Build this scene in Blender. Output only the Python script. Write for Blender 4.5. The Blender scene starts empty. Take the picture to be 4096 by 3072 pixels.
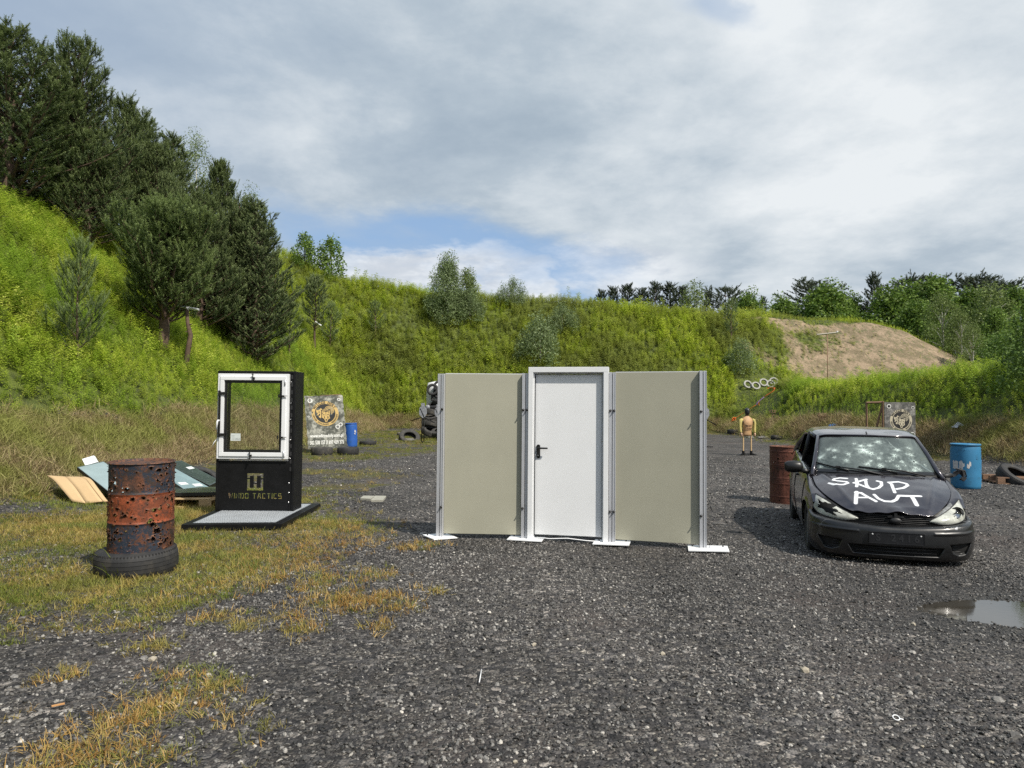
import bpy, math, random
import numpy as np
from mathutils import Vector, Matrix
from mathutils.bvhtree import BVHTree
from mathutils import noise as mnoise
rng = np.random.default_rng(7)
random.seed(7)
PI = math.pi
R = math.radians
SC = bpy.context.scene
COL = SC.collection

# ------------------------------------------------------------------ camera, sky, sun, exposure
FPX = 2840.0                      # focal length in pixels of the 4096 px wide photograph
EYE = Vector((0, 0, 1.5))
cam_d = bpy.data.cameras.new('camera')
cam_d.sensor_width = 36.0
cam_d.lens = FPX / 4096 * 36.0
cam_d.clip_start = 0.05
cam_d.clip_end = 3000
cam = bpy.data.objects.new('camera', cam_d)
COL.objects.link(cam)
CAMR = Matrix.Rotation(PI / 2 + R(2.04), 3, 'X') @ Matrix.Rotation(R(0.5), 3, 'Z')
cam.matrix_world = Matrix.Translation(EYE) @ CAMR.to_4x4()
SC.camera = cam


def ray(px, py):
    return (CAMR @ Vector(((px - 2048) / FPX, -(py - 1536) / FPX, -1.0)))


def at(px, py, Y):
    d = ray(px, py)
    return EYE + d * (Y / d.y)


def gnd(px, py, z=0.0):
    d = ray(px, py)
    return EYE + d * ((z - EYE.z) / d.z)


class NT:
    """small helper for building node trees"""
    def __init__(s, nt):
        s.nt = nt
        nt.nodes.clear()

    def n(s, typ, ins=None, **props):
        nd = s.nt.nodes.new(typ)
        for k, v in props.items():
            setattr(nd, k, v)
        for k, v in (ins or {}).items():
            s.set(nd.inputs[k], v)
        return nd

    def set(s, sock, v):
        if isinstance(v, bpy.types.NodeSocket):
            s.nt.links.new(v, sock)
        elif v is not None:
            if hasattr(sock, 'default_value'):
                try:
                    sock.default_value = v
                except Exception:
                    if len(v) == 3:
                        sock.default_value = (*v, 1)
                    else:
                        raise

    def m(s, op, a, b=None, c=None, clamp=False):
        nd = s.nt.nodes.new('ShaderNodeMath')
        nd.operation = op
        nd.use_clamp = clamp
        for i, v in enumerate((a, b, c)):
            if v is not None:
                s.set(nd.inputs[i], v)
        return nd.outputs[0]

    def mix(s, f, a, b, blend='MIX'):
        nd = s.nt.nodes.new('ShaderNodeMix')
        nd.data_type = 'RGBA'
        nd.blend_type = blend
        nd.clamp_factor = True
        s.set(nd.inputs[0], f)
        s.set(nd.inputs[6], a)
        s.set(nd.inputs[7], b)
        return nd.outputs[2]

    def ramp(s, f, stops, interp='LINEAR'):
        nd = s.nt.nodes.new('ShaderNodeValToRGB')
        nd.color_ramp.interpolation = interp
        e = nd.color_ramp.elements
        while len(e) > 1:
            e.remove(e[0])
        for i, (p, c) in enumerate(stops):
            el = e[0] if i == 0 else e.new(p)
            el.position = p
            c = (c, c, c) if isinstance(c, (int, float)) else c
            el.color = (*c[:3], 1)
        s.set(nd.inputs[0], f)
        return nd.outputs[0]

    def rng(s, v, a, b, c=0.0, d=1.0):
        nd = s.nt.nodes.new('ShaderNodeMapRange')
        nd.interpolation_type = 'SMOOTHSTEP'
        for i, x in enumerate((v, a, b, c, d)):
            s.set(nd.inputs[i], x)
        return nd.outputs[0]

    def noise(s, vec, scale, detail=4, rough=0.55, dist=0.0, out=0):
        nd = s.n('ShaderNodeTexNoise', {'Scale': scale, 'Detail': detail, 'Roughness': rough, 'Distortion': dist})
        if vec is not None:
            s.set(nd.inputs['Vector'], vec)
        return nd.outputs[out]

    def vor(s, vec, scale, out='Distance', feature='F1', rand=1.0):
        nd = s.n('ShaderNodeTexVoronoi', {'Scale': scale, 'Randomness': rand}, feature=feature)
        if vec is not None:
            s.set(nd.inputs['Vector'], vec)
        return nd.outputs[out]


SUN_DIR = Vector((1.21, -1.28, 2.05)).normalized()      # towards the sun: behind the camera, to the right
w = bpy.data.worlds.new('World')
SC.world = w
w.use_nodes = True
t = NT(w.node_tree)
sky = t.n('ShaderNodeTexSky', sky_type='NISHITA', sun_disc=False, sun_elevation=math.asin(SUN_DIR.z),
          sun_rotation=math.atan2(SUN_DIR.x, SUN_DIR.y), air_density=1.0, dust_density=1.0, ozone_density=1.0)
tc = t.n('ShaderNodeTexCoord').outputs['Generated']
sx = t.n('ShaderNodeSeparateXYZ', {0: tc})
X, Y, Z = sx.outputs
zc = t.m('ADD', t.m('MAXIMUM', Z, 0.0), 0.22)
cu = t.m('DIVIDE', X, zc)
cv = t.m('DIVIDE', Y, zc)
cp = t.n('ShaderNodeCombineXYZ', {0: cu, 1: cv, 2: 0.3}).outputs[0]
big = t.noise(cp, 0.62, 6, 0.5, 0.15)
mid = t.noise(cp, 1.7, 9, 0.60, 0.15)
fine = t.noise(cp, 5.2, 8, 0.62, 0.1)
# tangent-plane azimuth / elevation of the sky in front
yy = t.m('MAXIMUM', Y, 0.05)
az = t.m('DIVIDE', X, yy)
el = t.m('DIVIDE', Z, yy)
wob = t.m('MULTIPLY', t.m('SUBTRACT', mid, 0.5), 0.17)
wob2 = t.m('MULTIPLY', t.m('SUBTRACT', fine, 0.5), 0.16)


def blob(a0, e0, ra, re, slope=0.0, soft=0.6, amp=1.0):
    da = t.m('DIVIDE', t.m('ADD', t.m('SUBTRACT', az, a0), wob2), ra)
    e1 = t.m('SUBTRACT', t.m('ADD', el, wob), e0)
    de = t.m('DIVIDE', t.m('SUBTRACT', e1, t.m('MULTIPLY', t.m('SUBTRACT', az, a0), slope)), re)
    r2 = t.m('SQRT', t.m('ADD', t.m('MULTIPLY', da, da), t.m('MULTIPLY', de, de)))
    f = t.rng(r2, 1.0 - soft * 0.5, 1.0 + soft * 0.5, 1.0, 0.0)
    return t.m('MULTIPLY', f, t.m('GREATER_THAN', Y, 0.05)) if amp == 1.0 else t.m('MULTIPLY', t.m('MULTIPLY', f, amp), t.m('GREATER_THAN', Y, 0.05))


gap = t.m('MAXIMUM', blob(-0.10, 0.215, 0.26, 0.058, -0.20, 0.8), blob(0.07, 0.175, 0.13, 0.05, 0.0, 0.8))
gap = t.m('MAXIMUM', gap, blob(0.30, 0.585, 0.05, 0.02, 0.0, 1.4, 0.5))
puff = t.m('MAXIMUM', blob(-0.15, 0.190, 0.17, 0.034, 0.05, 0.5), blob(0.0, 0.165, 0.075, 0.040, 0.0, 0.5))
puff = t.m('MAXIMUM', puff, blob(0.16, 0.20, 0.10, 0.035, 0.0, 1.0, 0.8))
# cloud brightness
shade = t.m('ADD', t.m('MULTIPLY', big, 0.70), t.m('ADD', t.m('MULTIPLY', mid, 0.62), t.m('MULTIPLY', fine, 0.20)))
right = t.rng(t.m('ADD', az, t.m('MULTIPLY', el, 0.5)), -0.5, 1.0)
shade = t.m('ADD', shade, t.m('MULTIPLY', t.m('SUBTRACT', right, 0.50), 0.11))
ccol = t.ramp(shade, [(0.58, (0.250, 0.312, 0.378)), (0.67, (0.300, 0.362, 0.425)), (0.74, (0.355, 0.415, 0.472)), (0.79, (0.425, 0.478, 0.525)),
                      (0.85, (0.50, 0.545, 0.582)), (0.95, (0.62, 0.65, 0.67))])
leftb = t.rng(t.m('ADD', az, t.m('MULTIPLY', mid, 0.5)), -0.75, 0.25, 0.75, 0.0)
ccol = t.mix(leftb, ccol, (0.27, 0.345, 0.465))
blue = t.mix(0.72, t.n('ShaderNodeVectorMath', {0: sky.outputs[0], 'Scale': 0.11}, operation='SCALE').outputs[0], (0.225, 0.345, 0.53))
veil = t.rng(mid, 0.42, 0.72, 0.0, 0.75)
blue = t.mix(veil, blue, (0.33, 0.41, 0.51))
ccol = t.mix(gap, ccol, blue)
pcol = t.mix(t.rng(fine, 0.35, 0.65), (0.46, 0.50, 0.555), (0.66, 0.685, 0.71))
ccol = t.mix(t.m('MULTIPLY', puff, t.rng(mid, 0.36, 0.56, 0.5, 1.0)), ccol, pcol)
SKYK = 0.10
final = t.n('ShaderNodeVectorMath', {0: ccol, 'Scale': 1.0 / SKYK}, operation='SCALE').outputs[0]
bg = t.n('ShaderNodeBackground', {0: final, 1: SKYK})
out = t.n('ShaderNodeOutputWorld', {0: bg.outputs[0]})
w.cycles.sampling_method = 'MANUAL'
w.cycles.sample_map_resolution = 512

sun_d = bpy.data.lights.new('sun', 'SUN')
sun_d.energy = 3.7
sun_d.angle = R(0.9)
sun_d.color = (1.0, 0.94, 0.84)
sun = bpy.data.objects.new('sun', sun_d)
sun.rotation_euler = SUN_DIR.to_track_quat('Z', 'Y').to_euler()
sun.location = (20, -20, 40)
COL.objects.link(sun)
SC.view_settings.view_transform = 'Standard'
SC.view_settings.look = 'None'
SC.view_settings.gamma = 1.0
SC.view_settings.use_curve_mapping = False
SC.view_settings.exposure = 0.42
SC.render.engine = 'CYCLES'
SC.cycles.max_bounces = 6
SC.cycles.diffuse_bounces = 3
SC.cycles.glossy_bounces = 3
SC.cycles.transmission_bounces = 5
SC.cycles.transparent_max_bounces = 12
SC.cycles.use_denoising = False
SC.cycles.caustics_reflective = False
SC.cycles.caustics_refractive = False

# ------------------------------------------------------------------ materials
MATS = {}


def mat(name, col, rough=0.6, metal=0.0, var=0.12, vs=3.0, bump=0.0, bs=60.0, col2=None, cs=2.0, spec=0.5, coat=0.0, trans=0.0, dirt=None, dirt_s=4.0, dirt_a=0.5):
    if name in MATS:
        return MATS[name]
    m = bpy.data.materials.new(name)
    m.use_nodes = True
    q = NT(m.node_tree)
    co = q.n('ShaderNodeTexCoord').outputs['Object']
    c = (*col, 1)
    n1 = q.noise(co, vs, 5, 0.6)
    if col2 is not None:
        c = q.mix(q.rng(q.noise(co, cs, 5, 0.6), 0.4, 0.6), c, (*col2, 1))
    c = q.mix(1.0, c, q.ramp(n1, [(0.3, 1 - var), (0.7, 1 + var)]), 'MULTIPLY') if var else c
    if dirt is not None:
        dn = q.noise(co, dirt_s, 8, 0.65)
        c = q.mix(q.m('MULTIPLY', q.rng(dn, 0.5, 0.68), dirt_a), c, (*dirt, 1))
    b = q.n('ShaderNodeBsdfPrincipled', {'Base Color': c, 'Metallic': metal, 'Specular IOR Level': spec, 'Coat Weight': coat, 'Coat Roughness': 0.15})
    q.set(b.inputs['Roughness'], q.m('ADD', rough, q.m('MULTIPLY', q.m('SUBTRACT', n1, 0.5), 0.2), clamp=True))
    if bump:
        bn = q.n('ShaderNodeBump', {'Strength': bump, 'Distance': 0.01, 'Height': q.noise(co, bs, 4, 0.6)})
        q.set(b.inputs['Normal'], bn.outputs[0])
    sh = b.outputs[0]
    if trans:
        tr = q.n('ShaderNodeBsdfTranslucent', {'Color': c})
        sh = q.n('ShaderNodeMixShader', {0: trans, 1: sh, 2: tr.outputs[0]}).outputs[0]
    q.n('ShaderNodeOutputMaterial', {0: sh})
    MATS[name] = m
    return m


def leafmat(name, stops, patch=None, patch_s=0.12, rough=0.5, trans=0.35, dry=None):
    """leaf material: per-instance random colour ramp, mixed with a second colour in soft patches over the land"""
    m = bpy.data.materials.new(name)
    m.use_nodes = True
    q = NT(m.node_tree)
    oi = q.n('ShaderNodeObjectInfo').outputs['Random']
    geo = q.n('ShaderNodeNewGeometry')
    pos = geo.outputs['Position']
    isl = geo.outputs['Random Per Island']
    r = q.m('FRACT', q.m('ADD', oi, q.m('MULTIPLY', isl, 0.22)))
    c = q.ramp(r, stops)
    if patch is not None:
        c = q.mix(q.rng(q.noise(pos, patch_s, 5, 0.6), 0.42, 0.62), c, (*patch, 1))
    c = q.mix(1.0, c, q.ramp(q.noise(pos, 0.6, 3), [(0.3, 0.8), (0.7, 1.2)]), 'MULTIPLY')
    b = q.n('ShaderNodeBsdfPrincipled', {'Base Color': c, 'Roughness': rough, 'Specular IOR Level': 0.12})
    tr = q.n('ShaderNodeBsdfTranslucent', {'Color': c})
    sh = q.n('ShaderNodeMixShader', {0: trans, 1: b.outputs[0], 2: tr.outputs[0]}).outputs[0]
    q.n('ShaderNodeOutputMaterial', {0: sh})
    return m


# ------------------------------------------------------------------ object helpers
def prop(o, label=None, cat=None, group=None, kind=None):
    if label: o['label'] = label
    if cat: o['category'] = cat
    if group: o['group'] = group
    if kind: o['kind'] = kind
    return o


def empty(name, loc=(0, 0, 0), rz=0.0, label=None, cat=None, group=None):
    o = bpy.data.objects.new(name, None)
    o.empty_display_size = 0.2
    o.location = loc
    o.rotation_euler = (0, 0, rz)
    COL.objects.link(o)
    return prop(o, label, cat, group)


def link(name, me, m=None, parent=None, loc=None):
    if m is not None:
        ms = m if isinstance(m, (list, tuple)) else [m]
        for k in ms:
            me.materials.append(k)
    o = bpy.data.objects.new(name, me)
    COL.objects.link(o)
    if parent is not None:
        o.parent = parent
    if loc is not None:
        o.location = loc
    return o


def np_mesh(name, V, F, smooth=False, midx=None):
    """mesh from numpy arrays; F is (n,3) or (n,4), or a list of those"""
    me = bpy.data.meshes.new(name)
    Fs = F if isinstance(F, list) else [F]
    Fs = [np.asarray(f, dtype=np.int32) for f in Fs if len(f)]
    loops = np.concatenate([f.ravel() for f in Fs])
    tot = np.concatenate([np.full(len(f), f.shape[1], dtype=np.int32) for f in Fs])
    start = np.concatenate([[0], np.cumsum(tot)[:-1]]).astype(np.int32)
    V = np.asarray(V, dtype=np.float32)
    me.vertices.add(len(V))
    me.vertices.foreach_set('co', V.ravel())
    me.loops.add(len(loops))
    me.loops.foreach_set('vertex_index', loops)
    me.polygons.add(len(tot))
    me.polygons.foreach_set('loop_start', start)
    me.polygons.foreach_set('loop_total', tot)
    if smooth:
        me.polygons.foreach_set('use_smooth', np.ones(len(tot), dtype=bool))
    if midx is not None:
        me.polygons.foreach_set('material_index', np.asarray(midx, dtype=np.int32))
    me.update(calc_edges=True)
    me.validate()
    return me


def attr(me, name, data):
    a = me.attributes.new(name, 'FLOAT', 'POINT')
    a.data.foreach_set('value', np.asarray(data, dtype=np.float32))


class MB:
    """collects simple solids, links them as ONE mesh"""
    def __init__(s):
        s.v, s.f, s.mi, s.sm = [], [], [], []

    def add(s, V, F, mi=0, sm=False):
        o = len(s.v)
        s.v += [tuple(p) for p in V]
        s.f += [tuple(i + o for i in f) for f in F]
        s.mi += [mi] * len(F)
        s.sm += [sm] * len(F)
        return s

    def box(s, c, d, rot=None, mi=0):
        c = Vector(c)
        M = rot if rot is not None else Matrix.Identity(3)
        V = [c + M @ Vector((x * d[0] / 2, y * d[1] / 2, z * d[2] / 2)) for x in (-1, 1) for y in (-1, 1) for z in (-1, 1)]
        F = [(0, 1, 3, 2), (4, 6, 7, 5), (0, 4, 5, 1), (2, 3, 7, 6), (0, 2, 6, 4), (1, 5, 7, 3)]
        return s.add(V, F, mi)

    def bb(s, x0, x1, y0, y1, z0, z1, mi=0):
        return s.box(((x0 + x1) / 2, (y0 + y1) / 2, (z0 + z1) / 2), (x1 - x0, y1 - y0, z1 - z0), None, mi)

    def tube(s, pts, r, n=8, caps=True, mi=0, sm=True, flat=1.0):
        pts = [Vector(p) for p in pts]
        rs = r if isinstance(r, (list, tuple)) else [r] * len(pts)
        V, F = [], []
        up = None
        for i, p in enumerate(pts):
            d = (pts[min(i + 1, len(pts) - 1)] - pts[max(i - 1, 0)]).normalized()
            if up is None:
                up = Vector((0, 0, 1)) if abs(d.z) < 0.9 else Vector((0, 1, 0))
            a = d.cross(up).normalized()
            b = a.cross(d).normalized()
            up = b
            for k in range(n):
                th = 2 * PI * k / n
                V.append(p + (a * math.cos(th) + b * math.sin(th) * flat) * rs[i])
        for i in range(len(pts) - 1):
            for k in range(n):
                k2 = (k + 1) % n
                F.append((i * n + k, i * n + k2, (i + 1) * n + k2, (i + 1) * n + k))
        s.add(V, F, mi, sm)
        if caps:
            o = len(s.v) - len(V)
            s.f.append(tuple(o + k for k in range(n))[::-1]); s.mi.append(mi); s.sm.append(False)
            s.f.append(tuple(o + (len(pts) - 1) * n + k for k in range(n))); s.mi.append(mi); s.sm.append(False)
        return s

    def lathe(s, prof, n=32, M=None, mi=0, sm=True, close=False):
        M = M or Matrix.Identity(4)
        V, F = [], []
        for r_, z_ in prof:
            for k in range(n):
                th = 2 * PI * k / n
                V.append(M @ Vector((r_ * math.cos(th), r_ * math.sin(th), z_)))
        m_ = len(prof)
        for i in range(m_ - (0 if close else 1)):
            j = (i + 1) % m_
            for k in range(n):
                k2 = (k + 1) % n
                F.append((i * n + k, i * n + k2, j * n + k2, j * n + k))
        return s.add(V, F, mi, sm)

    def prism(s, poly, depth, M=None, mi=0):
        """closed 2D polygon (x,z) extruded along +y"""
        M = M or Matrix.Identity(4)
        n = len(poly)
        V = [M @ Vector((x, 0, z)) for x, z in poly] + [M @ Vector((x, depth, z)) for x, z in poly]
        F = [tuple(range(n)), tuple(range(2 * n - 1, n - 1, -1))] + [(i, n + i, n + (i + 1) % n, (i + 1) % n) for i in range(n)]
        return s.add(V, F, mi)

    def build(s, name, m, parent=None, bevel=0.0, loc=None):
        me = bpy.data.meshes.new(name)
        me.from_pydata(s.v, [], s.f)
        me.polygons.foreach_set('material_index', s.mi)
        me.polygons.foreach_set('use_smooth', s.sm)
        me.update()
        o = link(name, me, m, parent, loc)
        if bevel:
            b = o.modifiers.new('bevel', 'BEVEL')
            b.width = bevel
            b.segments = 2
            b.limit_method = 'ANGLE'
            b.angle_limit = R(40)
        return o


def copy_tree(o, parent=None, **pr):
    c = o.copy()
    COL.objects.link(c)
    if parent is not None:
        c.parent = parent
    for ch in list(o.children):
        copy_tree(ch, c)
    for k, v in pr.items():
        c[k] = v
    return c


def text_mesh(body, size, extrude=0.0, offset=0.0, align='CENTER', spacing=1.0):
    cu = bpy.data.curves.new('text', 'FONT')
    cu.body = body
    cu.size = size
    cu.extrude = extrude
    cu.offset = offset
    cu.align_x = align
    cu.align_y = 'CENTER'
    cu.space_character = spacing
    cu.resolution_u = 3
    o = bpy.data.objects.new('text', cu)
    COL.objects.link(o)
    bpy.context.view_layer.update()
    me = bpy.data.meshes.new_from_object(o.evaluated_get(bpy.context.evaluated_depsgraph_get()))
    bpy.data.objects.remove(o)
    bpy.data.curves.remove(cu)
    V = np.empty(len(me.vertices) * 3); me.vertices.foreach_get('co', V)
    F = [tuple(p.vertices) for p in me.polygons]
    bpy.data.meshes.remove(me)
    return V.reshape(-1, 3), F


def scatter(name, P, ROT, SCL, protos, idx=None, **pr):
    """one object of ground cover: mesh points carrying geometry instances of the prototype meshes"""
    P = np.asarray(P, dtype=np.float32)
    me = bpy.data.meshes.new(name)
    me.vertices.add(len(P))
    me.vertices.foreach_set('co', P.ravel())
    a = me.attributes.new('rot', 'FLOAT_VECTOR', 'POINT'); a.data.foreach_set('vector', np.asarray(ROT, np.float32).ravel())
    a = me.attributes.new('scl', 'FLOAT', 'POINT'); a.data.foreach_set('value', np.asarray(SCL, np.float32))
    if idx is None:
        idx = rng.integers(0, len(protos), len(P))
    a = me.attributes.new('idx', 'INT', 'POINT'); a.data.foreach_set('value', np.asarray(idx, np.int32))
    o = bpy.data.objects.new(name, me)
    COL.objects.link(o)
    g = bpy.data.node_groups.new(name, 'GeometryNodeTree')
    g.interface.new_socket('Geometry', in_out='INPUT', socket_type='NodeSocketGeometry')
    g.interface.new_socket('Geometry', in_out='OUTPUT', socket_type='NodeSocketGeometry')
    q = g.nodes
    gi = q.new('NodeGroupInput'); go = q.new('NodeGroupOutput')
    ip = q.new('GeometryNodeInstanceOnPoints')
    g.links.new(gi.outputs[0], ip.inputs['Points'])
    jn = q.new('GeometryNodeJoinGeometry')
    for pm in reversed(protos):
        po = bpy.data.objects.new(name + '_source', pm)
        oi = q.new('GeometryNodeObjectInfo')
        oi.inputs['Object'].default_value = po
        oi.inputs['As Instance'].default_value = False
        gti = q.new('GeometryNodeGeometryToInstance')
        g.links.new(oi.outputs['Geometry'], gti.inputs[0])
        g.links.new(gti.outputs[0], jn.inputs[0])
    g.links.new(jn.outputs[0], ip.inputs['Instance'])
    ip.inputs['Pick Instance'].default_value = True

    def na(nm, dt):
        x = q.new('GeometryNodeInputNamedAttribute')
        x.data_type = dt
        x.inputs['Name'].default_value = nm
        return x.outputs['Attribute']
    g.links.new(na('idx', 'INT'), ip.inputs['Instance Index'])
    e2r = q.new('FunctionNodeEulerToRotation')
    g.links.new(na('rot', 'FLOAT_VECTOR'), e2r.inputs[0])
    g.links.new(e2r.outputs[0], ip.inputs['Rotation'])
    g.links.new(na('scl', 'FLOAT'), ip.inputs['Scale'])
    g.links.new(ip.outputs[0], go.inputs[0])
    md = o.modifiers.new('scatter', 'NODES')
    md.node_group = g
    prop(o, **pr)
    return o


# ------------------------------------------------------------------ land shape
def smooth_noise(x, y, s, seed=0):
    """cheap value noise, vectorised, about -1..1"""
    x = np.asarray(x, float) / s + seed * 17.3
    y = np.asarray(y, float) / s + seed * 9.7
    xi, yi = np.floor(x), np.floor(y)
    fx, fy = x - xi, y - yi
    fx = fx * fx * (3 - 2 * fx); fy = fy * fy * (3 - 2 * fy)
    h = lambda a, b: np.modf(np.abs(np.sin(a * 127.1 + b * 311.7 + seed) * 43758.5453))[0] * 2 - 1
    return (h(xi, yi) * (1 - fx) + h(xi + 1, yi) * fx) * (1 - fy) + (h(xi, yi + 1) * (1 - fx) + h(xi + 1, yi + 1) * fx) * fy


def fbm(x, y, s, seed=0, n=4):
    r, a, t_ = 0, 1.0, 0
    for i in range(n):
        r = r + a * smooth_noise(x, y, s / 2 ** i, seed + i * 3); t_ += a; a *= 0.5
    return r / t_


def height(x, y, detail=True):
    x = np.asarray(x, float); y = np.asarray(y, float)
    toe = -7.0 - np.clip((y - 10) / 40, 0, 1) * 1.2 + 0.35 * smooth_noise(y, y * 0, 6, 2)
    d = (toe - x) / 11.2
    HL = np.interp(y, [-10, 10, 25, 40, 57, 80], [8.0, 8.0, 8.7, 10.2, 12.0, 12.0])
    L = HL * np.interp(d, [0, .05, .1, .2, .43, .9, 1.0, 1.15, 2.0, 4], [0, .02, .055, .155, .385, .93, 1.0, 1.02, .97, .9])
    hb = np.interp(x, [-60, -20, -14, -8, -2.6, 5, 12, 16, 20, 22, 32, 35, 38, 41, 44, 50, 60, 90],
                   [12, 12.3, 12.0, 11.3, 10.8, 10.6, 10.0, 9.7, 9.6, 10.1, 9.9, 9.0, 7.3, 5.9, 4.6, 7.2, 9, 10])
    toeb = 48 + 1.2 * smooth_noise(x, x * 0, 9, 5) + np.clip((x - 18) / 10, 0, 1) * 3
    db = (y - toeb) / 13.0
    B = hb * np.interp(db, [0, .08, .2, .45, .75, .93, 1.03, 1.5, 2.2, 6], [0, .03, .14, .42, .78, .97, 1.0, .9, .62, .6])
    toer = 13.7 + 0.4 * smooth_noise(y, y * 0, 7, 8)
    dr = (x - toer) / 4.6
    RB = 2.75 * np.interp(dr, [0, .1, .3, .8, 1.0, 1.3, 2.2, 6], [0, .06, .3, .92, 1.0, .98, .55, .6]) * np.interp(y, [-10, 4, 12, 60], [.6, 1.0, 1.0, 1.1])
    z = (np.abs(L) ** 4 + np.abs(B) ** 4 + np.abs(RB) ** 4) ** 0.25
    if detail:
        k = np.clip(z / 1.2, 0, 1)
        z = z + k * (0.28 * fbm(x, y, 5.0, 11) + 0.10 * fbm(x, y, 1.4, 21)) + (1 - k) * 0.018 * fbm(x, y, 1.6, 31)
        rp_ = np.hypot((x - 4.05) / 1.0, (y - 5.42) / .50) + .26 * fbm(x, y, .5, 77, 4)
        mp_ = np.clip(1.45 - rp_, 0, 1)
        z = z * (1 - mp_) - .032 * mp_
    return z


def hz(x, y):
    return float(height(np.array([x]), np.array([y]))[0])


def hit(px, py, start=2.0, end=140.0, lift=0.0):
    """where the line of sight through a pixel of the photograph meets the land"""
    d = ray(px, py); d = d / d.y
    ys = np.linspace(start, end, 2500)
    zs = EYE.z + d.z * ys
    h = height(d.x * ys, ys) + lift
    k = np.argmax(zs <= h)
    if zs[k] > h[k]:
        k = len(ys) - 1
    return Vector((d.x * ys[k], ys[k], float(h[k]) - lift))


def inpoly(x, y, poly):
    x = np.asarray(x); y = np.asarray(y)
    r = np.zeros(x.shape, bool)
    n = len(poly)
    for i in range(n):
        x0, y0 = poly[i]; x1, y1 = poly[(i + 1) % n]
        c = ((y0 > y) != (y1 > y)) & (x < (x1 - x0) * (y - y0) / (y1 - y0 + 1e-12) + x0)
        r ^= c
    return r


def sdpoly(x, y, poly):
    """signed distance (negative inside)"""
    x = np.asarray(x, float); y = np.asarray(y, float)
    dmin = np.full(x.shape, 1e9)
    n = len(poly)
    for i in range(n):
        ax, ay = poly[i]; bx, by = poly[(i + 1) % n]
        t_ = np.clip(((x - ax) * (bx - ax) + (y - ay) * (by - ay)) / ((bx - ax) ** 2 + (by - ay) ** 2 + 1e-12), 0, 1)
        dmin = np.minimum(dmin, np.hypot(x - ax - t_ * (bx - ax), y - ay - t_ * (by - ay)))
    return np.where(inpoly(x, y, poly), -dmin, dmin)

# ------------------------------------------------------------------ ground
GRASS = [[(-30, 10.4), (-9.24, 10.15), (-7.02, 10.79), (-6.3, 11.38), (-4.97, 12.09), (-3.48, 11.58), (-2.83, 10.8), (-2.06, 10.13), (-1.27, 7.78), (-1.54, 6.95), (-1.83, 6.12), (-1.98, 5.66), (-2.38, 5.26), (-2.62, 4.72), (-3.24, 4.57), (-4.3, 4.45), (-30, 4.3)],
         [(-2.92, 3.26), (-2.39, 3.39), (-2.15, 3.42), (-1.89, 3.5), (-1.86, 3.75), (-1.67, 3.82), (-1.56, 3.98), (-1.43, 3.7), (-1.5, 3.53), (-1.45, 3.34), (-1.38, 3.08), (-1.28, 2.79), (-1.61, 2.3), (-2.18, 2.29)],
         [(-1.37, 3.51), (-1.25, 3.59), (-1.11, 3.39), (-1.07, 3.16), (-1.23, 3.2)],
         [(-4.95, 16.77), (-4.01, 17.93), (-2.87, 16.72), (-2.13, 14.65), (-2.8, 13.32), (-3.79, 12.86)],
         [(-3.98, 12.16), (-3.61, 12.52), (-2.62, 10.81), (-1.99, 8.95), (-2.48, 8.28)],
         [(-6.04, 18.44), (-4.42, 19.76), (-3.56, 22.42), (-2.36, 25.06), (-3, 54), (-30, 70), (-30, 12), (-7.2, 12.2)],
         [(-12, 10.0), (-7, 10.4), (-3.6, 11.7), (-3.9, 13.0), (-4.9, 16.6), (-6.1, 18.6), (-9, 18.5), (-12, 14)],
         [(-2.05, 4.08), (-1.82, 4.15), (-1.64, 4.05), (-1.66, 3.91), (-1.92, 3.88)],
         [(-3.0, 45), (14, 45.5), (12.4, 30), (13.0, 24), (14.5, 20), (30, 20), (30, 80), (-3, 80)],
         [(-30, -6), (-3.4, -6), (-3.1, 2.3), (-3.2, 3.2), (-30, 3.0)]]
SPOTS = [(-1.30, 5.55, .28, .8), (-1.05, 5.62, .2, .7), (-0.85, 5.45, .16, .5), (-1.62, 5.2, .14, .6), (-0.62, 5.86, .1, .5), (-1.42, 4.85, .13, .9), (-1.8, 4.95, .11, .8),
         (-1.62, 6.15, .3, .5), (-2.2, 4.5, .12, .5), (-1.2, 6.5, .2, .5), (-2.05, 5.05, .15, .6), (-1.05, 7.7, .2, .7), (-0.9, 4.9, .09, .7), (-2.5, 4.0, .12, .4)]


def grass_mask(x, y):
    x = np.asarray(x, float); y = np.asarray(y, float)
    wob_ = 0.35 * fbm(x, y, 0.9, 41) * np.clip(y / 8, .35, 2.0)
    d = np.full(x.shape, 9.0)
    for p in GRASS:
        d = np.minimum(d, sdpoly(x, y, p))
    soft = np.clip(y / 9, 0.35, 3) * 0.5
    m = 1 / (1 + np.exp((d + wob_) / soft * 5))
    # inside the big patch thin towards the gravel side
    thin = np.clip((x + 0.8 - 0.05 * y) / -2.8, 0.22, 1)
    m = m * np.where((y > 4.3) & (y < 12.5) & (x < 0), thin, 1)
    m = m * np.clip(0.62 + 0.95 * fbm(x, y, 1.1, 51), 0.05, 1)
    m = m * np.where(y < 4.45, np.clip(.42 + 1.5 * fbm(x, y, .45, 57), 0.02, 1), 1)
    for sx_, sy_, r_, a_ in SPOTS:
        m = np.maximum(m, a_ * np.exp(-(np.hypot((x - sx_), (y - sy_) * .9) / r_) ** 2))
    return m


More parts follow.
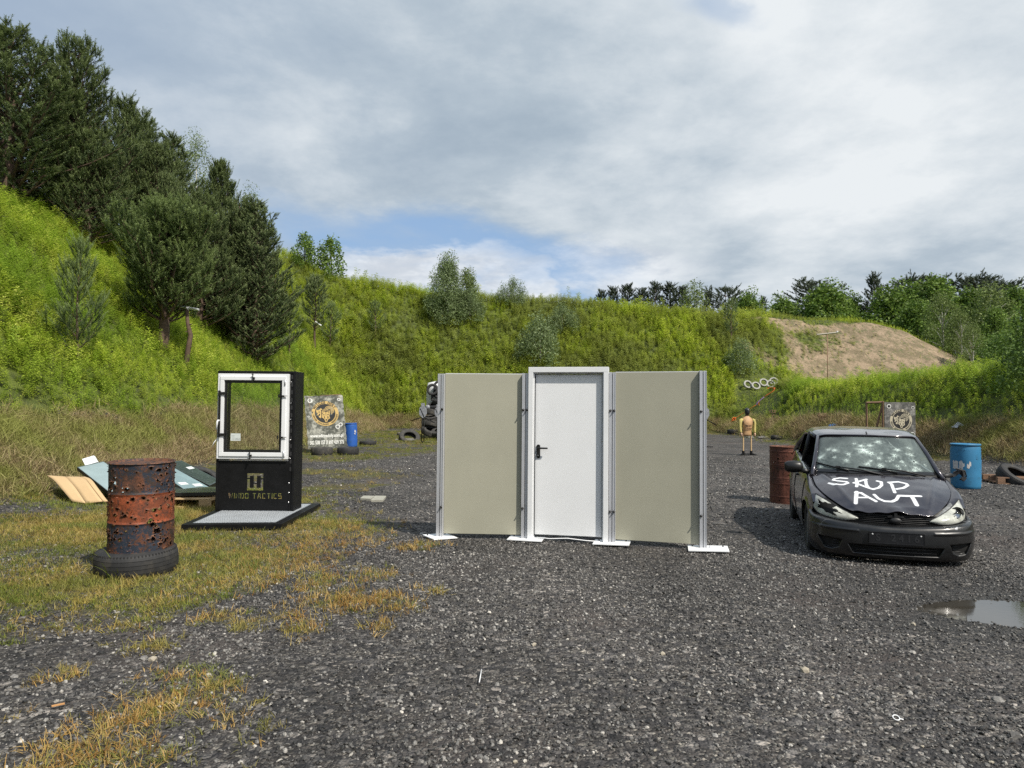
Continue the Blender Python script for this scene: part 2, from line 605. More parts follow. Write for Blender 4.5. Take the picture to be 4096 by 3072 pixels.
def land_masks(x, y):
    """green weeds, mown hay, sand : 0..1"""
    z = height(x, y, False)
    nz = 0.35 * fbm(x, y, 3.0, 61)
    left = x < -5
    back = (y > 46) & ~left
    lim = np.where(left, np.interp(y, [8, 20, 45], [1.5, 1.35, .85]), np.where(back, .55, 1.0)) + nz
    green = np.clip((z - lim) / 0.25, 0, 1)
    hay = np.clip((z - 0.06 - nz * 0.1) / 0.25, 0, 1) * (1 - green)
    s = fbm(x, y, 7.0, 71) * .9 + fbm(x, y, 1.6, 81) * .5
    sand = np.clip((x - 16.5) / 2.5, 0, 1) * np.clip((44 - x) / 4, 0, 1) * np.clip((y - 47) / 2, 0, 1) * np.clip((66 - y) / 3, 0, 1)
    band = np.exp(-((y - 62.3) / 1.0) ** 2) * 0.8 + np.exp(-((y - 57.3) / 1.7) ** 2 - ((x - 25) / 7) ** 2) * 1.1 + np.exp(-((y - 60) / 2.4) ** 2 - ((x - 33) / 6) ** 2) * .7
    sand = sand * np.clip(band * .8 + 1.0 * s + 0.16, 0, 1) * np.where(z > 1.6, 1, 0)
    sand = np.maximum(sand, np.clip((x - 46) / 4, 0, 1) * np.clip(.55 + .5 * s, 0, 1) * .6)
    sand = np.clip(sand * 1.5, 0, 1)
    return green, hay, sand, z


def axis(stops):
    o = []
    for a, b, st in stops:
        o += list(np.arange(a, b, st))
    return np.array(o + [stops[-1][1]])


gx = axis([(-400, -60, 20), (-60, -22, 1.5), (-22, -9, .4), (-9, 9, .16), (9, 22, .3), (22, 46, .6), (46, 90, 2), (90, 400, 25)])
gy = axis([(-60, -8, 6), (-8, 2, .8), (2, 13, .13), (13, 30, .3), (30, 68, .5), (68, 120, 2.5), (120, 700, 40)])
GX, GY = np.meshgrid(gx, gy)
fx_, fy_ = GX.ravel(), GY.ravel()
gz = height(fx_, fy_)
nx, ny = len(gx), len(gy)
ii = (np.arange(ny - 1)[:, None] * nx + np.arange(nx - 1)[None, :]).ravel()
me = np_mesh('ground', np.stack([fx_, fy_, gz], 1), np.stack([ii, ii + 1, ii + nx + 1, ii + nx], 1), smooth=True)
gr, hy, sd, _ = land_masks(fx_, fy_)
attr(me, 'veg', gr); attr(me, 'hay', hy); attr(me, 'sand', sd); attr(me, 'turf', grass_mask(fx_, fy_) * (1 - gr))
wet = np.clip(1.35 * np.exp(-(((fx_ - 4.1) / 1.25) ** 2 + ((fy_ - 5.4) / 0.75) ** 2)), 0, 1)
attr(me, 'wet', wet)
gm = bpy.data.materials.new('ground')
gm.use_nodes = True
q = NT(gm.node_tree)
pos = q.n('ShaderNodeNewGeometry').outputs['Position']
A = lambda n_: q.n('ShaderNodeAttribute', attribute_name=n_).outputs['Fac']
v1 = q.n('ShaderNodeTexVoronoi', {'Vector': pos, 'Scale': 62.0}, feature='F1')
v2 = q.n('ShaderNodeTexVoronoi', {'Vector': pos, 'Scale': 27.0}, feature='F1')
r1 = q.n('ShaderNodeSeparateColor', {0: v1.outputs['Color']}).outputs[0]
r2 = q.n('ShaderNodeSeparateColor', {0: v2.outputs['Color']}).outputs[0]
g1 = q.ramp(r1, [(0.0, (.013, .012, .012)), (0.5, (.036, .034, .033)), (0.8, (.075, .072, .070)), (0.95, (.12, .12, .11)), (1.0, (.24, .23, .21))])
g2 = q.ramp(r2, [(0.0, (.008, .008, .009)), (0.6, (.034, .034, .037)), (0.9, (.085, .085, .086)), (1.0, (.24, .23, .22))])
grav = q.mix(q.rng(q.noise(pos, 9, 3), .4, .6), g1, g2)
grav = q.mix(q.rng(q.noise(pos, 0.55, 5), .5, .72), grav, (.042, .036, .034))
grav = q.mix(1.0, grav, q.ramp(q.noise(pos, 1.3, 6, .6), [(.3, .68), (.7, 1.5)]), 'MULTIPLY')
grav = q.mix(1.0, grav, q.ramp(q.noise(pos, .28, 4, .6), [(.38, .9), (.62, 1.5)]), 'MULTIPLY')
grav = q.mix(1.0, grav, (1.12, 1.05, .98), 'MULTIPLY')
soil = q.mix(q.rng(q.noise(pos, 14, 5), .35, .65), (.06, .05, .022), (.13, .105, .05))
turfc = q.mix(q.rng(q.noise(pos, 1.2, 5), .4, .6), soil, (.085, .085, .02))
hayc = q.mix(q.rng(q.noise(pos, 6, 6, .65), .35, .65), (.085, .062, .035), (.19, .15, .075))
hayc = q.mix(q.rng(q.noise(pos, .7, 4), .5, .62), hayc, (.07, .085, .022))
vegc = q.mix(q.rng(q.noise(pos, 2.0, 5), .4, .6), (.055, .070, .014), (.11, .14, .022))
sandc = q.mix(q.rng(q.noise(pos, 0.9, 9, .75), .40, .58), (.34, .25, .165), (.18, .14, .08))
sandc = q.mix(q.rng(q.noise(pos, 2.2, 9, .75), .52, .62), sandc, (.11, .12, .045))
sandc = q.mix(1.0, sandc, q.ramp(q.noise(pos, 5, 5), [(.3, .8), (.7, 1.15)]), 'MULTIPLY')
edge = q.m('MULTIPLY', q.m('SUBTRACT', q.noise(pos, 3.5, 6, .65), .5), 1.1)
f = lambda a, lo=.35, hi=.65: q.rng(q.m('ADD', A(a), edge), lo, hi)
c = q.mix(f('turf', .3, .75), grav, turfc)
c = q.mix(f('hay'), c, hayc)
c = q.mix(f('veg', .45, .6), c, vegc)
c = q.mix(f('sand', .3, .6), c, sandc)
c = q.mix(q.m('MULTIPLY', A('wet'), .75), c, (.022, .020, .016))
h_ = q.m('ADD', q.m('MULTIPLY', q.m('SUBTRACT', 1.0, v1.outputs['Distance']), .5), q.m('ADD', q.m('MULTIPLY', q.m('SUBTRACT', 1.0, v2.outputs['Distance']), .7), q.m('MULTIPLY', q.noise(pos, 12, 5), .8)))
bp = q.n('ShaderNodeBump', {'Strength': 1.0, 'Distance': 0.028, 'Height': h_})
b = q.n('ShaderNodeBsdfPrincipled', {'Base Color': c, 'Normal': bp.outputs[0], 'Specular IOR Level': .4})
q.set(b.inputs['Roughness'], q.m('SUBTRACT', .78, q.m('MULTIPLY', A('wet'), .35)))
q.n('ShaderNodeOutputMaterial', {0: b.outputs[0]})
prop(link('ground', me, gm), 'dark gravel floor of the pit running up into earth banks', None, None, 'structure')

# puddle
an = np.linspace(0, 2 * PI, 90, endpoint=False)
pr_ = 1 + 0.22 * np.sin(3 * an + 1) + .15 * np.sin(5 * an) + .12 * np.sin(9 * an + 2) + .06 * np.sin(17 * an)
px_ = 4.05 + 1.25 * pr_ * np.cos(an); py_ = 5.42 + .62 * pr_ * np.sin(an)
PUD = list(zip(px_, py_))
zl = -.0195
me = np_mesh('puddle', np.array([(4.05, 5.42, zl)] + [(a, b_, zl) for a, b_ in PUD]), np.array([(0, i + 1, (i + 1) % 90 + 1) for i in range(90)]))
wm = mat('puddle_water', (.035, .030, .022), rough=.03, var=.1, spec=.9, bump=.03, bs=18)
prop(link('puddle', me, wm), None, None, None, 'structure')

# ------------------------------------------------------------------ stones of the gravel
def ico(seed, sub=0):
    import bmesh
    bm = bmesh.new()
    bmesh.ops.create_icosphere(bm, subdivisions=1 + sub, radius=0.5)
    rr = random.Random(seed)
    sc = Vector((rr.uniform(.8, 1.25), rr.uniform(.65, 1.0), rr.uniform(.45, .8)))
    for v in bm.verts:
        k = 1 + .22 * mnoise.noise(v.co * 2.3 + Vector((seed * 3.1, 0, 0)))+ rr.uniform(-.09, .09)
        v.co = Vector((v.co.x * sc.x, v.co.y * sc.y, v.co.z * sc.z)) * k
    m_ = bpy.data.meshes.new('stone')
    bm.to_mesh(m_); bm.free()
    return m_


sm_ = bpy.data.materials.new('gravel_stone')
sm_.use_nodes = True
q = NT(sm_.node_tree)
oi = q.n('ShaderNodeObjectInfo').outputs['Random']
pos = q.n('ShaderNodeNewGeometry').outputs['Position']
c = q.ramp(oi, [(0, (.010, .0095, .009)), (.30, (.028, .0265, .025)), (.55, (.066, .062, .058)), (.80, (.12, .114, .105)), (.95, (.20, .19, .175)), (.99, (.32, .30, .27)), (1, (.46, .43, .38))])
c = q.mix(1.0, c, q.ramp(q.noise(pos, 1.0, 5, .6), [(.3, .6), (.7, 1.4)]), 'MULTIPLY')
c = q.mix(1.0, c, q.ramp(q.noise(pos, .28, 4, .6), [(.38, .85), (.62, 1.42)]), 'MULTIPLY')
c = q.mix(1.0, c, q.ramp(q.noise(pos, 160, 3, .6), [(.3, .6), (.7, 1.5)]), 'MULTIPLY')
b = q.n('ShaderNodeBsdfPrincipled', {'Base Color': c, 'Roughness': .5, 'Specular IOR Level': .5})
q.n('ShaderNodeOutputMaterial', {0: b.outputs[0]})
stones = [ico(i) for i in range(6)]
for s_ in stones:
    s_.materials.append(sm_)


def wedge(n, y0, y1, marg=1.2, k=.74):
    """random ground points in the part of the yard in view, with a margin at the sides"""
    u = rng.random(n)
    y = np.sqrt(y0 * y0 + u * (y1 * y1 - y0 * y0))
    x = (rng.random(n) * 2 - 1) * (y * k + marg)
    return x, y


def stones_in(n, y0, y1, s0, s1, power=2.2):
    x, y = wedge(n, y0, y1)
    z = height(x, y)
    tf = grass_mask(x, y)
    g_, h_, s_, zz = land_masks(x, y)
    keep = (rng.random(n) > tf * .9) & (zz < .12)
    keep &= (z > -.021) | (np.hypot(x - 4.05, (y - 5.42) * 2) > 1.6) | (rng.random(n) < .04)
    clump = .55 + .6 * fbm(x, y, .8, 91)
    keep &= rng.random(n) < np.clip(clump, .15, 1)
    x, y, z = x[keep], y[keep], z[keep]
    s = s0 + (s1 - s0) * rng.random(len(x)) ** power
    return np.stack([x, y, z + s * .06], 1), rng.random((len(x), 3)) * [.9, .9, 6.28], s


pts = [stones_in(200000, 2.6, 8.5, .007, .030, 2.2), stones_in(110000, 8.5, 24, .014, .045, 1.8), stones_in(4000, 2.6, 15, .028, .055, 2.2)]
scatter('gravel', np.concatenate([p[0] for p in pts]), np.concatenate([p[1] for p in pts]), np.concatenate([p[2] for p in pts]), stones, kind='stuff', label='loose dark crushed stone covering the yard')

# ------------------------------------------------------------------ grasses, hay and weeds
def blades(n, L, wdt, spread, seed, droop=.6, segs=3, base=.03):
    rr = random.Random(seed)
    V, F = [], []
    for i in range(n):
        a = rr.uniform(0, 2 * PI); ln = L * rr.uniform(.55, 1.15)
        tilt = rr.uniform(.1, spread); bx, by = rr.gauss(0, base), rr.gauss(0, base)
        tw = a + rr.uniform(-.6, .6) + PI / 2
        p = Vector((bx, by, -.005)); d = Vector((math.cos(a) * math.sin(tilt), math.sin(a) * math.sin(tilt), math.cos(tilt)))
        sd_ = Vector((math.cos(tw), math.sin(tw), 0))
        o = len(V)
        for k in range(segs + 1):
            wk = wdt * (1 - (k / segs) ** 1.6) + .0004
            V += [p - sd_ * wk, p + sd_ * wk]
            p = p + d * ln / segs
            d = (d + Vector((0, 0, -droop * (k + 1) / segs * .8)) + Vector((math.cos(a), math.sin(a), 0)) * .15).normalized()
        for k in range(segs):
            F.append((o + 2 * k, o + 2 * k + 1, o + 2 * k + 3, o + 2 * k + 2))
    m_ = bpy.data.meshes.new('blades')
    m_.from_pydata([tuple(v) for v in V], [], F)
    m_.update()
    return m_


def weed(seed, H=1.0, leaves=34, ll=.11, lw=.012, stems=1, top=0.0):
    rr = random.Random(seed)
    V, F = [], []
    for s_ in range(stems):
        bx, by = (rr.gauss(0, .06), rr.gauss(0, .06)) if stems > 1 else (0, 0)
        h = H * rr.uniform(.75, 1.05)
        lx, ly = rr.uniform(-.15, .15), rr.uniform(-.15, .15)
        P = lambda t_: Vector((bx + lx * t_ * t_ * h, by + ly * t_ * t_ * h, h * t_))
        o = len(V)
        for k in range(4):
            t_ = k / 3; r_ = .005 * (1 - t_ * .7)
            for j in range(3):
                V.append(P(t_) + Vector((math.cos(j * 2.1) * r_, math.sin(j * 2.1) * r_, -.05 * (k == 0))))
        for k in range(3):
            for j in range(3):
                F.append((o + k * 3 + j, o + k * 3 + (j + 1) % 3, o + (k + 1) * 3 + (j + 1) % 3, o + (k + 1) * 3 + j))
        for i in range(leaves):
            t_ = .22 + .8 * (i / leaves) ** .9
            a = i * 2.4 + rr.uniform(-.3, .3)
            sc = ll * (1.25 - .7 * t_) * rr.uniform(.8, 1.2) * (1.0 if t_ < .97 else .6)
            up = rr.uniform(.15, .55) + .9 * max(0, t_ - .7)
            d = Vector((math.cos(a), math.sin(a), up)).normalized()
            sd_ = Vector((-math.sin(a), math.cos(a), 0)) * lw * rr.uniform(.8, 1.3)
            p0 = P(min(t_, 1)); p1 = p0 + d * sc * .5; p2 = p0 + d * sc + Vector((0, 0, -sc * .28))
            o = len(V)
            V += [p0, p1 - sd_, p2, p1 + sd_]
            F.append((o, o + 1, o + 2, o + 3))
    m_ = bpy.data.meshes.new('weed')
    m_.from_pydata([tuple(v) for v in V], [], F)
    m_.update()
    return m_


M_weed = leafmat('weed_leaf', [(0, (.22, .32, .040)), (.3, (.35, .46, .050)), (.7, (.50, .58, .075)), (1, (.64, .67, .16))], patch=(.30, .42, .055), patch_s=.22, trans=.42)
M_weed2 = leafmat('weed_leaf_far', [(0, (.28, .38, .040)), (.5, (.46, .55, .060)), (1, (.62, .65, .13))], patch=(.32, .36, .09), patch_s=.16, trans=.42)
M_dryg = leafmat('dry_grass', [(0, (.20, .14, .05)), (.4, (.40, .29, .09)), (.75, (.33, .27, .06)), (1, (.56, .44, .20))], patch=(.19, .21, .05), patch_s=.9, trans=.25)
M_green = leafmat('short_grass', [(0, (.10, .14, .025)), (.6, (.16, .20, .035)), (1, (.24, .26, .05))], patch=(.22, .22, .05), patch_s=.8, trans=.3)
M_orange = leafmat('scorched_grass', [(0, (.30, .16, .05)), (.5, (.44, .28, .09)), (.8, (.52, .38, .17)), (1, (.34, .30, .06))], trans=.25)
M_hay = leafmat('hay', [(0, (.12, .085, .05)), (.35, (.33, .24, .13)), (.75, (.55, .44, .26)), (1, (.24, .26, .06))], patch=(.24, .25, .07), patch_s=.6, trans=.2)

pb = [blades(16, .085, .0022, 1.4, i, .6) for i in range(4)]
pg = [blades(16, .075, .0022, 1.25, 20 + i, .4) for i in range(4)]
po_ = [blades(12, .10, .003, 1.25, 40 + i, .6) for i in range(3)]
ph = [blades(11, .30, .0042, 1.5, 60 + i, .25, 3, .08) for i in range(6)]
for L_, m_ in ((pb, M_dryg), (pg, M_green), (po_, M_orange), (ph, M_hay)):
    for k_ in L_:
        k_.materials.append(m_)


def turf_points(n, y0, y1, thr=1.0):
    x, y = wedge(n, y0, y1, 1.5)
    m_ = grass_mask(x, y)
    g_, h_, s_, zz = land_masks(x, y)
    k = (rng.random(n) < m_ * thr) & (g_ < .5) & (sdpoly(x, y, [(-3.97, 8.56), (-2.79, 8.66), (-2.84, 10.6), (-4.0, 10.5)]) > .01)
    x, y = x[k], y[k]
    return x, y, height(x, y)


x, y, z = [np.concatenate(a) for a in zip(turf_points(95000, 2.6, 13, 1.0), turf_points(60000, 13, 50, .9))]
xe = rng.uniform(-3.2, -.9, 5500); ye = rng.uniform(2.6, 4.5, 5500)
ke = rng.random(5500) < grass_mask(xe, ye) * .9
x = np.concatenate([x, xe[ke]]); y = np.concatenate([y, ye[ke]]); z = np.concatenate([z, height(xe[ke], ye[ke])])
far = np.clip(y / 12, .8, 2.6)
kind = .06 + fbm(x, y, 2.2, 101) + .35 * rng.standard_normal(len(x)) - np.clip((y - 12) / 60, 0, .3)
cl = np.hypot(x + 1.35, y - 7.2)
kind2 = (np.exp(-((x + 1.6) ** 2 / .9 + (y - 7.6) ** 2 / 1.4)) + np.exp(-((x + 1.2) ** 2 / .5 + (y - 5.6) ** 2 / .4)) + np.exp(-((x + 1.9) ** 2 / .6 + (y - 3.3) ** 2 / .7))) * .8 > rng.random(len(x))
s = rng.uniform(.6, 1.25, len(x)) * far ** .55 * np.where(y < 4.4, .72, .9)
for nm, sel, pro in (('dry_grass', (kind > -.12) & ~kind2, pb), ('green_grass', (kind <= -.12) & ~kind2, pg), ('scorched_grass', kind2, po_)):
    n_ = int(sel.sum())
    scatter(nm, np.stack([x[sel], y[sel], z[sel]], 1), np.stack([rng.normal(0, .2, n_), rng.normal(0, .2, n_), rng.random(n_) * 6.28], 1), s[sel], pro, kind='stuff')

# mown hay on the feet of the banks
n = 130000
x = np.concatenate([rng.uniform(-11.5, -5.0, n // 2), rng.uniform(12.8, 18, n // 4), rng.uniform(-9, 22, n // 4)])
y = np.concatenate([5 + 45 * rng.random(n // 2) ** 1.6, 12 + 38 * rng.random(n // 4) ** 1.3, rng.uniform(45, 54, n // 4)])
g_, h_, s_, zz = land_masks(x, y)
k = (rng.random(n) < h_ * (1 - s_)) & (zz > .06) & (np.abs(x) < y * .78 + 2)
x, y, z = x[k], y[k], height(x[k], y[k]); n_ = len(x)
scatter('mown_hay', np.stack([x, y, z + .01], 1), np.stack([rng.normal(0, .5, n_), rng.normal(0, .5, n_), rng.random(n_) * 6.28], 1), rng.uniform(.6, 1.3, n_) * np.clip(y / 18, .8, 1.8) ** .5, ph, kind='stuff')

# tall weeds on the banks
pw = [weed(i, 1.0, 32, .25, .021) for i in range(6)] + [weed(50 + i, .8, 24, .22, .018, 2) for i in range(4)]
pf = [weed(100 + i, 1.0, 24, .26, .026) for i in range(4)] + [weed(150 + i, .7, 22, .22, .022, 2) for i in range(2)]
for k_ in pw: k_.materials.append(M_weed)
for k_ in pf: k_.materials.append(M_weed2)


KEEP = []
for x_, y_ in ((550, 655), (610, 612), (700, 556), (780, 508), (845, 462), (935, 380), (1012, 318), (1100, 262), (1140, 232), (760, 160), (830, 170), (900, 185), (1000, 150), (1060, 170), (1128, 140)):
    p = hit(2750 + x_ / 3.318, 1500 + y_ / 3.318); KEEP.append((p.x, p.y))


def clear_of(x, y):
    k = np.ones(len(x), bool)
    for kx, ky in KEEP:
        ln = kx / ky
        t_ = np.clip(ky - y, -.6, 3.0)
        k &= np.hypot(x - (kx - ln * t_), y - (ky - t_)) > .75
    return k


def weeds(n, xr, yr, pw_=1.0, bias=1.0):
    x = rng.uniform(*xr, n); y = yr[0] + (yr[1] - yr[0]) * rng.random(n) ** bias
    g_, h_, s_, zz = land_masks(x, y)
    k = (rng.random(n) < g_ * (1 - .93 * s_)) & (np.abs(x) < y * .80 + 3)
    return x[k], y[k]


xl, yl = weeds(25000, (-21, -7.5), (7, 52), 1, 1.25)
xr_, yr_ = weeds(13000, (13.5, 24), (12, 50), 1, 1.1)
x = np.concatenate([xl, xr_]); y = np.concatenate([yl, yr_])
n_ = len(x)
s = (.64 + .26 * fbm(x, y, 2.5, 111)) * rng.uniform(.75, 1.3, n_) * np.where(rng.random(n_) < .06, 1.35, 1)
g_, h_, s_, zz = land_masks(x, y)
s = s * (.55 + .45 * np.clip((zz - 1.3) / 1.2, 0, 1)) * np.where(clear_of(x, y), 1, .32)
scatter('weeds', np.stack([x, y, height(x, y) - .04], 1), np.stack([rng.normal(0, .16, n_), rng.normal(0, .16, n_), rng.random(n_) * 6.28], 1), s, pw, kind='stuff')
x, y = weeds(36000, (-20, 45), (46, 66), 1, 1.0)
x2, y2 = weeds(16000, (44, 75), (46, 80), 1, 1.0)
x = np.concatenate([x, x2]); y = np.concatenate([y, y2])
n_ = len(x)
s = (.78 + .36 * fbm(x, y, 3.5, 121)) * rng.uniform(.7, 1.35, n_) * np.clip(1.25 - (x - 18) / 12, .45, 1) * np.where(rng.random(n_) < .03, 1.7, 1) * np.where(clear_of(x, y), 1, .32)
scatter('weeds_on_far_bank', np.stack([x, y, height(x, y) - .05], 1), np.stack([rng.normal(0, .14, n_), rng.normal(0, .14, n_), rng.random(n_) * 6.28], 1), s, pf, kind='stuff')

# ------------------------------------------------------------------ trees
def tree_mat(name, c0, c1, tip=None, trans=.2, hs=.35):
    m = bpy.data.materials.new(name)
    m.use_nodes = True
    q = NT(m.node_tree)
    g = q.n('ShaderNodeNewGeometry')
    co = q.n('ShaderNodeTexCoord').outputs['Object']
    c = q.mix(g.outputs['Random Per Island'], (*c0, 1), (*c1, 1))
    c = q.mix(1.0, c, q.ramp(q.noise(co, hs * 2.2, 4), [(.3, .75), (.7, 1.3)]), 'MULTIPLY')
    if tip:
        c = q.mix(q.rng(q.n('ShaderNodeAttribute', attribute_name='tip').outputs['Fac'], .3, 1.0, 0, .8), c, (*tip, 1))
    b = q.n('ShaderNodeBsdfPrincipled', {'Base Color': c, 'Roughness': .55, 'Specular IOR Level': .35})
    tr = q.n('ShaderNodeBsdfTranslucent', {'Color': c})
    sh = q.n('ShaderNodeMixShader', {0: trans, 1: b.outputs[0], 2: tr.outputs[0]}).outputs[0]
    q.n('ShaderNodeOutputMaterial', {0: sh})
    return m


M_needle = tree_mat('pine_needles', (.055, .085, .034), (.12, .165, .062), (.30, .36, .15))
M_needle_y = tree_mat('young_pine_needles', (.085, .13, .045), (.15, .205, .075), (.34, .42, .16), .3)
M_needle_far = tree_mat('distant_pine_needles', (.045, .062, .036), (.085, .11, .060))
M_leaf = tree_mat('broad_leaves', (.070, .135, .022), (.20, .29, .05), None, .35)
M_leaf2 = tree_mat('birch_leaves', (.11, .155, .045), (.23, .29, .09), None, .35)
M_leaf3 = tree_mat('willow_leaves', (.11, .155, .06), (.25, .32, .14), None, .3)
M_leaf4 = tree_mat('bush_leaves', (.07, .13, .025), (.17, .26, .05), None, .35)
M_bark = mat('pine_bark', (.10, .065, .045), rough=.9, var=.35, vs=9, bump=.5, bs=30)
M_bark2 = mat('grey_bark', (.16, .15, .13), rough=.9, var=.3, vs=9, bump=.4, bs=30)
M_birch = mat('birch_bark', (.55, .53, .48), rough=.8, var=.15, vs=9, dirt=(.06, .05, .045), dirt_s=12, dirt_a=.8)


def needles(P, D, L, Rn, per, seed, wn=.006, tipv=None):
    """bottle-brush shoots; P start, D unit direction, L length, Rn needle length"""
    g = np.random.default_rng(seed)
    n = len(P)
    Pk = np.repeat(P, per, 0); Dk = np.repeat(D, per, 0); Lk = np.repeat(L, per); Rk = np.repeat(Rn, per)
    t_ = g.random(n * per)
    A_ = g.standard_normal((n * per, 3))
    A_ -= Dk * (A_ * Dk).sum(1, keepdims=True)
    A_ /= np.linalg.norm(A_, axis=1, keepdims=True) + 1e-9
    base = Pk + Dk * (Lk * t_)[:, None]
    nd = Dk * .75 + A_ * .75
    side = np.cross(Dk, A_)
    tip = base + nd * (Rk * g.uniform(.7, 1.2, n * per) * (1.1 - .35 * t_))[:, None]
    wv = side * (wn * g.uniform(.7, 1.5, n * per))[:, None]
    V = np.stack([base - wv, base + wv, tip], 1).reshape(-1, 3)
    F = np.arange(n * per * 3).reshape(-1, 3)
    if tipv is None:
        return V, F, None
    return V, F, np.repeat(np.repeat(tipv, per) * (.55 + .45 * t_), 3)


def pine(seed, H, Rw, base=.12, step=.42, limbs=6, nlen=.07, per=26, up=.5, prof=None, shoot=.26, subs=7, wn=.007, lean=0.0, candle=0.0, trunk_r=None, sparse=1.0):
    """returns (trunk verts/faces via MB, crown arrays)"""
    rr = random.Random(seed)
    wood = MB()
    tr = trunk_r or H * .016 + .02
    lean_a = rr.uniform(0, 6.28)
    axisP = lambda h: Vector((math.cos(lean_a) * lean * (h / H) ** 2 * H + .03 * math.sin(h * 1.7 + seed), math.sin(lean_a) * lean * (h / H) ** 2 * H + .03 * math.cos(h * 1.3), h))
    wood.tube([axisP(H * k / 9) - Vector((0, 0, .3 if k == 0 else 0)) for k in range(10)], [tr * (1 - .93 * k / 9) + .006 for k in range(10)], 7)
    P, D, L, T = [], [], [], []

    def addshoot(p, d, l, tipv=0.0):
        P.append(p); D.append(d.normalized()); L.append(l); T.append(tipv)

    prof = prof or (lambda u: (1 - u) ** .75 * (.45 + .55 * min(1, u * 5 + .4)))
    h = H * base
    while h < H * .985:
        u = (h / H - base) / (1 - base)
        n_ = max(3, int(round(limbs * rr.uniform(.75, 1.2) * (1 - .3 * u))))
        a0 = rr.uniform(0, 6.28)
        for i in range(n_):
            if rr.random() > sparse:
                continue
            a = a0 + i * 2 * PI / n_ + rr.uniform(-.3, .3)
            ln = Rw * prof(u) * rr.choice((rr.uniform(.55, .9), rr.uniform(.85, 1.25))) + .08
            el = rr.uniform(.1, .35) * up * 2 + u * up
            p = axisP(h + rr.uniform(-.08, .08))
            d = Vector((math.cos(a) * math.cos(el), math.sin(a) * math.cos(el), math.sin(el)))
            segs = 5
            pts = [p]
            for k in range(segs):
                d = (d + Vector((0, 0, (.10 + .16 * up * k / segs + candle * .22)))).normalized()
                p = p + d * ln / segs
                pts.append(p)
            wood.tube(pts, [max(.004, tr * .32 * (1 - u * .7) * (1 - .85 * k / segs)) for k in range(segs + 1)], 4, False)
            ns = max(2, int(subs * ln / Rw + 1.5))
            for k in range(ns):
                t_ = (.22 + .78 * (k + rr.random() * .8) / ns)
                t_ = min(t_, .999)
                j = int(t_ * segs); fr = t_ * segs - j
                pp = pts[j].lerp(pts[j + 1], fr)
                dd = (pts[j + 1] - pts[j]).normalized()
                sgn = 1 if k % 2 else -1
                side = dd.cross(Vector((0, 0, 1))).normalized() * sgn
                sub_l = ln * .34 * (1.15 - t_) + .10
                sdv = (dd * rr.uniform(.5, .9) + side * rr.uniform(.4, .9) + Vector((0, 0, rr.uniform(0, .35) * up + candle * .8))).normalized()
                q_ = pp
                m_ = max(1, int(sub_l / (shoot * .8) + .6))
                for s_ in range(m_):
                    l_ = shoot * rr.uniform(.75, 1.2)
                    addshoot(q_, sdv, l_, .15 + .25 * u)
                    e2 = (sdv + side * rr.uniform(-.9, .9) + Vector((0, 0, rr.uniform(0, .6) * up + candle))).normalized()
                    addshoot(q_ + sdv * l_ * .6, e2, l_ * rr.uniform(.6, 1.0), .4 + .4 * u)
                    q_ = q_ + sdv * l_ * .85
                e3 = (sdv + Vector((0, 0, .35 * up + candle * 1.5))).normalized()
                addshoot(q_, e3, shoot * rr.uniform(.7, 1.1) * (1 + .4 * candle), 1.0)
            dd = (pts[-1] - pts[-2]).normalized()
            addshoot(pts[-1] - dd * shoot * .5, dd, shoot * 1.1, .6)
            if candle > .3:
                for s_ in range(4):
                    addshoot(pts[-1 - (s_ % 2)] + Vector((rr.uniform(-.12, .12), rr.uniform(-.12, .12), 0)), Vector((rr.uniform(-.22, .22), rr.uniform(-.22, .22), 1)), shoot * rr.uniform(1.1, 1.7), 1.0)
            for s_ in range(3):
                addshoot(pts[-1], (dd + Vector((rr.uniform(-.5, .5), rr.uniform(-.5, .5), rr.uniform(.1, .7) + candle))).normalized(), shoot * rr.uniform(.7, 1.15) * (1 + .5 * candle), 1.0)
        h += step * rr.uniform(.8, 1.2) * (1 - .35 * u)
    top = axisP(H)
    for s_ in range(5):
        addshoot(top - Vector((0, 0, shoot * .4)), Vector((rr.uniform(-.35, .35), rr.uniform(-.35, .35), 1)), shoot * rr.uniform(1.0, 1.9), 1.0)
    P = np.array([tuple(v) for v in P]); D = np.array([tuple(v) for v in D]); L = np.array(L)
    V, F, T_ = needles(P, D, L, np.full(len(P), nlen), per, seed, wn, np.array(T))
    # shoot cores
    side = np.cross(D, [0.3, 0.2, 0.93]); side /= np.linalg.norm(side, axis=1, keepdims=True)
    s2 = np.cross(D, side); rC = nlen * .13
    C = [P + side * rC, P - side * rC * .5 + s2 * rC * .87, P - side * rC * .5 - s2 * rC * .87, P + D * (L * 1.05)[:, None]]
    CV = np.stack(C, 1).reshape(-1, 3); k = np.arange(len(P)) * 4 + len(V)
    CF = np.concatenate([np.stack([k + a, k + b_, k + 3], 1) for a, b_ in ((0, 1), (1, 2), (2, 0))])
    V = np.concatenate([V, CV]); F = np.concatenate([F, CF]); T_ = np.concatenate([T_, np.repeat(np.array(T) * .6, 4)])
    cm = np_mesh('crown', V, F)
    attr(cm, 'tip', T_)
    return wood, cm


def place_tree(name, wood, cm, bark, leaf, loc, rz, label, cat, group=None, scale=1.0):
    e = empty(name, loc, rz, label, cat, group)
    if isinstance(wood, MB):
        o = wood.build('trunk', bark, e)
    else:
        o = bpy.data.objects.new('trunk', wood); COL.objects.link(o); o.parent = e
    if not cm.materials:
        cm.materials.append(leaf)
    c_ = bpy.data.objects.new('crown', cm); COL.objects.link(c_); c_.parent = e
    e.scale = (scale,) * 3
    return e


def on_land(X_, Y_, sink=.05):
    return (X_, Y_, hz(X_, Y_) - sink)


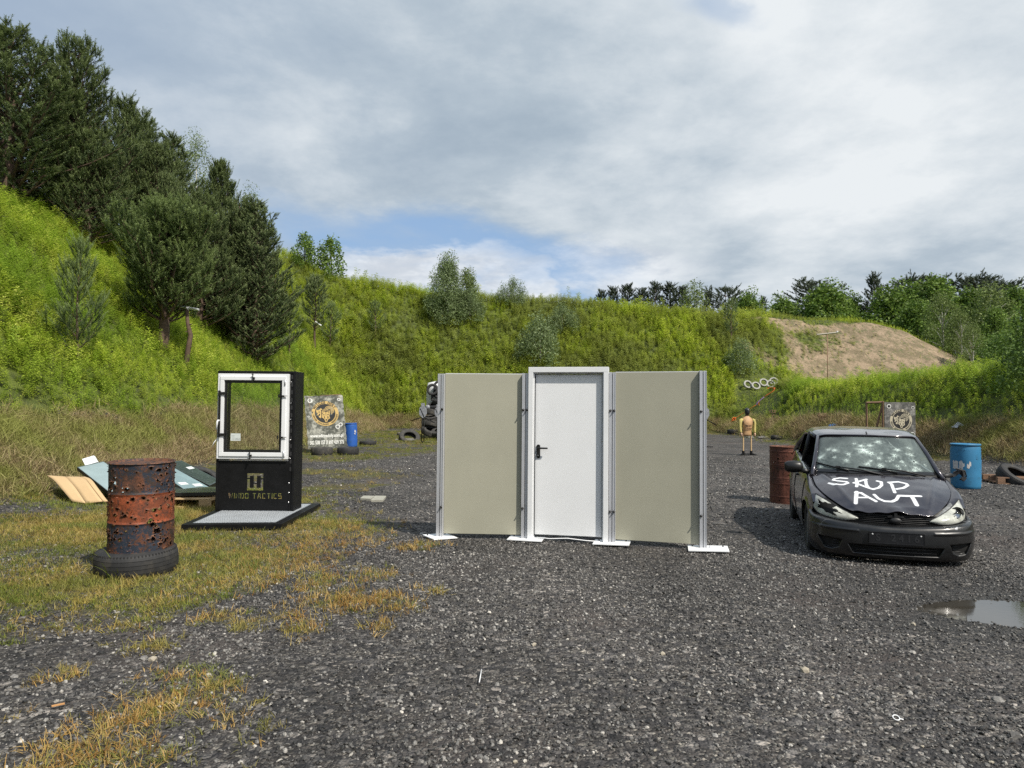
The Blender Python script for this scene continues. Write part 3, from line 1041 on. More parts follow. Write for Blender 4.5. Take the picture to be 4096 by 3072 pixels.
GP = 'pines on the left bank'
dense = lambda u: (1 - u) ** .62 * (.55 + .45 * min(1, u * 4 + .3))
roundp = lambda u: math.sin(PI * min(1, (u * .93 + .10))) ** .6
# big trees along the crest and down the slope, from the left edge of the picture to the right
w1, c1 = pine(11, 8.8, 3.1, .02, .46, 7, .085, 40, .6, dense, .30, 8, .0060, candle=.32)
place_tree('pine_tree', w1, c1, M_bark, M_needle, on_land(-19.6, 27.2), 0, 'tall dark pine at the left edge of the photo, highest top of all', 'tree', GP)
w2, c2 = pine(12, 7.6, 2.6, .02, .46, 7, .085, 38, .6, dense, .30, 8, .0060, candle=.32)
t2_ = place_tree('pine_tree', w2, c2, M_bark, M_needle, on_land(-18.6, 29.6), 0, 'bushy dark pine just right of the tallest one, sweeping down to the weeds', 'tree', GP)
w3, c3 = pine(13, 6.9, 2.3, .03, .46, 6, .085, 38, .7, dense, .32, 8, .0060, candle=.38)
place_tree('pine_tree', w3, c3, M_bark, M_needle, on_land(-18.9, 34.2), 0, 'pine with sparse spiky candles at its top, third along the crest', 'tree', GP)
t4_ = copy_tree(t2_, None, label='dark pine filling the dip behind the second and third crest pines')
t4_.location = on_land(-21.5, 33.5); t4_.rotation_euler.z = 2.1; t4_.scale = (.93, .93, .95)
w5, c5 = pine(15, 6.4, 2.1, .03, .40, 6, .08, 42, .75, dense, .30, 8, .0062)
place_tree('pine_tree', w5, c5, M_bark, M_needle, on_land(-18.3, 37.6), 0, 'slender upright pine on the crest left of the first birch', 'tree', GP)
w6, c6 = pine(16, 7.6, 2.1, .04, .40, 7, .08, 42, .8, dense, .30, 8, .0062, candle=.4)
place_tree('pine_tree', w6, c6, M_bark, M_needle, on_land(-15.4, 36.8), 0, 'grey green pine with a crowd of upright shoots behind the round one', 'tree', GP)
w7, c7 = pine(17, 8.3, 2.5, .02, .40, 7, .08, 42, .65, dense, .28, 9, .0062)
place_tree('pine_tree', w7, c7, M_bark, M_needle, on_land(-12.6, 34.6), 0, 'broad dark pine at the right end of the row, branches down to the ground', 'tree', GP)
t8_ = copy_tree(t2_, None, label='low dark pine wedged between the round pine and the crest')
t8_.location = on_land(-15.0, 30.5); t8_.rotation_euler.z = 4.0; t8_.scale = (.72, .72, .74)
w9, c9 = pine(19, 5.4, 1.75, .24, .30, 8, .075, 32, .9, roundp, .30, 8, .0062, candle=.55)
place_tree('pine_tree', w9, c9, M_bark, M_needle_y, on_land(-12.0, 24.3), 1.0, 'round pale pine with upright candles and bare forked trunk in front of the row', 'tree', GP)
w10, c10 = pine(20, 4.1, 1.5, .10, .62, 5, .13, 60, .75, lambda u: (1 - u) ** .7, .42, 4, .0042, candle=.2, trunk_r=.055)
hp = hit(306, 1440, lift=0)
place_tree('pine_tree', w10, c10, M_bark, M_needle_y, (hp.x, hp.y, hp.z - .05), .4, 'young thin pine with airy whorled branches alone in the bright weeds', 'tree', GP)
for o_ in list(COL.objects):
    if o_.name.startswith('pine_tree'):
        o_.scale = {'tall dark': (1.75, 1.75, .80), 'bushy dar': (1.6, 1.6, 1.02), 'pine with': (1.6, 1.6, .98), 'slender u': (1.55, 1.55, 1.0), 'grey gree': (1.55, 1.55, 1.0), 'broad dar': (1.28, 1.28, .95),
                    'round pal': (1.85, 1.85, .88), 'young thi': (.70, .70, .70)}.get(o_['label'][:9], tuple(o_.scale))
for i, (x_, y_, sx_, sz_, lb) in enumerate(((-22.0, 28.5, 1.6, 1.02, 'dark pine filling the gap behind the two tallest crest pines'), (-20.3, 31.8, 1.5, .80, 'low bushy pine between the second and third crest pines'),
                                             (-20.5, 38.5, 1.6, .92, 'dark pine standing behind the slender upright pine'), (-16.9, 33.2, 1.35, .80, 'dark pine right behind the top of the round pale pine'),
                                             (-13.9, 37.5, 1.4, .88, 'dark pine between the grey green one and the broad one at the end'), (-17.3, 28.6, 1.15, .60, 'low dark pine sweeping over the weeds below the crest'), (-14.2, 32.0, 1.3, .78, 'dark pine just right of the round pale pine, half behind it'),
                                             (-13.6, 34.8, 1.2, .92, 'tall dark pine pressed against the left side of the broad one'), (-24.5, 31.5, 1.6, .95, 'dark pine top behind the bushy crest pine'))):
    c_ = copy_tree(t2_, None, label=lb); c_.location = on_land(x_, y_); c_.rotation_euler.z = 1.1 * i + .5; c_.scale = (sx_, sx_, sz_)
# small pines on the back slope left of the middle
w11, c11 = pine(21, 5.0, 1.35, .36, .38, 6, .10, 26, .8, roundp, .30, 5, .008, trunk_r=.09)
hp = hit(1258, 1415)
pA = place_tree('small_pine', w11, c11, M_bark, M_needle, (hp.x, hp.y, hp.z), .4, 'small bare stemmed pine on the slope, the tallest of three', 'tree', 'young pines on the back slope')
w12, c12 = pine(22, 3.0, .95, .22, .42, 5, .10, 22, .8, roundp, .28, 4, .006, trunk_r=.06, sparse=.8)
hp = hit(1158, 1432)
pB = place_tree('small_pine', w12, c12, M_bark, M_needle_y, (hp.x, hp.y, hp.z), 0, 'thin young pine left of the bare stemmed pine', 'tree', 'young pines on the back slope')
for px_i, py_i, s_i, r_i, lb in ((1320, 1412, .95, 2.0, 'thin young pine right of the bare stemmed pine'), (1500, 1360, .72, 3.3, 'stunted pine low on the slope left of the grey shrub'),
                                  (2925, 1368, .80, 5.0, 'small pine on the back slope beside the sandy hillside'), (1235, 2, 0, 0, None)):
    if lb:
        hp = hit(px_i, py_i)
        c_ = copy_tree(pB, None, label=lb); c_.location = (hp.x, hp.y, hp.z); c_.rotation_euler.z = r_i; c_.scale = (s_i * hp.y / 45,) * 3


def leafy(seed, H, Rw, n, size, base=.25, clumps=40, squash=1.0, trunk_r=.1, oblong=.6, spiky=0.0, limbs=8, gap=1.0, top=.6):
    """broad-leaved tree: trunk, limbs, leaf clumps of small quads"""
    rr = random.Random(seed); g = np.random.default_rng(seed)
    wood = MB()
    wood.tube([(0, 0, -.3), (.03 * H * .3, 0, H * .3), (0, .02 * H, H * .65), (0, 0, H * .92)], [trunk_r, trunk_r * .75, trunk_r * .45, trunk_r * .12], 7)
    cen = []
    for i in range(clumps):
        u = (i + .5) / clumps
        h = base + (1 - base) * u ** .9
        rad = Rw * (math.sin(PI * (.12 + .85 * (h - base) / (1 - base + 1e-6)) ** top) ** .7) if top else Rw
        a = i * 2.39996 + rr.uniform(-.4, .4)
        rd = rad * math.sqrt(rr.uniform(.15, 1.0))
        cen.append((math.cos(a) * rd, math.sin(a) * rd, h * H * rr.uniform(.94, 1.03)))
    cen = np.array(cen)
    for i in range(limbs):
        c_ = cen[int(rr.random() * len(cen))]
        z0 = max(base * H * .6, c_[2] * rr.uniform(.45, .7))
        wood.tube([(0, 0, z0), (c_[0] * .5, c_[1] * .5, (z0 + c_[2]) / 2 + .05 * H), tuple(c_)], [trunk_r * .4, trunk_r * .25, trunk_r * .06], 5)
    w_ = g.random(clumps) * .8 + .4
    cr = Rw * .36 * w_ * gap
    k = g.choice(clumps, n, p=w_ ** 2 / (w_ ** 2).sum())
    dirs = g.standard_normal((n, 3)); dirs /= np.linalg.norm(dirs, axis=1, keepdims=True)
    rad = (g.random(n) ** .45)[:, None]
    P = cen[k] + dirs * rad * (cr[k])[:, None] * [1, 1, .8 + spiky * 2.2]
    P[:, 2] = np.maximum(P[:, 2], base * H * .4)
    a = g.standard_normal((n, 3)) + dirs * .6 + [0, 0, .3]; a /= np.linalg.norm(a, axis=1, keepdims=True)
    b_ = np.cross(a, g.standard_normal((n, 3))); b_ /= np.linalg.norm(b_, axis=1, keepdims=True)
    d2 = np.cross(a, b_)
    s = (size * g.uniform(.6, 1.35, n))[:, None]
    V = np.stack([P - b_ * s, P - d2 * s * oblong, P + b_ * s, P + d2 * s * oblong], 1).reshape(-1, 3)
    return wood, np_mesh('crown', V, np.arange(n * 4).reshape(-1, 4))


# birches showing through the row of pines
wb, cb = leafy(31, 7.2, 1.6, 7500, .045, .10, 60, trunk_r=.07, spiky=.3)
e1 = place_tree('birch_tree', wb, cb, M_birch, M_leaf2, on_land(-18.4, 40.6), 0, 'light green birch between two pines, its small leaves shimmering on the skyline', 'tree', 'birches on the left bank')
e2 = copy_tree(e1, None, label='second birch further right, just left of the broad dark pine'); e2.location = on_land(-15.2, 40.5); e2.rotation_euler.z = 2; e2.scale = (.92, .92, .99)
# willow on the skyline
ws, cs_ = leafy(32, 6.6, 2.3, 18000, .08, .02, 70, trunk_r=.10, spiky=.35, oblong=.5, top=.5)
hp = hit(1790, 1290)
place_tree('willow_bush', ws, cs_, M_bark2, M_leaf3, (hp.x, hp.y, hp.z - .3), 0, 'large silvery willow bush standing up against the sky on the back bank', 'bush', 'bushes on the banks').scale = (.78, .78, .80)
wq, cq = leafy(33, 3.2, 1.4, 5200, .07, .02, 26, trunk_r=.05, spiky=.4, oblong=.5)
hp = hit(1870, 1240)
place_tree('willow_bush', wq, cq, M_bark2, M_leaf2, (hp.x, hp.y, hp.z), 0, 'smaller green bush leaning out of the right side of the large willow', 'bush', 'bushes on the banks').scale = (.95,) * 3
gs = None
for i, (px_i, py_i, s_i, lb) in enumerate(((2160, 1470, 1.35, 'grey green shrub halfway up the slope above the door panel'), (2250, 1340, .85, 'small grey shrub on the slope right of the larger grey one'),
                                          (1880, 1290, .9, 'dark shrub at the foot of the large willow'), (2960, 1500, .9, 'grey shrub at the left end of the sandy slope'), (2050, 1225, .8, 'dark shrub below the skyline right of the willow'))):
    if gs is None:
        wg, cg = leafy(34, 2.6, 1.45, 6000, .06, .02, 24, trunk_r=.05, spiky=.4, oblong=.45)
        hp = hit(px_i, py_i)
        gs = place_tree('shrub', wg, cg, M_bark2, M_leaf3, (hp.x, hp.y, hp.z), 0, lb, 'bush', 'shrubs on the banks'); gs.scale = (s_i,) * 3
    else:
        hp = hit(px_i, py_i); c_ = copy_tree(gs, None, label=lb); c_.location = hp; c_.scale = (s_i,) * 3; c_.rotation_euler.z = i * 1.3
hpp = on_land(-16.2, 58)
wl, cl_ = leafy(35, 3.6, 1.5, 2600, .10, .05, 26, trunk_r=.05, spiky=.5)
place_tree('leafy_bush', wl, cl_, M_bark2, M_leaf, (-15.6, 60.5, hz(-15.6, 60.5) - .2), 0, 'fresh green bush on the skyline above the bare stemmed pine', 'bush', 'bushes on the banks')
c_ = copy_tree(COL.objects[-1].parent or COL.objects[-1], None, label='low fresh green bush right beside the broad dark pine on the skyline')
c_.location = (-17.6, 59.5, hz(-17.6, 59.5) - .2); c_.scale = (.8,) * 3; c_.rotation_euler.z = 2
# right-hand bank: dark bush and pale bush
wr, cr_ = leafy(36, 2.9, 1.7, 7000, .052, .02, 40, trunk_r=.06, spiky=.1)
eB = place_tree('leafy_bush', wr, cr_, M_bark2, M_leaf4, on_land(16.9, 22.2), 0, 'dark rounded bush on the right bank above the blue barrel', 'bush', 'bushes on the right bank')
c_ = copy_tree(eB, None, label='lower bush on the right bank at the edge of the photo'); c_.location = on_land(19.0, 24.0); c_.scale = (1.05, 1.05, 1.0); c_.rotation_euler.z = 2
c_ = copy_tree(eB, None, label='bush far back on the right bank below the birches'); c_.location = on_land(21.5, 31.0); c_.scale = (1.0, 1.0, .9); c_.rotation_euler.z = 4

# distant trees behind the banks
def far_tree(tr, name, px, ytop, Y, label, group, rz, wsc=1.0, base_z=None, m=None):
    p = at(px, ytop, Y)
    zb = base_z if base_z is not None else hz(p.x, p.y)
    Hh = p.z - zb
    c_ = copy_tree(tr[0], None, label=label)
    c_['group'] = group
    c_.name = name
    k = Hh / tr[1]
    c_.scale = (k * wsc, k * wsc, k)
    c_.location = (p.x, p.y, zb - .1)
    c_.rotation_euler.z = rz
    return c_


protos = []
wp, cpn = pine(41, 9.0, 2.0, .25, .62, 5, .17, 12, .6, dense, .42, 5, .028, trunk_r=.14)
wp2, cpn2 = pine(42, 9.0, 2.6, .42, .66, 6, .18, 12, .3, roundp, .45, 6, .028, trunk_r=.16)
wd, cd = leafy(43, 8, 2.9, 11000, .115, .06, 110, trunk_r=.14, limbs=12, gap=.72, spiky=.2)
wd2, cd2 = leafy(44, 8, 2.3, 10000, .10, .10, 100, trunk_r=.12, limbs=12, spiky=.5, gap=.7)
wd3, cd3 = leafy(45, 8, 2.2, 5200, .085, .12, 50, trunk_r=.09, limbs=14, spiky=.3)
PR = {}
first = {}


def ft(kind, px, ytop, Y, label, rz, wsc=1.0, base_z=None):
    nm, cat, grp, wd_, cm_, bark, leaf, h0 = KIND[kind]
    p = at(px, ytop, Y)
    zb = base_z if base_z is not None else hz(p.x, p.y)
    k = (p.z - zb) / h0
    if kind not in first:
        first[kind] = place_tree(nm, wd_, cm_, bark, leaf, (p.x, p.y, zb - .1), rz, label, cat, grp)
        o = first[kind]
    else:
        o = copy_tree(first[kind], None, label=label)
        o.location = (p.x, p.y, zb - .1); o.rotation_euler.z = rz
    o.scale = (k * wsc, k * wsc, k)
    return o


KIND = {'p': ('distant_pine', 'tree', 'pines beyond the far bank', wp, cpn, M_bark, M_needle_far, 9.7),
        'q': ('distant_pine', 'tree', 'flat topped pines beyond the far bank', wp2, cpn2, M_bark, M_needle_far, 9.7),
        'd': ('leafy_tree', 'tree', 'broad leaved trees beyond the far bank', wd, cd, M_bark2, M_leaf, 8.9),
        'e': ('leafy_tree', 'tree', 'upright broad leaved trees beyond the far bank', wd2, cd2, M_bark2, M_leaf, 8.9),
        'b': ('birch_tree', 'tree', 'loose crowned birches beyond the far bank', wd3, cd3, M_birch, M_leaf2, 8.8)}
S_ = 1.8517
far_list = [
    ('p', 1299, 620, 100, 'leftmost small distant pine just showing over the green bank', 1.0), ('p', 1324, 614, 98, 'slim distant pine second from the left on the far skyline', 1.1),
    ('p', 1356, 608, 96, 'distant dark pine with uneven top, third from the left', 1.3), ('p', 1388, 616, 99, 'short distant pine in the middle of the dark row', 1.2),
    ('p', 1416, 603, 96, 'pointed distant pine, tallest of the dark row', 1.1), ('p', 1447, 606, 98, 'broad distant pine left of the pale birch', 1.4),
    ('p', 1474, 612, 97, 'distant pine touching the pale birch on its left', 1.1), ('b', 1503, 600, 92, 'pale loose birch among the dark distant pines', 1.0),
    ('p', 1529, 622, 97, 'small thin pine right of the pale birch', .8), ('q', 1567, 611, 94, 'wide flat topped pine standing apart over the bank', 1.1),
    ('d', 1617, 620, 88, 'fresh green tree right of the flat topped pine', .9), ('p', 1648, 634, 92, 'very small pine in the gap right of the fresh green tree', .7),
    ('d', 1690, 632, 84, 'low rounded green tree above the sandy crest', 1.1), ('q', 1752, 597, 90, 'dark spreading pine behind the big rounded green tree', 1.3),
    ('d', 1786, 602, 80, 'big rounded green tree above the sandy crest', 1.35), ('d', 1838, 622, 84, 'shoulder tree right of the big rounded green tree', .8),
    ('p', 1888, 583, 82, 'tall narrow wispy pine at the start of the right hand wood', .9), ('d', 1925, 604, 78, 'rounded tree right of the tall wispy pine', 1.1),
    ('e', 1972, 596, 80, 'yellow green tree with jagged top in the right hand wood', 1.2), ('q', 1962, 588, 92, 'dark pine top behind the jagged yellow green tree', 1.0),
    ('e', 2022, 584, 76, 'highest broad leaved tree of the right hand wood', 1.3), ('q', 2010, 586, 90, 'dark pine crown just left behind the highest leafy tree', 1.0),
    ('b', 2035, 625, 64, 'pale birch in front of the wood, below the highest tree', 1.3), ('q', 2090, 588, 88, 'dark pine crown in the middle of the right hand skyline', 1.3),
    ('q', 2128, 590, 90, 'dark pine crown second from the right on the skyline', 1.3), ('e', 2095, 610, 74, 'green tree under the dark pine crowns', 1.2),
    ('b', 2140, 603, 70, 'tall pale birch near the right edge of the photo', 1.3), ('q', 2170, 600, 92, 'rightmost dark pine crown against the sky', 1.1),
    ('e', 2190, 608, 76, 'green tree at the right edge of the photo', 1.3), ('b', 2075, 660, 62, 'low grey green birch at the right shoulder of the sandy hill', 1.2),
    ('d', 1985, 640, 70, 'dark green undergrowth tree behind the sandy crest', 1.3), ('e', 2150, 655, 64, 'bushy tree above the brown bank at the right edge', 1.2), ('b', 2100, 690, 58, 'small pale sapling beside the brown bank on the right', 1.1)]
for i, (k_, x_, y_, Y_, lb, ws_) in enumerate(far_list):
    ft(k_, x_ * S_, y_ * S_, Y_, lb, i * 1.7, ws_)

# ------------------------------------------------------------------ common materials of the things
M_alu = mat('aluminium', (.56, .57, .60), rough=.40, metal=.45, var=.05, vs=4)
M_white = mat('white_paint', (.80, .81, .82), rough=.42, var=.02, vs=3, bump=.06, bs=120)
M_whitef = mat('white_frame_paint', (.78, .79, .80), rough=.35, var=.03, vs=5)
M_board = mat('beige_board', (.375, .365, .285), rough=.5, var=.05, vs=1.6, bump=.03, bs=200)
M_black = mat('black_steel', (.0065, .0065, .007), rough=.5, var=.3, vs=6, spec=.22, dirt=(.03, .03, .03), dirt_s=40, dirt_a=.2)
M_blackp = mat('black_plastic', (.012, .012, .012), rough=.35, var=.1)
M_rubber = mat('tyre_rubber', (.022, .022, .023), rough=.72, var=.25, vs=10, dirt=(.09, .08, .065), dirt_s=6, dirt_a=.35)
M_rubber2 = mat('dusty_tyre_rubber', (.045, .043, .040), rough=.85, var=.25, vs=10, dirt=(.16, .14, .11), dirt_s=6, dirt_a=.5)
M_rubber3 = mat('pale_dusty_tyre', (.16, .145, .115), rough=.9, var=.2, vs=10)
M_wtyre = mat('white_painted_tyre', (.40, .39, .36), rough=.8, var=.2, vs=8, dirt=(.15, .14, .12), dirt_s=8, dirt_a=.6)
M_chrome = mat('bright_metal', (.6, .6, .6), rough=.25, metal=1.0, var=.05)
M_pine = mat('pallet_wood', (.52, .36, .19), rough=.8, var=.18, vs=12, bump=.2, bs=80)
M_oldw = mat('weathered_pallet_wood', (.22, .13, .08), rough=.85, var=.3, vs=10, bump=.3, bs=80)
M_card = mat('chipboard_sheet', (.56, .39, .21), rough=.85, var=.05, vs=2, bump=.05, bs=150)
M_steel = mat('shot_up_steel', (.22, .23, .25), rough=.55, metal=.3, var=.35, vs=14, dirt=(.55, .56, .58), dirt_s=22, dirt_a=.7)
M_lampw = mat('lamp_housing', (.55, .56, .56), rough=.5, var=.05)


def tyre(R_=.33, w_=.20, rin=.20, tread=True, n=72):
    """tyre standing on its axle direction z, resting on z=0 when flat on the ground"""
    m = MB()
    h = w_ / 2
    prof = []
    ks = [-.92, -.66, -.62, -.30, -.26, .05, .09, .38, .42, .68, .72, .92] if tread else [-.9, .9]
    rows = [(rin, -h * .72), (rin + .012, -h * .92), (rin + (R_ - rin) * .45, -h * 1.04), (R_ - .050, -h * .98), (R_ - .026, -h * .88), (R_ - .012, -h * .72)]
    grooves = [(-.52, -.46), (-.18, -.12), (.14, .20), (.48, .54)] if tread else []
    for a, b_ in grooves:
        cr0 = R_ - .030 * abs(a + .03) ** 3
        rows += [(cr0, h * (a + .008)), (cr0 - .006, h * (a + .014)), (cr0 - .006, h * (a + .040)), (cr0, h * (a + .046))]
    rows += [(R_ - .012, h * .72), (R_ - .026, h * .88), (R_ - .050, h * .98), (rin + (R_ - rin) * .45, h * 1.04), (rin + .012, h * .92), (rin, h * .72),
             (rin + .02, h * .66), (R_ - .03, h * .78), (R_ - .02, 0), (R_ - .03, -h * .78), (rin + .02, -h * .66)]
    m.lathe(rows, n, Matrix.Translation((0, 0, h * 1.04)), sm=False, close=True)
    if tread:
        for k in range(n):
            th = 2 * PI * (k + .5) / n
            for s_ in (-1, 1):
                m.box(((R_ - .021) * math.cos(th), (R_ - .021) * math.sin(th), h * 1.04 + s_ * h * .80), (.012, .010, h * .22), Matrix.Rotation(th, 3, 'Z'))
    return m


def tyre_at(p, rot=(0, 0, 0), R_=.33, w_=.2, rin=.2, m=None, label='', group='tyres lying in the pit', name='tyre', tread=True):
    o = tyre(R_, w_, rin, tread).build(name, m or M_rubber)
    o.location = p
    o.rotation_euler = rot
    prop(o, label, 'tyre', group)
    return o


# ------------------------------------------------------------------ the wall of two boards and a door
AX = [gnd(1762, 2153), gnd(2100, 2160), gnd(2448, 2176), gnd(2811, 2198)]
wall_dir = (AX[3] - AX[0]).normalized()
wang = math.atan2(wall_dir.y, wall_dir.x)
PW = .118                                     # a pair of channels
PH = [1.905, 1.915, 1.925, 1.935]
wall = empty('door_wall', AX[0], wang, 'free standing wall of two beige boards in aluminium posts with a white door in the middle', 'wall')
W2L = Matrix.Rotation(-wang, 3, 'Z')
L = [W2L @ (a - AX[0]) for a in AX]
for i, l in enumerate(L):
    H_ = PH[i]
    e = MB()
    # two square profiles side by side with a slot, and a thin flange
    e.bb(-.038, -.004, -.06, .012, .02, H_)
    e.bb(.004, .038, -.06, .012, .02, H_)
    e.bb(-.0038, .0038, -.03, .010, .02, H_ - .004)
    for sx_ in (-1, 1):
        e.bb(sx_ * .034 - .002, sx_ * .034 + .002, -.066, -.0602, .02, H_ - .003)
    o = e.build('post', M_alu, wall, .002, loc=l)
    o['label'] = ['outer left post', 'post left of the door', 'post right of the door', 'outer right post'][i]
    b_ = MB()
    z1, z2 = (1.905 - .41) , .37
    cols = {0: (.021,), 1: (-.021, .021), 2: (-.021, .021), 3: (-.021,)}[i]
    for cx_ in cols:
        for zz_ in ((z1, z2) if not (i == 1 and cx_ > 0) else (z1,)):
            bb_ = MB()
            bb_.lathe([(0, .030), (.006, .030), (.0075, .027), (.0075, .012), (.010, .010), (.0135, .008), (.0145, 0)], 10, Matrix.Rotation(PI / 2, 4, 'X'))
            bb_.build('bolt', M_blackp, o, loc=(cx_, -.066, zz_))
# boards
def board(i, j, z0, z1, lb):
    a = L[i] + Vector((.039, 0, 0)); b_ = L[j] - Vector((.039, 0, 0))
    d = b_ - a
    e = MB(); e.bb(0, d.length, -.008, .008, z0, z1)
    o = e.build('board', M_board, wall, .001, loc=a)
    o.rotation_euler = (0, 0, math.atan2(d.y, d.x))
    o['label'] = lb
    e = MB(); e.bb(0, d.length, -.0085, .0085, z1 + .0005, z1 + .008)
    o2 = e.build('edge_trim', M_white, o)
    return o


board(0, 1, .06, 1.905, 'left beige board')
board(2, 3, .055, 1.925, 'right beige board')
# door frame and leaf
a = L[1] + Vector((.040, 0, 0)); b_ = L[2] - Vector((.040, 0, 0))
d = b_ - a; DW = d.length; DH = 1.985
da = math.atan2(d.y, d.x)
fr = MB()
for x0, x1 in ((0, .055), (DW - .055, DW)):
    fr.bb(x0, x1, -.085, .03, .02, DH - .0605)
fr.bb(0, DW, -.085, .03, DH - .060, DH)
for x0, x1 in ((.0555, .068), (DW - .068, DW - .0555)):        # rebate
    fr.bb(x0, x1, -.052, .028, .022, DH - .074)
fr.bb(.0555, DW - .0555, -.052, .028, DH - .073, DH - .0608)
o = fr.build('door_frame', M_whitef, wall, .003, loc=a); o.rotation_euler.z = da
FRM = o
e = MB()
e.bb(.0685, .0715, -.051, -.01, .06, DH - .078); e.bb(DW - .0715, DW - .0685, -.051, -.01, .06, DH - .078); e.bb(.071, DW - .071, -.051, -.01, DH - .0775, DH - .0745)
e.build('seal', mat('dark_seal', (.04, .045, .05), rough=.6), FRM)
lf = MB(); lf.bb(.073, DW - .073, -.022, .022, .075, DH - .080)
door = lf.build('door', M_white, wall, .003, loc=a); door.rotation_euler.z = da
hd = MB()
pl = [(-.0235 + .0, -.125)]
poly = []
for k in range(24):
    th = 2 * PI * k / 24
    poly.append((.022 * math.cos(th), .022 * math.sin(th) + (.058 if math.sin(th) > 0 else -.058)))
hd.prism(poly, .009, Matrix.Translation((0, -.009, 0)))
hd.tube([(0, -.008, .040), (0, -.05, .040)], .011, 12)
hd.tube([(0, -.050, .040), (.02, -.056, .040), (.115, -.056, .040)], [.010, .0105, .0095], 12)
hd.lathe([(0, .014), (.010, .014), (.010, 0)], 12, Matrix.Translation((0, -.009, -.045)) @ Matrix.Rotation(PI / 2, 4, 'X'))
h_ = hd.build('door_handle', M_blackp, door, .0015, loc=(.112, -.0225, 1.02))
ky = MB(); ky.bb(-.0015, .0015, -.0255, -.0235, -.054, -.038); ky.lathe([(0, .003), (.005, .003), (.005, 0)], 10, Matrix.Translation((0, -.0232, -.043)) @ Matrix.Rotation(PI / 2, 4, 'X'))
ky.build('keyhole', M_chrome, h_ if False else door, loc=(.112, -.0225, 1.02))
sl = MB()
sl.tube([(.10, -.04, .045), (.25, -.045, .036), (DW * .5, -.05, .050), (DW - .25, -.05, .034), (DW - .09, -.05, .030)], .011, 8, flat=.5)
s_o = sl.build('threshold_strap', M_white, wall, loc=a); s_o.rotation_euler.z = da
for i, (sx_, sy_, rz_, off) in enumerate(((.30, .30, R(43), (0, -.03)), (.40, .22, R(-2), (.02, -.06)), (.40, .24, R(-4), (.0, -.06)), (.42, .27, R(-2), (.05, -.07)))):
    e = MB(); e.box((0, 0, 0), (sx_, sy_, .012))
    for bx_ in (-1, 1):
        e.lathe([(0, .012), (.008, .012), (.009, .0)], 8, Matrix.Translation((bx_ * sx_ * .38, sy_ * .3, .006)), mi=1)
    o = e.build('foot_plate', [M_white, M_blackp], wall, .002, loc=L[i] + Vector((off[0], off[1], .026)))
    o.rotation_euler = (R(1.5), R([1, .5, -1, -1.5][i]), rz_)
    e = MB()
    for s_ in (-1, 1):
        e.lathe([(0, .02), (.008, .02), (.008, 0)], 8, Matrix.Translation((s_ * .02 , .02, .006)))
    e.build('fixing_bolt', M_alu, o)

# ------------------------------------------------------------------ the window unit on its platform
WX0, WX1, WY = -4.02, -3.035, 9.72
unit = empty('window_training_stand', (0, 0, 0), 0, 'black steel stand with a white window above cut out lettering, on a low chequer platform', 'window stand')
UZ = hz(-3.4, 9.7)
pf_ = MB()
P0, P1, P2, P3 = Vector((-3.955, 8.57, UZ)), Vector((-2.79, 8.70, UZ)), Vector((-2.82, 10.58, UZ)), Vector((-4.12, 10.5, UZ))
def slab(m_, pts, z0, z1, mi=0):
    n = len(pts)
    V = [(p[0], p[1], z0) for p in pts] + [(p[0], p[1], z1) for p in pts]
    F = [tuple(range(n))[::-1], tuple(range(n, 2 * n))] + [(i, (i + 1) % n, n + (i + 1) % n, n + i) for i in range(n)]
    m_.add(V, F, mi)
slab(pf_, (P0, P1, P2, P3), UZ + .005, UZ + .075)
pf_.build('platform', M_black, unit, .004)
def lerp2(u, v):
    return P0.lerp(P1, u).lerp(P3.lerp(P2, u), v)
tp = MB()
slab(tp, (lerp2(.085, .055), lerp2(.915, .055), lerp2(.915, .945), lerp2(.085, .945)), UZ + .0755, UZ + .079)
NU, NV = 30, 52
for i in range(NU):
    for j in range(NV):
        c0 = lerp2(.095 + .81 * (i + .5) / NU, .06 + .88 * (j + .5) / NV)
        a_ = R(45) * (1 if (i + j) % 2 else -1)
        tp.box((c0.x, c0.y, UZ + .0795), (.026, .0055, .003), Matrix.Rotation(a_, 3, 'Z'), 1)
tp.build('chequer_plate', [mat('galvanised_plate', (.42, .45, .48), rough=.45, metal=.55, var=.1), mat('chequer_ridge', (.72, .74, .76), rough=.4, metal=.4, var=.05)], unit)
UH = 1.985
yb = WY + .37
bz = MB()
# box frame: sides, top; front lower panel is a sheet with cut-outs
bz.bb(WX0 - .004, WX0 + .03, WY - .012, yb, UZ + .08, UZ + UH - .0305)
bz.bb(WX1 + .045, WX1 + .075, WY - .012, yb, UZ + .08, UZ + UH - .0305)
bz.bb(WX0 - .004, WX1 + .075, WY - .012, yb, UZ + UH - .03, UZ + UH)
bz.bb(WX0 + .03, WX1 + .045, WY + .06, WY + .09, UZ + .08, UZ + .10)
bz.bb(WX1 - .02, WX1 + .0445, WY + .004, WY + .03, UZ + .08, UZ + UH - .031)
bz.build('steel_frame', M_black, unit, .003)
for zz_ in (.20, .33, .46):
    bl = MB()
    bl.lathe([(0, .01), (.008, .008), (.012, 0)], 10, Matrix.Translation((WX1 + .005, WY + .004, UZ + zz_)) @ Matrix.Rotation(PI / 2, 4, 'X'))
    bl.build('bolt', M_chrome, unit)
for k in range(13):
    sl_ = MB()
    zz_ = UZ + .62 + k * .105
    sl_.bb(WX1 + .012, WX1 + .036, WY - .003, WY + .0035, zz_, zz_ + .055)
    sl_.build('slot', mat('slot_shadowed_steel', (.03, .03, .032), rough=.3), unit)
for zz_ in (1.84, 1.33, .80, 1.55, 1.05):
    pk = MB(); pk.tube([(WX1 + .0, WY - .022, UZ + zz_), (WX1 + .03, WY - .022, UZ + zz_)], .004, 6)
    pk.build('pin', M_chrome, unit)

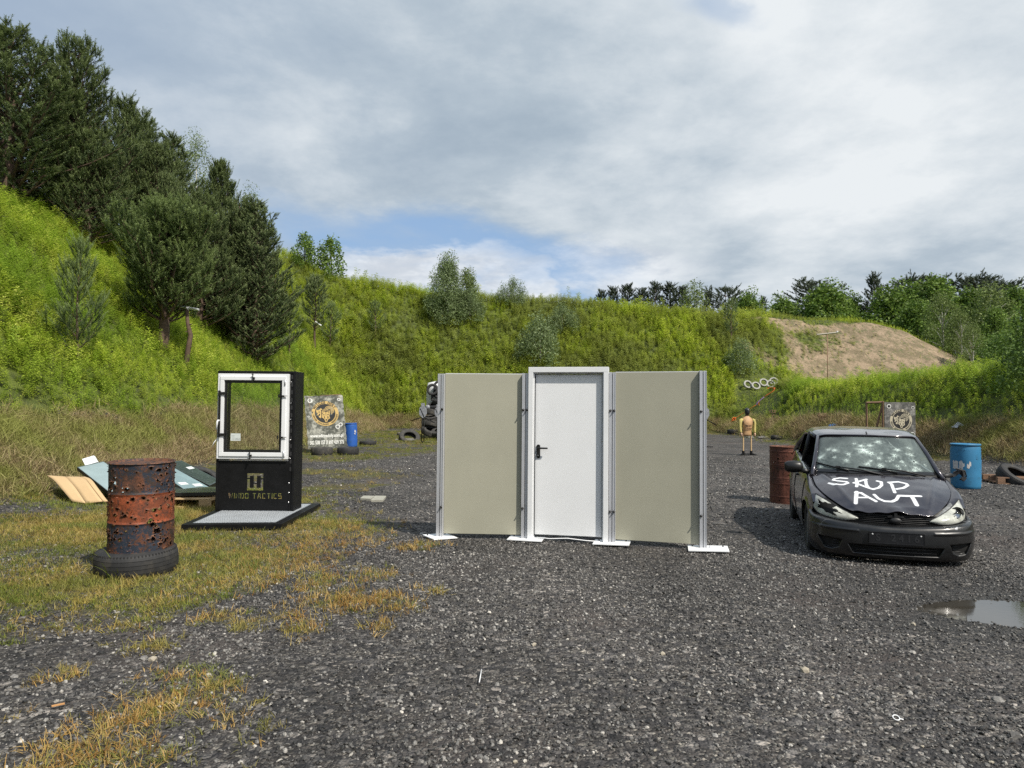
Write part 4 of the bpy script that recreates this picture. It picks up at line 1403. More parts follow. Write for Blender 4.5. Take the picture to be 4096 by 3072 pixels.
# panel with stencilled holes, in unit square of letters
def stroke(pts, w_):
    pts = [Vector((p[0], p[1])) for p in pts]
    Lf, Rt = [], []
    for i, p in enumerate(pts):
        d0 = (p - pts[i - 1]).normalized() if i else None
        d1 = (pts[i + 1] - p).normalized() if i < len(pts) - 1 else None
        if d0 is None: nn = Vector((-d1.y, d1.x)); k = 1
        elif d1 is None: nn = Vector((-d0.y, d0.x)); k = 1
        else:
            n0, n1 = Vector((-d0.y, d0.x)), Vector((-d1.y, d1.x))
            nn = (n0 + n1).normalized(); k = min(1.6, 1 / max(.3, nn.dot(n0)))
        Lf.append(p + nn * w_ / 2 * k); Rt.append(p - nn * w_ / 2 * k)
    return [tuple(v) for v in Lf + Rt[::-1]]


GL = {'W': ([[(0, 6), (1, .45), (2.1, 4.6), (3.2, .45), (4.2, 6)]], 4.2), 'I': ([[(0, 0), (0, 6)]], 0), 'N': ([[(0, 0), (0, 5.6), (3, .4), (3, 6)]], 3),
      'D': ([[(0, 0), (0, 6)], [(1.0, 5.6), (2.6, 5.6), (3.1, 5.0), (3.1, 1.0), (2.6, .4), (1.0, .4)]], 3.1), 'O': ([[(0, 3.5), (0, 5.6), (3, 5.6), (3, 3.5)], [(0, 2.5), (0, .4), (3, .4), (3, 2.5)]], 3),
      'T': ([[(0, 5.6), (3.4, 5.6)], [(1.7, 4.6), (1.7, 0)]], 3.4), 'A': ([[(0, 0), (1.15, 5.6), (2.25, 5.6), (3.4, 0)], [(1.25, 2.0), (2.2, 2.0)]], 3.4),
      'C': ([[(3, 5.6), (.2, 5.6), (0, 5.2), (0, .8), (.2, .4), (3, .4)]], 3), 'S': ([[(3, 5.6), (0, 5.6), (0, 3.1), (3, 3.1), (3, .4), (0, .4)]], 3)}
PWD = WX1 - WX0 - .03
panel_w = PWD
PZ0, PZ1 = .085, .758
holes = []
k = .0123
xcur = 0
word = []
for ch in 'WINDO TACTICS':
    if ch == ' ':
        xcur += 3.0; continue
    st_, wd_ = GL[ch]
    for s_ in st_:
        word.append([(x_ + xcur, y_) for x_, y_ in stroke(s_, .95)])
    xcur += wd_ + 2.0
tot = xcur - 2.0
cxp = .525
k = .715 / tot
for p_ in word:
    holes.append([((x_ - tot / 2) * k + cxp * panel_w * 1.0, y_ * .0122 + .245) for x_, y_ in p_])
lx0, lz0, lk = cxp * panel_w - .110, .588, .0154
def lg(pts):
    return [(lx0 + x_ * lk, lz0 - y_ * lk) for x_, y_ in pts]
holes.append(lg([(0, 0), (14.2, 0), (14.2, 4.1), (12, 4.1), (12, 2.3), (8.6, 2.3), (8.6, 8.1), (5.8, 8.1), (5.8, 2.3), (2.4, 2.3), (2.4, 4.1), (0, 4.1)]))
holes.append(lg([(0, 5.1), (2.4, 5.1), (2.4, 12.8), (5.8, 12.8), (5.8, 9.3), (8.6, 9.3), (8.6, 12.8), (12, 12.8), (12, 5.1), (14.2, 5.1), (14.2, 15.1), (0, 15.1)]))
cu = bpy.data.curves.new('panel', 'CURVE'); cu.dimensions = '2D'; cu.fill_mode = 'BOTH'; cu.extrude = .004
for poly in [[(0, PZ0), (panel_w, PZ0), (panel_w, PZ1), (0, PZ1)]] + holes:
    sp = cu.splines.new('POLY'); sp.points.add(len(poly) - 1); sp.use_cyclic_u = True
    for i, (x_, y_) in enumerate(poly):
        sp.points[i].co = (x_, y_, 0, 1)
tmp = bpy.data.objects.new('tmp', cu); COL.objects.link(tmp); bpy.context.view_layer.update()
pme = bpy.data.meshes.new_from_object(tmp.evaluated_get(bpy.context.evaluated_depsgraph_get()))
bpy.data.objects.remove(tmp)
pme.name = 'lettered_panel'; pme.materials.clear()
o = link('lettered_panel', pme, M_black, unit)
o.location = (WX0 + .03, WY + .004, UZ); o.rotation_euler = (PI / 2, 0, 0)
o['label'] = 'lower black panel with a square emblem and the words WINDO TACTICS cut through it'
wl_ = MB(); wl_.bb(WX0 + .03, WX1 - .005, WY - .006, WY + .0, UZ + .762, UZ + .771)
wl_.build('ledge', M_alu, unit)
# window: fixed frame, sash, beads, pane
wz0, wz1 = UZ + .785, UZ + 1.945
wx0, wx1 = WX0 + .012, WX1 - .005
def ring(m_, x0, x1, z0, z1, t_, y0, y1, mi=0):
    m_.bb(x0, x0 + t_, y0, y1, z0 + t_, z1 - t_, mi); m_.bb(x1 - t_, x1, y0, y1, z0 + t_, z1 - t_, mi)
    m_.bb(x0, x1, y0, y1, z0, z0 + t_, mi); m_.bb(x0, x1, y0, y1, z1 - t_, z1, mi)
wf = MB(); ring(wf, wx0, wx1, wz0, wz1, .045, WY - .045, WY + .03)
win = wf.build('window_frame', M_whitef, unit, .004)
sa = MB(); ring(sa, wx0 + .035, wx1 - .035, wz0 + .035, wz1 - .035, .055, WY - .062, WY + .01)
sash = sa.build('sash', M_whitef, unit, .005)
sl2 = MB(); ring(sl2, wx0 + .0904, wx1 - .0904, wz0 + .0904, wz1 - .0904, .036, WY - .034, WY - .002)
sl2.build('rubber_bead', M_blackp, sash)
gl = bpy.data.materials.new('window_glass'); gl.use_nodes = True
q = NT(gl.node_tree)
fz = q.n('ShaderNodeFresnel', {'IOR': 1.45}).outputs[0]
tb = q.n('ShaderNodeBsdfTransparent', {'Color': (.90, .94, .91, 1)}); gb = q.n('ShaderNodeBsdfGlossy', {'Roughness': .02})
q.n('ShaderNodeOutputMaterial', {0: q.n('ShaderNodeMixShader', {0: fz, 1: tb.outputs[0], 2: gb.outputs[0]}).outputs[0]})
pn = MB(); pn.bb(wx0 + .1266, wx1 - .1266, WY - .022, WY - .016, wz0 + .1266, wz1 - .1266)
pane = pn.build('pane', gl, sash)
stk = MB(); stk.bb(wx0 + .18, wx0 + .315, WY - .0245, WY - .0232, wz0 + .245, wz0 + .345)
so_ = stk.build('sticker', mat('grey_white_label', (.62, .66, .64), rough=.6, var=.05), sash)
pr2 = MB()
rr = random.Random(5)
for i in range(4):
    pr2.bb(wx0 + .19 + .004, wx0 + .235, WY - .0252, WY - .0247, wz0 + .262 + i * .017, wz0 + .265 + i * .017)
for i in range(10):
    hh = rr.uniform(.008, .03)
    pr2.bb(wx0 + .245 + i * .0062, wx0 + .2475 + i * .0062, WY - .0252, WY - .0247, wz0 + .256, wz0 + .256 + hh)
V_, F_ = text_mesh('TEST', .022)
Mx = Matrix.Translation((wx0 + .270, WY - .0252, wz0 + .322)) @ Matrix.Rotation(PI / 2, 4, 'X')
del V_, F_
pr2.build('print', mat('label_print', (.25, .27, .27), rough=.6), so_)
ln = MB()
ln.bb(wx0 + .02, wx0 + .05, WY - .070, WY - .0625, wz0 + .30, wz0 + .92)
ln.build('lock_bar', M_blackp, sash)
for zz_ in (.30, .86):
    e = MB(); e.box((wx0 + .075, WY - .070, wz0 + zz_ + .03), (.085, .02, .035)); e.box((wx0 + .035, WY - .078, wz0 + zz_ + .03), (.028, .016, .075))
    e.build('lock_bracket', M_blackp, sash, .002)
e = MB(); e.tube([(wx0 + .04, WY - .07, wz0 + .52), (wx0 + .035, WY - .11, wz0 + .52), (wx0 + .03, WY - .115, wz0 + .50), (wx0 + .022, WY - .115, wz0 + .40)], [.012, .012, .013, .010], 10)
e.build('handle', M_white, sash)
e = MB(); e.tube([(wx0 + .005, WY - .05, wz0 + .27), (wx0 - .03, WY - .06, wz0 + .22), (wx0 - .055, WY - .06, wz0 + .16)], [.006, .012, .008], 8, flat=.5)
e.build('pull_tab', M_white, unit)
for (cx_, cz_, ver) in (((wx0 + wx1) / 2 - .0, wz1 - .055, 1), ((wx0 + wx1) / 2 - .02, wz0 + .055, 1), (wx1 - .07, wz0 + .86, 0), (wx1 - .075, wz0 + .30, 0)):
    e = MB()
    if ver:
        e.box((cx_, WY - .078, cz_), (.010, .014, .12)); e.box((cx_ + .014, WY - .075, cz_ - .006), (.024, .024, .026)); e.box((cx_, WY - .085, cz_ + .045), (.026, .016, .008)); e.box((cx_, WY - .085, cz_ - .05), (.022, .016, .012))
    else:
        e.box((cx_, WY - .078, cz_), (.12, .014, .008)); e.box((cx_ + .0, WY - .075, cz_), (.03, .024, .018)); e.box((cx_ - .055, WY - .08, cz_), (.014, .02, .05))
    e.build('clamp', M_blackp, unit, .001)
for zz_ in (wz1 - .115, wz0 + .075):
    e = MB(); e.tube([(wx1 - .048, WY - .068, zz_ - .04), (wx1 - .048, WY - .068, zz_ + .04)], .009, 8)
    e.build('hinge', M_alu, sash)

# ------------------------------------------------------------------ front barrel, full of holes, standing on a tyre
def rust_mat(name, bands, blue, rust1, rust2, dark, blue_amt=.55):
    m = bpy.data.materials.new(name); m.use_nodes = True
    q = NT(m.node_tree)
    co = q.n('ShaderNodeTexCoord').outputs['Object']
    z_ = q.n('ShaderNodeSeparateXYZ', {0: co}).outputs[2]
    zz_ = q.m('ADD', z_, q.m('MULTIPLY', q.m('SUBTRACT', q.noise(co, 14, 4), .5), .012))
    band = q.m('MULTIPLY', q.m('GREATER_THAN', zz_, bands[0]), q.m('LESS_THAN', zz_, bands[1]))
    n1 = q.noise(co, 9, 8, .68); n2 = q.noise(co, 38, 6, .7); n3 = q.noise(co, 3.2, 5, .6)
    r_ = q.mix(q.rng(n2, .38, .62), rust1, rust2)
    r_ = q.mix(q.rng(n1, .50, .66), r_, dark)
    bl_ = q.mix(q.rng(n2, .4, .7), blue, tuple(min(1, c_ * 1.9) for c_ in blue))
    side = q.mix(q.rng(q.m('ADD', q.m('MULTIPLY', n3, .6), q.m('MULTIPLY', n2, .55)), blue_amt - .03, blue_amt + .04), bl_, q.mix(q.rng(n1, .42, .6), dark, rust1))
    side = q.mix(q.rng(q.vor(co, 60), .10, .18, .75, 0), side, rust2)
    orange = q.mix(q.rng(n1, .36, .62), (.34, .080, .028), (.18, .05, .022))
    orange = q.mix(q.rng(n2, .55, .7, 0, .7), orange, dark)
    orange = q.mix(q.rng(q.noise(co, 20, 7, .72), .52, .60, 0, .75), orange, (.07, .035, .025))
    c = q.mix(band, side, orange)
    c = q.mix(q.rng(q.noise(co, 55, 5, .7), .56, .66, 0, .85), c, (.022, .015, .012))
    c = q.mix(q.rng(q.n('ShaderNodeAttribute', attribute_name='rim').outputs['Fac'], .1, .8, 0, .85), c, q.mix(q.rng(n2, .4, .6), (.035, .02, .014), (.22, .09, .04)))
    bp = q.n('ShaderNodeBump', {'Strength': .6, 'Distance': .006, 'Height': n2})
    b = q.n('ShaderNodeBsdfPrincipled', {'Base Color': c, 'Roughness': .62, 'Metallic': .15, 'Normal': bp.outputs[0]})
    q.n('ShaderNodeOutputMaterial', {0: b.outputs[0]})
    return m


def steel_drum(name, loc, H_, R_, material, label, seed, nholes, hoops, jag=1.0, tilt=(0, 0, 0), nth=300, nz_=150, ridges=None, big=1.0):
    g = np.random.default_rng(seed)
    th = np.linspace(0, 2 * PI, nth, endpoint=False); zz_ = np.linspace(0, H_, nz_)
    TH, ZZ = np.meshgrid(th, zz_)
    rad = np.full(TH.shape, R_)
    for hc in hoops:
        rad += .0065 * np.exp(-((ZZ - hc) / .010) ** 2)
    for hc in (ridges or []):
        rad += .005 * np.exp(-((ZZ - hc) / .008) ** 2)
    rad += .008 * np.exp(-((ZZ - 0) / .006) ** 2) + .009 * np.exp(-((ZZ - H_) / .006) ** 2)
    rad += .004 * smooth_noise(TH * 6, ZZ * 10, 3, seed) - .006 * np.clip(smooth_noise(TH * 8, ZZ * 12, 2, seed + 4), 0, 1)
    kill = np.zeros(TH.shape, bool); rim = np.zeros(TH.shape)
    cl_ = [(g.uniform(0, 2 * PI), g.uniform(.08, .95) * H_) for _ in range(14)]
    for i in range(nholes):
        if g.random() < .6:
            c0 = cl_[g.integers(len(cl_))]; ct, cz = c0[0] + g.normal(0, .16), c0[1] + g.normal(0, .05)
        else:
            ct, cz = g.uniform(0, 2 * PI), g.uniform(.03, .97) * H_
        rh = (.005 + .016 * g.random() ** 3 * big) * (1.0 if g.random() > .25 else 1.35)
        asp = g.uniform(.55, 1.0)
        du = (np.mod(TH - ct + PI, 2 * PI) - PI) * R_; dv = (ZZ - cz) / asp
        ang = np.arctan2(dv, du)
        rr_ = np.hypot(du, dv) / (rh * (1 + .16 * np.sin(3 * ang + i) + .12 * np.sin(5 * ang + i * 2)))
        kill |= rr_ < 1
        rim = np.maximum(rim, np.exp(-np.clip(rr_ - 1, 0, 9) ** 2 / .6))
        lip = np.exp(-((rr_ - 1.05) / .45) ** 2)
        rad += lip * g.uniform(.001, .008) * jag * (1 + .6 * np.sin(4 * ang + i))
    V = np.stack([rad * np.cos(TH), rad * np.sin(TH), ZZ], -1).reshape(-1, 3)
    i_, j_ = np.meshgrid(np.arange(nz_ - 1), np.arange(nth), indexing='ij')
    a_ = i_ * nth + j_; b2 = i_ * nth + (j_ + 1) % nth
    F = np.stack([a_, b2, b2 + nth, a_ + nth], -1).reshape(-1, 4)
    kf = kill.reshape(-1)
    F = F[~(kf[F].sum(1) >= 2)]
    me = np_mesh('shell', V, F, smooth=True)
    attr(me, 'rim', rim.reshape(-1))
    d_ = empty(name, loc, 0, label, 'barrel')
    d_.rotation_euler = tilt
    link('shell', me, material, d_)
    # recessed lid and bottom, rolled rim
    lid = MB()
    lid.lathe([(0, H_ - .016), (R_ * .55, H_ - .015), (R_ * .9, H_ - .019), (R_ - .008, H_ - .014), (R_ - .004, H_ + .002), (R_ + .006, H_ + .004), (R_ + .010, H_ - .004)], 64)
    lid.lathe([(0, H_ - .014), (.03, H_ - .012), (.034, H_ - .016)], 16, Matrix.Translation((R_ * .62, 0, 0)))
    lo_ = lid.build('lid', material, d_)
    attr(lo_.data, 'rim', np.full(len(lo_.data.vertices), .55))
    bt = MB(); bt.lathe([(0, .012), (R_ - .004, .012), (R_ + .004, .0), (R_ + .010, .002), (R_ + .008, .012)], 64)
    bo = bt.build('bottom', material, d_)
    attr(bo.data, 'rim', np.full(len(bo.data.vertices), .8))
    # torn lips standing proud of the wall
    lp = MB(); rr = random.Random(seed)
    for i in range(90):
        ct = rr.uniform(0, 2 * PI); cz = rr.uniform(.04, .97) * H_
        c0 = Vector((R_ * math.cos(ct), R_ * math.sin(ct), cz)); nn = Vector((math.cos(ct), math.sin(ct), 0)); tt = Vector((-nn.y, nn.x, 0))
        for k in range(3):
            a_ = rr.uniform(0, 6.28); s_ = rr.uniform(.006, .016) * jag
            dd = tt * math.cos(a_) + Vector((0, 0, 1)) * math.sin(a_); pp = nn.cross(dd)
            b0 = c0 + dd * s_ * .8
            lp.add([b0 - pp * s_ * .5, b0 + pp * s_ * .5, b0 + nn * s_ * rr.uniform(.6, 1.3) + dd * s_ * .7], [(0, 1, 2)])
    l_o = lp.build('torn_edges', material, d_); l_o['kind'] = 'stuff'
    attr(l_o.data, 'rim', np.full(len(l_o.data.vertices), .5))
    return d_


M_drum = rust_mat('rusty_blue_drum', (.262, .520), (.020, .028, .044), (.13, .050, .026), (.28, .115, .05), (.040, .026, .020), .565)
BX, BY = at(569, 2000, 6.52).x, 6.52
bz_ = hz(BX, BY)
steel_drum('steel_barrel', (BX, BY, bz_ + .205), .79, .272, M_drum, 'blue and orange rusted steel barrel riddled with bullet holes, standing on a tyre', 3, 560, (.262, .52), big=.60, tilt=(R(.4), R(-1.3), 1.2))
tyre_at((BX - .02, BY - .02, bz_ - .012), (R(2), R(-1.5), .4), .345, .225, .205, M_rubber, 'large black tyre lying flat under the rusted barrel in front', 'tyres lying in the pit')
M_drum2 = rust_mat('brown_rusty_drum', (-2, -1), (.11, .038, .024), (.095, .032, .020), (.17, .062, .032), (.045, .020, .014), .62)
DX = at(3165, 2000, 11.6)
steel_drum('steel_barrel', (DX.x + .0, 11.75, hz(DX.x, 11.75) - .01), .93, .278, M_drum2, 'brown rusted steel barrel full of small holes, half hidden behind the black car', 9, 120, (.33, .63), jag=.4, ridges=[.36, .39, .42, .60, .66, .69, .85, .12], nth=200, nz_=110, big=.5)

# blue plastic barrels
def plastic_drum(loc, H_, R_, label, col, flakes=True, dents=True):
    M_bl = mat('blue_plastic_' + ('bright' if dents else 'pale'), col, rough=.5, var=.10, vs=3, dirt=(.03, .10, .16), dirt_s=7, dirt_a=.45)
    e = empty('plastic_barrel', loc, .3, label, 'barrel', 'blue plastic barrels')
    b_ = MB()
    prof = [(0, .0), (R_ * .86, 0), (R_ * .95, .02), (R_ * .975, .07), (R_ * .985, .2 * H_), (R_, .32 * H_), (R_ * .985, .36 * H_), (R_ * 1.0, .5 * H_), (R_ * .99, .64 * H_), (R_ * .995, .7 * H_), (R_ * .98, .86 * H_), (R_ * .955, .93 * H_), (R_ * .93, .955 * H_)]
    b_.lathe(prof, 72)
    rr = random.Random(3)
    if dents:
        for i in range(46):
            th = rr.uniform(-PI, 0) if i > 8 else rr.uniform(-1.2, .2); zz_ = rr.uniform(.1, .9) * H_
            if i > 14: th = rr.gauss(-.9, .25); zz_ = rr.gauss(.5, .15) * H_
            r_ = rr.uniform(.005, .011)
            Mt = Matrix.Translation((R_ * .985 * math.cos(th), R_ * .985 * math.sin(th), zz_)) @ Vector((math.cos(th), math.sin(th), 0)).to_track_quat('Z', 'X').to_matrix().to_4x4()
            b_.lathe([(0, .010), (r_ * .6, .009), (r_, .001), (r_ * 1.1, -.002)], 8, Mt)
    b_.build('body', M_bl, e)
    l_ = MB(); l_.lathe([(R_ * .93, .955 * H_), (R_ * 1.0, .96 * H_), (R_ * 1.005, .985 * H_), (R_ * .97, H_), (R_ * .90, .995 * H_), (R_ * .87, .975 * H_), (0, .975 * H_)], 72)
    for s_ in (-1, 1):
        l_.lathe([(.04, .975 * H_), (.04, .99 * H_), (.03, .995 * H_), (0, .99 * H_)], 14, Matrix.Translation((s_ * .15, .05, 0)))
    l_.build('lid', M_bl, e)
    return e


bd = at(3869, 1900, 14.25)
pd = plastic_drum((bd.x, 14.3, hz(bd.x, 14.3) - .01), .90, .268, 'pale blue plastic barrel with torn paper label right of the car', (.035, .19, .36))
fl = MB()
for k, (t0, t1, z0, z1, sh_) in enumerate(((-3.05, -2.62, .40, .56, 0), (-2.55, -2.20, .40, .56, .05), (-2.05, -1.78, .42, .55, -.05), (-2.75, -2.45, .385, .42, 0))):
    N_ = 5; V = []
    for a in range(N_ + 1):
        th = t0 + (t1 - t0) * a / N_ - .3
        ja = .018 * math.sin(a * 2.4 + k * 3)
        V += [(.2695 * math.cos(th), .2695 * math.sin(th), z0 + ja * .6 + (.05 if (k in (1, 2) and a > 3) else 0)), (.2695 * math.cos(th), .2695 * math.sin(th), z1 + ja + (-.05 if (k == 1 and a > 3) or (k == 2 and a < 3) else 0))]
    fl.add(V, [(2 * a, 2 * a + 2, 2 * a + 3, 2 * a + 1) for a in range(N_)])
fl.build('torn_label', mat('paper_scrap', (.60, .58, .56), rough=.8, var=.1, vs=20), pd)
bd = at(1405, 1780, 27.0)
pd2 = plastic_drum((bd.x, 27.0, hz(bd.x, 27.0)), .92, .235, 'deep blue plastic barrel right of the leaning range banner', (.02, .10, .40), dents=False)
pd2.rotation_euler = (0, R(-2), 0)
fl = MB()
rr = random.Random(8)
for k in range(14):
    th = rr.uniform(-.75, -.45); zz_ = rr.uniform(.48, .66); s_ = rr.uniform(.01, .022)
    fl.box((.238 * math.cos(th), .238 * math.sin(th), zz_), (.002, s_ * 2, s_ * 1.8), Matrix.Rotation(th, 3, 'Z') @ Matrix.Rotation(rr.uniform(0, 3), 3, 'X'))
fl.build('label_scraps', mat('paper_scrap', (.6, .58, .56)), pd2)

# ------------------------------------------------------------------ the shot-up car
CA, CP, CS = R(17.5), R(2.0), 0.9
car = empty('parked_car', (3.755, 6.965, hz(3.9, 7.6) - .07), 0, 'dark purple black hatchback shot full of holes, SKUP AUT sprayed in white on its bonnet', 'car')
car.rotation_euler = (CP, 0, -CA)
car.scale = (CS,) * 3
CM = Matrix.LocRotScale(car.location, car.rotation_euler, car.scale)
CMI = CM.inverted()


def cr(P, n):
    """Catmull-Rom through P along axis 0"""
    P = np.asarray(P, float)
    k = len(P)
    if k == 2:
        t_ = np.linspace(0, 1, n)[(...,) + (None,) * (P.ndim - 1)]
        return P[0] * (1 - t_) + P[1] * t_
    Q = np.concatenate([[2 * P[0] - P[1]], P, [2 * P[-1] - P[-2]]])
    u = np.linspace(0, k - 1, n); i = np.minimum(u.astype(int), k - 2); f_ = (u - i)[(...,) + (None,) * (P.ndim - 1)]
    a, b_, c_, d_ = Q[i], Q[i + 1], Q[i + 2], Q[i + 3]
    return .5 * (2 * b_ + (c_ - a) * f_ + (2 * a - 5 * b_ + 4 * c_ - d_) * f_ ** 2 + (3 * b_ - a - 3 * c_ + d_) * f_ ** 3)


def loft(rows, nu, nv):
    A_ = cr(np.array(rows, float), nv)
    return np.swapaxes(cr(np.swapaxes(A_, 0, 1), nu), 0, 1)


def mirror_rows(rows):
    return [[(-p[0], p[1], p[2]) for p in r_[:0:-1]] + list(r_) for r_ in rows]


def gridF(nv, nu, flip=False):
    i_, j_ = np.meshgrid(np.arange(nv - 1), np.arange(nu - 1), indexing='ij')
    a_ = (i_ * nu + j_).ravel()
    F = np.stack([a_, a_ + 1, a_ + nu + 1, a_ + nu], 1)
    return F[:, ::-1] if flip else F


def grid_obj(name, G, m, parent, flip=False, attrs=None, kill=None, smooth=True, midx=None):
    nv, nu = G.shape[:2]
    F = gridF(nv, nu, flip)
    if kill is not None:
        F = F[~kill]
        if midx is not None: midx = midx[~kill]
    me = np_mesh(name, G.reshape(-1, 3), F, smooth=smooth, midx=midx)
    for k_, v_ in (attrs or {}).items():
        attr(me, k_, v_.reshape(-1))
    return link(name, me, m, parent)


def bvh_of(G):
    nv, nu = G.shape[:2]
    return BVHTree.FromPolygons([Vector(p) for p in G.reshape(-1, 3)], [tuple(int(i) for i in f) for f in gridF(nv, nu)])


def carhit(bv, px, py):
    d = CMI.to_3x3() @ ray(px, py)
    o = CMI @ EYE
    r_ = bv.ray_cast(o, d.normalized())
    return r_[0], r_[1]


def seg_dist(P, pl):
    """distance of points P (n,3) to a polyline of 3D points"""
    dm = np.full(len(P), 9.0)
    for a, b_ in zip(pl[:-1], pl[1:]):
        a = np.array(a); b_ = np.array(b_); ab = b_ - a
        t_ = np.clip(((P - a) @ ab) / (ab @ ab + 1e-12), 0, 1)
        dm = np.minimum(dm, np.linalg.norm(P - a - t_[:, None] * ab, axis=1))
    return dm


def paint_mat(name, col, rough=.32, metal=.35, coat=.6, dust=(.16, .15, .15), paint='paint', scr=True):
    m = bpy.data.materials.new(name); m.use_nodes = True
    q = NT(m.node_tree)
    co = q.n('ShaderNodeTexCoord').outputs['Object']
    n1 = q.noise(co, 5, 6, .65); n2 = q.noise(co, 70, 4, .7)
    c = q.mix(q.m('MULTIPLY', q.rng(q.m('ADD', q.m('MULTIPLY', n1, .6), q.m('MULTIPLY', n2, .4)), .44, .66), .5), (*col, 1), (*dust, 1))
    pf = q.n('ShaderNodeAttribute', attribute_name=paint).outputs['Fac']
    pf = q.rng(q.m('ADD', pf, q.m('MULTIPLY', q.m('SUBTRACT', n2, .5), .5)), .15, .85)
    c = q.mix(pf, c, (.80, .82, .84))
    b = q.n('ShaderNodeBsdfPrincipled', {'Base Color': c, 'Metallic': q.m('MULTIPLY', q.m('SUBTRACT', 1.0, pf), metal), 'Coat Weight': q.m('MULTIPLY', q.m('SUBTRACT', 1.0, pf), coat), 'Coat Roughness': .12})
    q.set(b.inputs['Roughness'], q.m('ADD', rough, q.m('MULTIPLY', q.m('ADD', q.m('MULTIPLY', n1, .35), q.m('MULTIPLY', pf, .3)), 1.0)))
    bp = q.n('ShaderNodeBump', {'Strength': .12, 'Distance': .004, 'Height': q.noise(co, 26, 3)})
    q.set(b.inputs['Normal'], bp.outputs[0])
    q.n('ShaderNodeOutputMaterial', {0: b.outputs[0]})
    return m


M_car = paint_mat('car_paint', (.024, .022, .034), .16, .5, 1.0, (.09, .085, .09))
M_bump = paint_mat('bumper_plastic', (.006, .0062, .0068), .20, .0, .35, (.018, .018, .018))
M_dark = mat('car_dark_inside', (.006, .006, .006), rough=.8, var=.1)
M_trim = mat('car_black_trim', (.014, .014, .015), rough=.5, var=.2, dirt=(.08, .08, .08), dirt_s=12, dirt_a=.4)

# --- bonnet
hood_rows = mirror_rows([
    [(0, .135, .690), (.15, .142, .688), (.30, .165, .682), (.40, .195, .672)],
    [(0, .26, .752), (.19, .27, .748), (.35, .295, .738), (.50, .33, .700)],
    [(0, .48, .822), (.22, .485, .818), (.44, .51, .806), (.63, .55, .762)],
    [(0, .74, .882), (.25, .745, .878), (.50, .77, .866), (.712, .80, .822)],
    [(0, .92, .922), (.26, .94, .918), (.52, .99, .905), (.728, 1.06, .868)],
    [(0, .985, .938), (.26, 1.01, .934), (.52, 1.09, .920), (.728, 1.205, .893)]])
NH, NV_ = 210, 130
H = loft(hood_rows, NH, NV_)
xx, yy_ = H[..., 0], H[..., 1]
# pressed creases, dents and a crumpled leading edge
crease = .010 * np.exp(-((np.abs(xx) - (.36 + .28 * (yy_ - .2))) / .028) ** 2) * np.clip((yy_ - .15) / .2, 0, 1)
dent = -.022 * np.exp(-(((xx - .12) / .22) ** 2 + ((yy_ - .33) / .12) ** 2)) - .012 * np.exp(-(((xx + .28) / .14) ** 2 + ((yy_ - .5) / .10) ** 2))
edgew = np.clip(1 - (yy_ - .13) / .12, 0, 1)
dent += edgew * (.012 * np.sin(xx * 13 + 1) + .008 * np.sin(xx * 31)) - .03 * edgew * np.clip(xx * 1.4, 0, 1)
def zsh(b):
    return -.058 * np.clip(1 - (b - .15) / .95, 0, 1)


H[..., 2] += zsh(yy_) + crease + dent + .0025 * smooth_noise(xx * 10, yy_ * 10, 1.1, 3)
bvH = bvh_of(H)
cpx = lambda x_, y_: (3100 + x_ / 2.6976, 1680 + y_ / 2.6976)
strokes = [[(775, 640), (700, 634), (640, 645), (628, 660), (700, 668), (770, 676), (788, 690), (740, 706), (640, 704), (585, 690)],
           [(875, 642), (888, 690), (880, 728)], [(985, 650), (850, 688)], [(868, 690), (990, 735)],
           [(978, 663), (985, 705), (1010, 742), (1060, 757), (1118, 742), (1150, 712), (1145, 678), (1102, 668)],
           [(1225, 682), (1256, 700), (1270, 738), (1292, 792)], [(1240, 682), (1330, 677), (1415, 696), (1432, 716), (1385, 743), (1312, 755)],
           [(880, 785), (872, 905)], [(868, 790), (930, 796), (1010, 845), (1090, 887)], [(892, 846), (1000, 846)],
           [(1070, 815), (1115, 858), (1180, 886), (1260, 890), (1308, 868), (1330, 832)],
           [(1330, 826), (1450, 829), (1570, 832)], [(1475, 836), (1500, 872), (1530, 930)]]
HP = H.reshape(-1, 3)
paint = np.zeros(len(HP))
for k_, st_ in enumerate(strokes):
    pl = [carhit(bvH, *cpx(*p))[0] for p in st_]
    pl = [tuple(p) for p in pl if p is not None]
    if len(pl) > 1:
        d_ = seg_dist(HP, pl)
        wv = .0135 if k_ not in (7, 12) else .017
        paint = np.maximum(paint, np.clip(1.5 * np.exp(-(d_ / (wv * 1.15)) ** 2), 0, 1))
paint = np.clip(paint + .0, 0, 1)
hood = grid_obj('bonnet', H, M_car, car, attrs={'paint': paint})
hood.modifiers.new('thick', 'SOLIDIFY').thickness = -.012
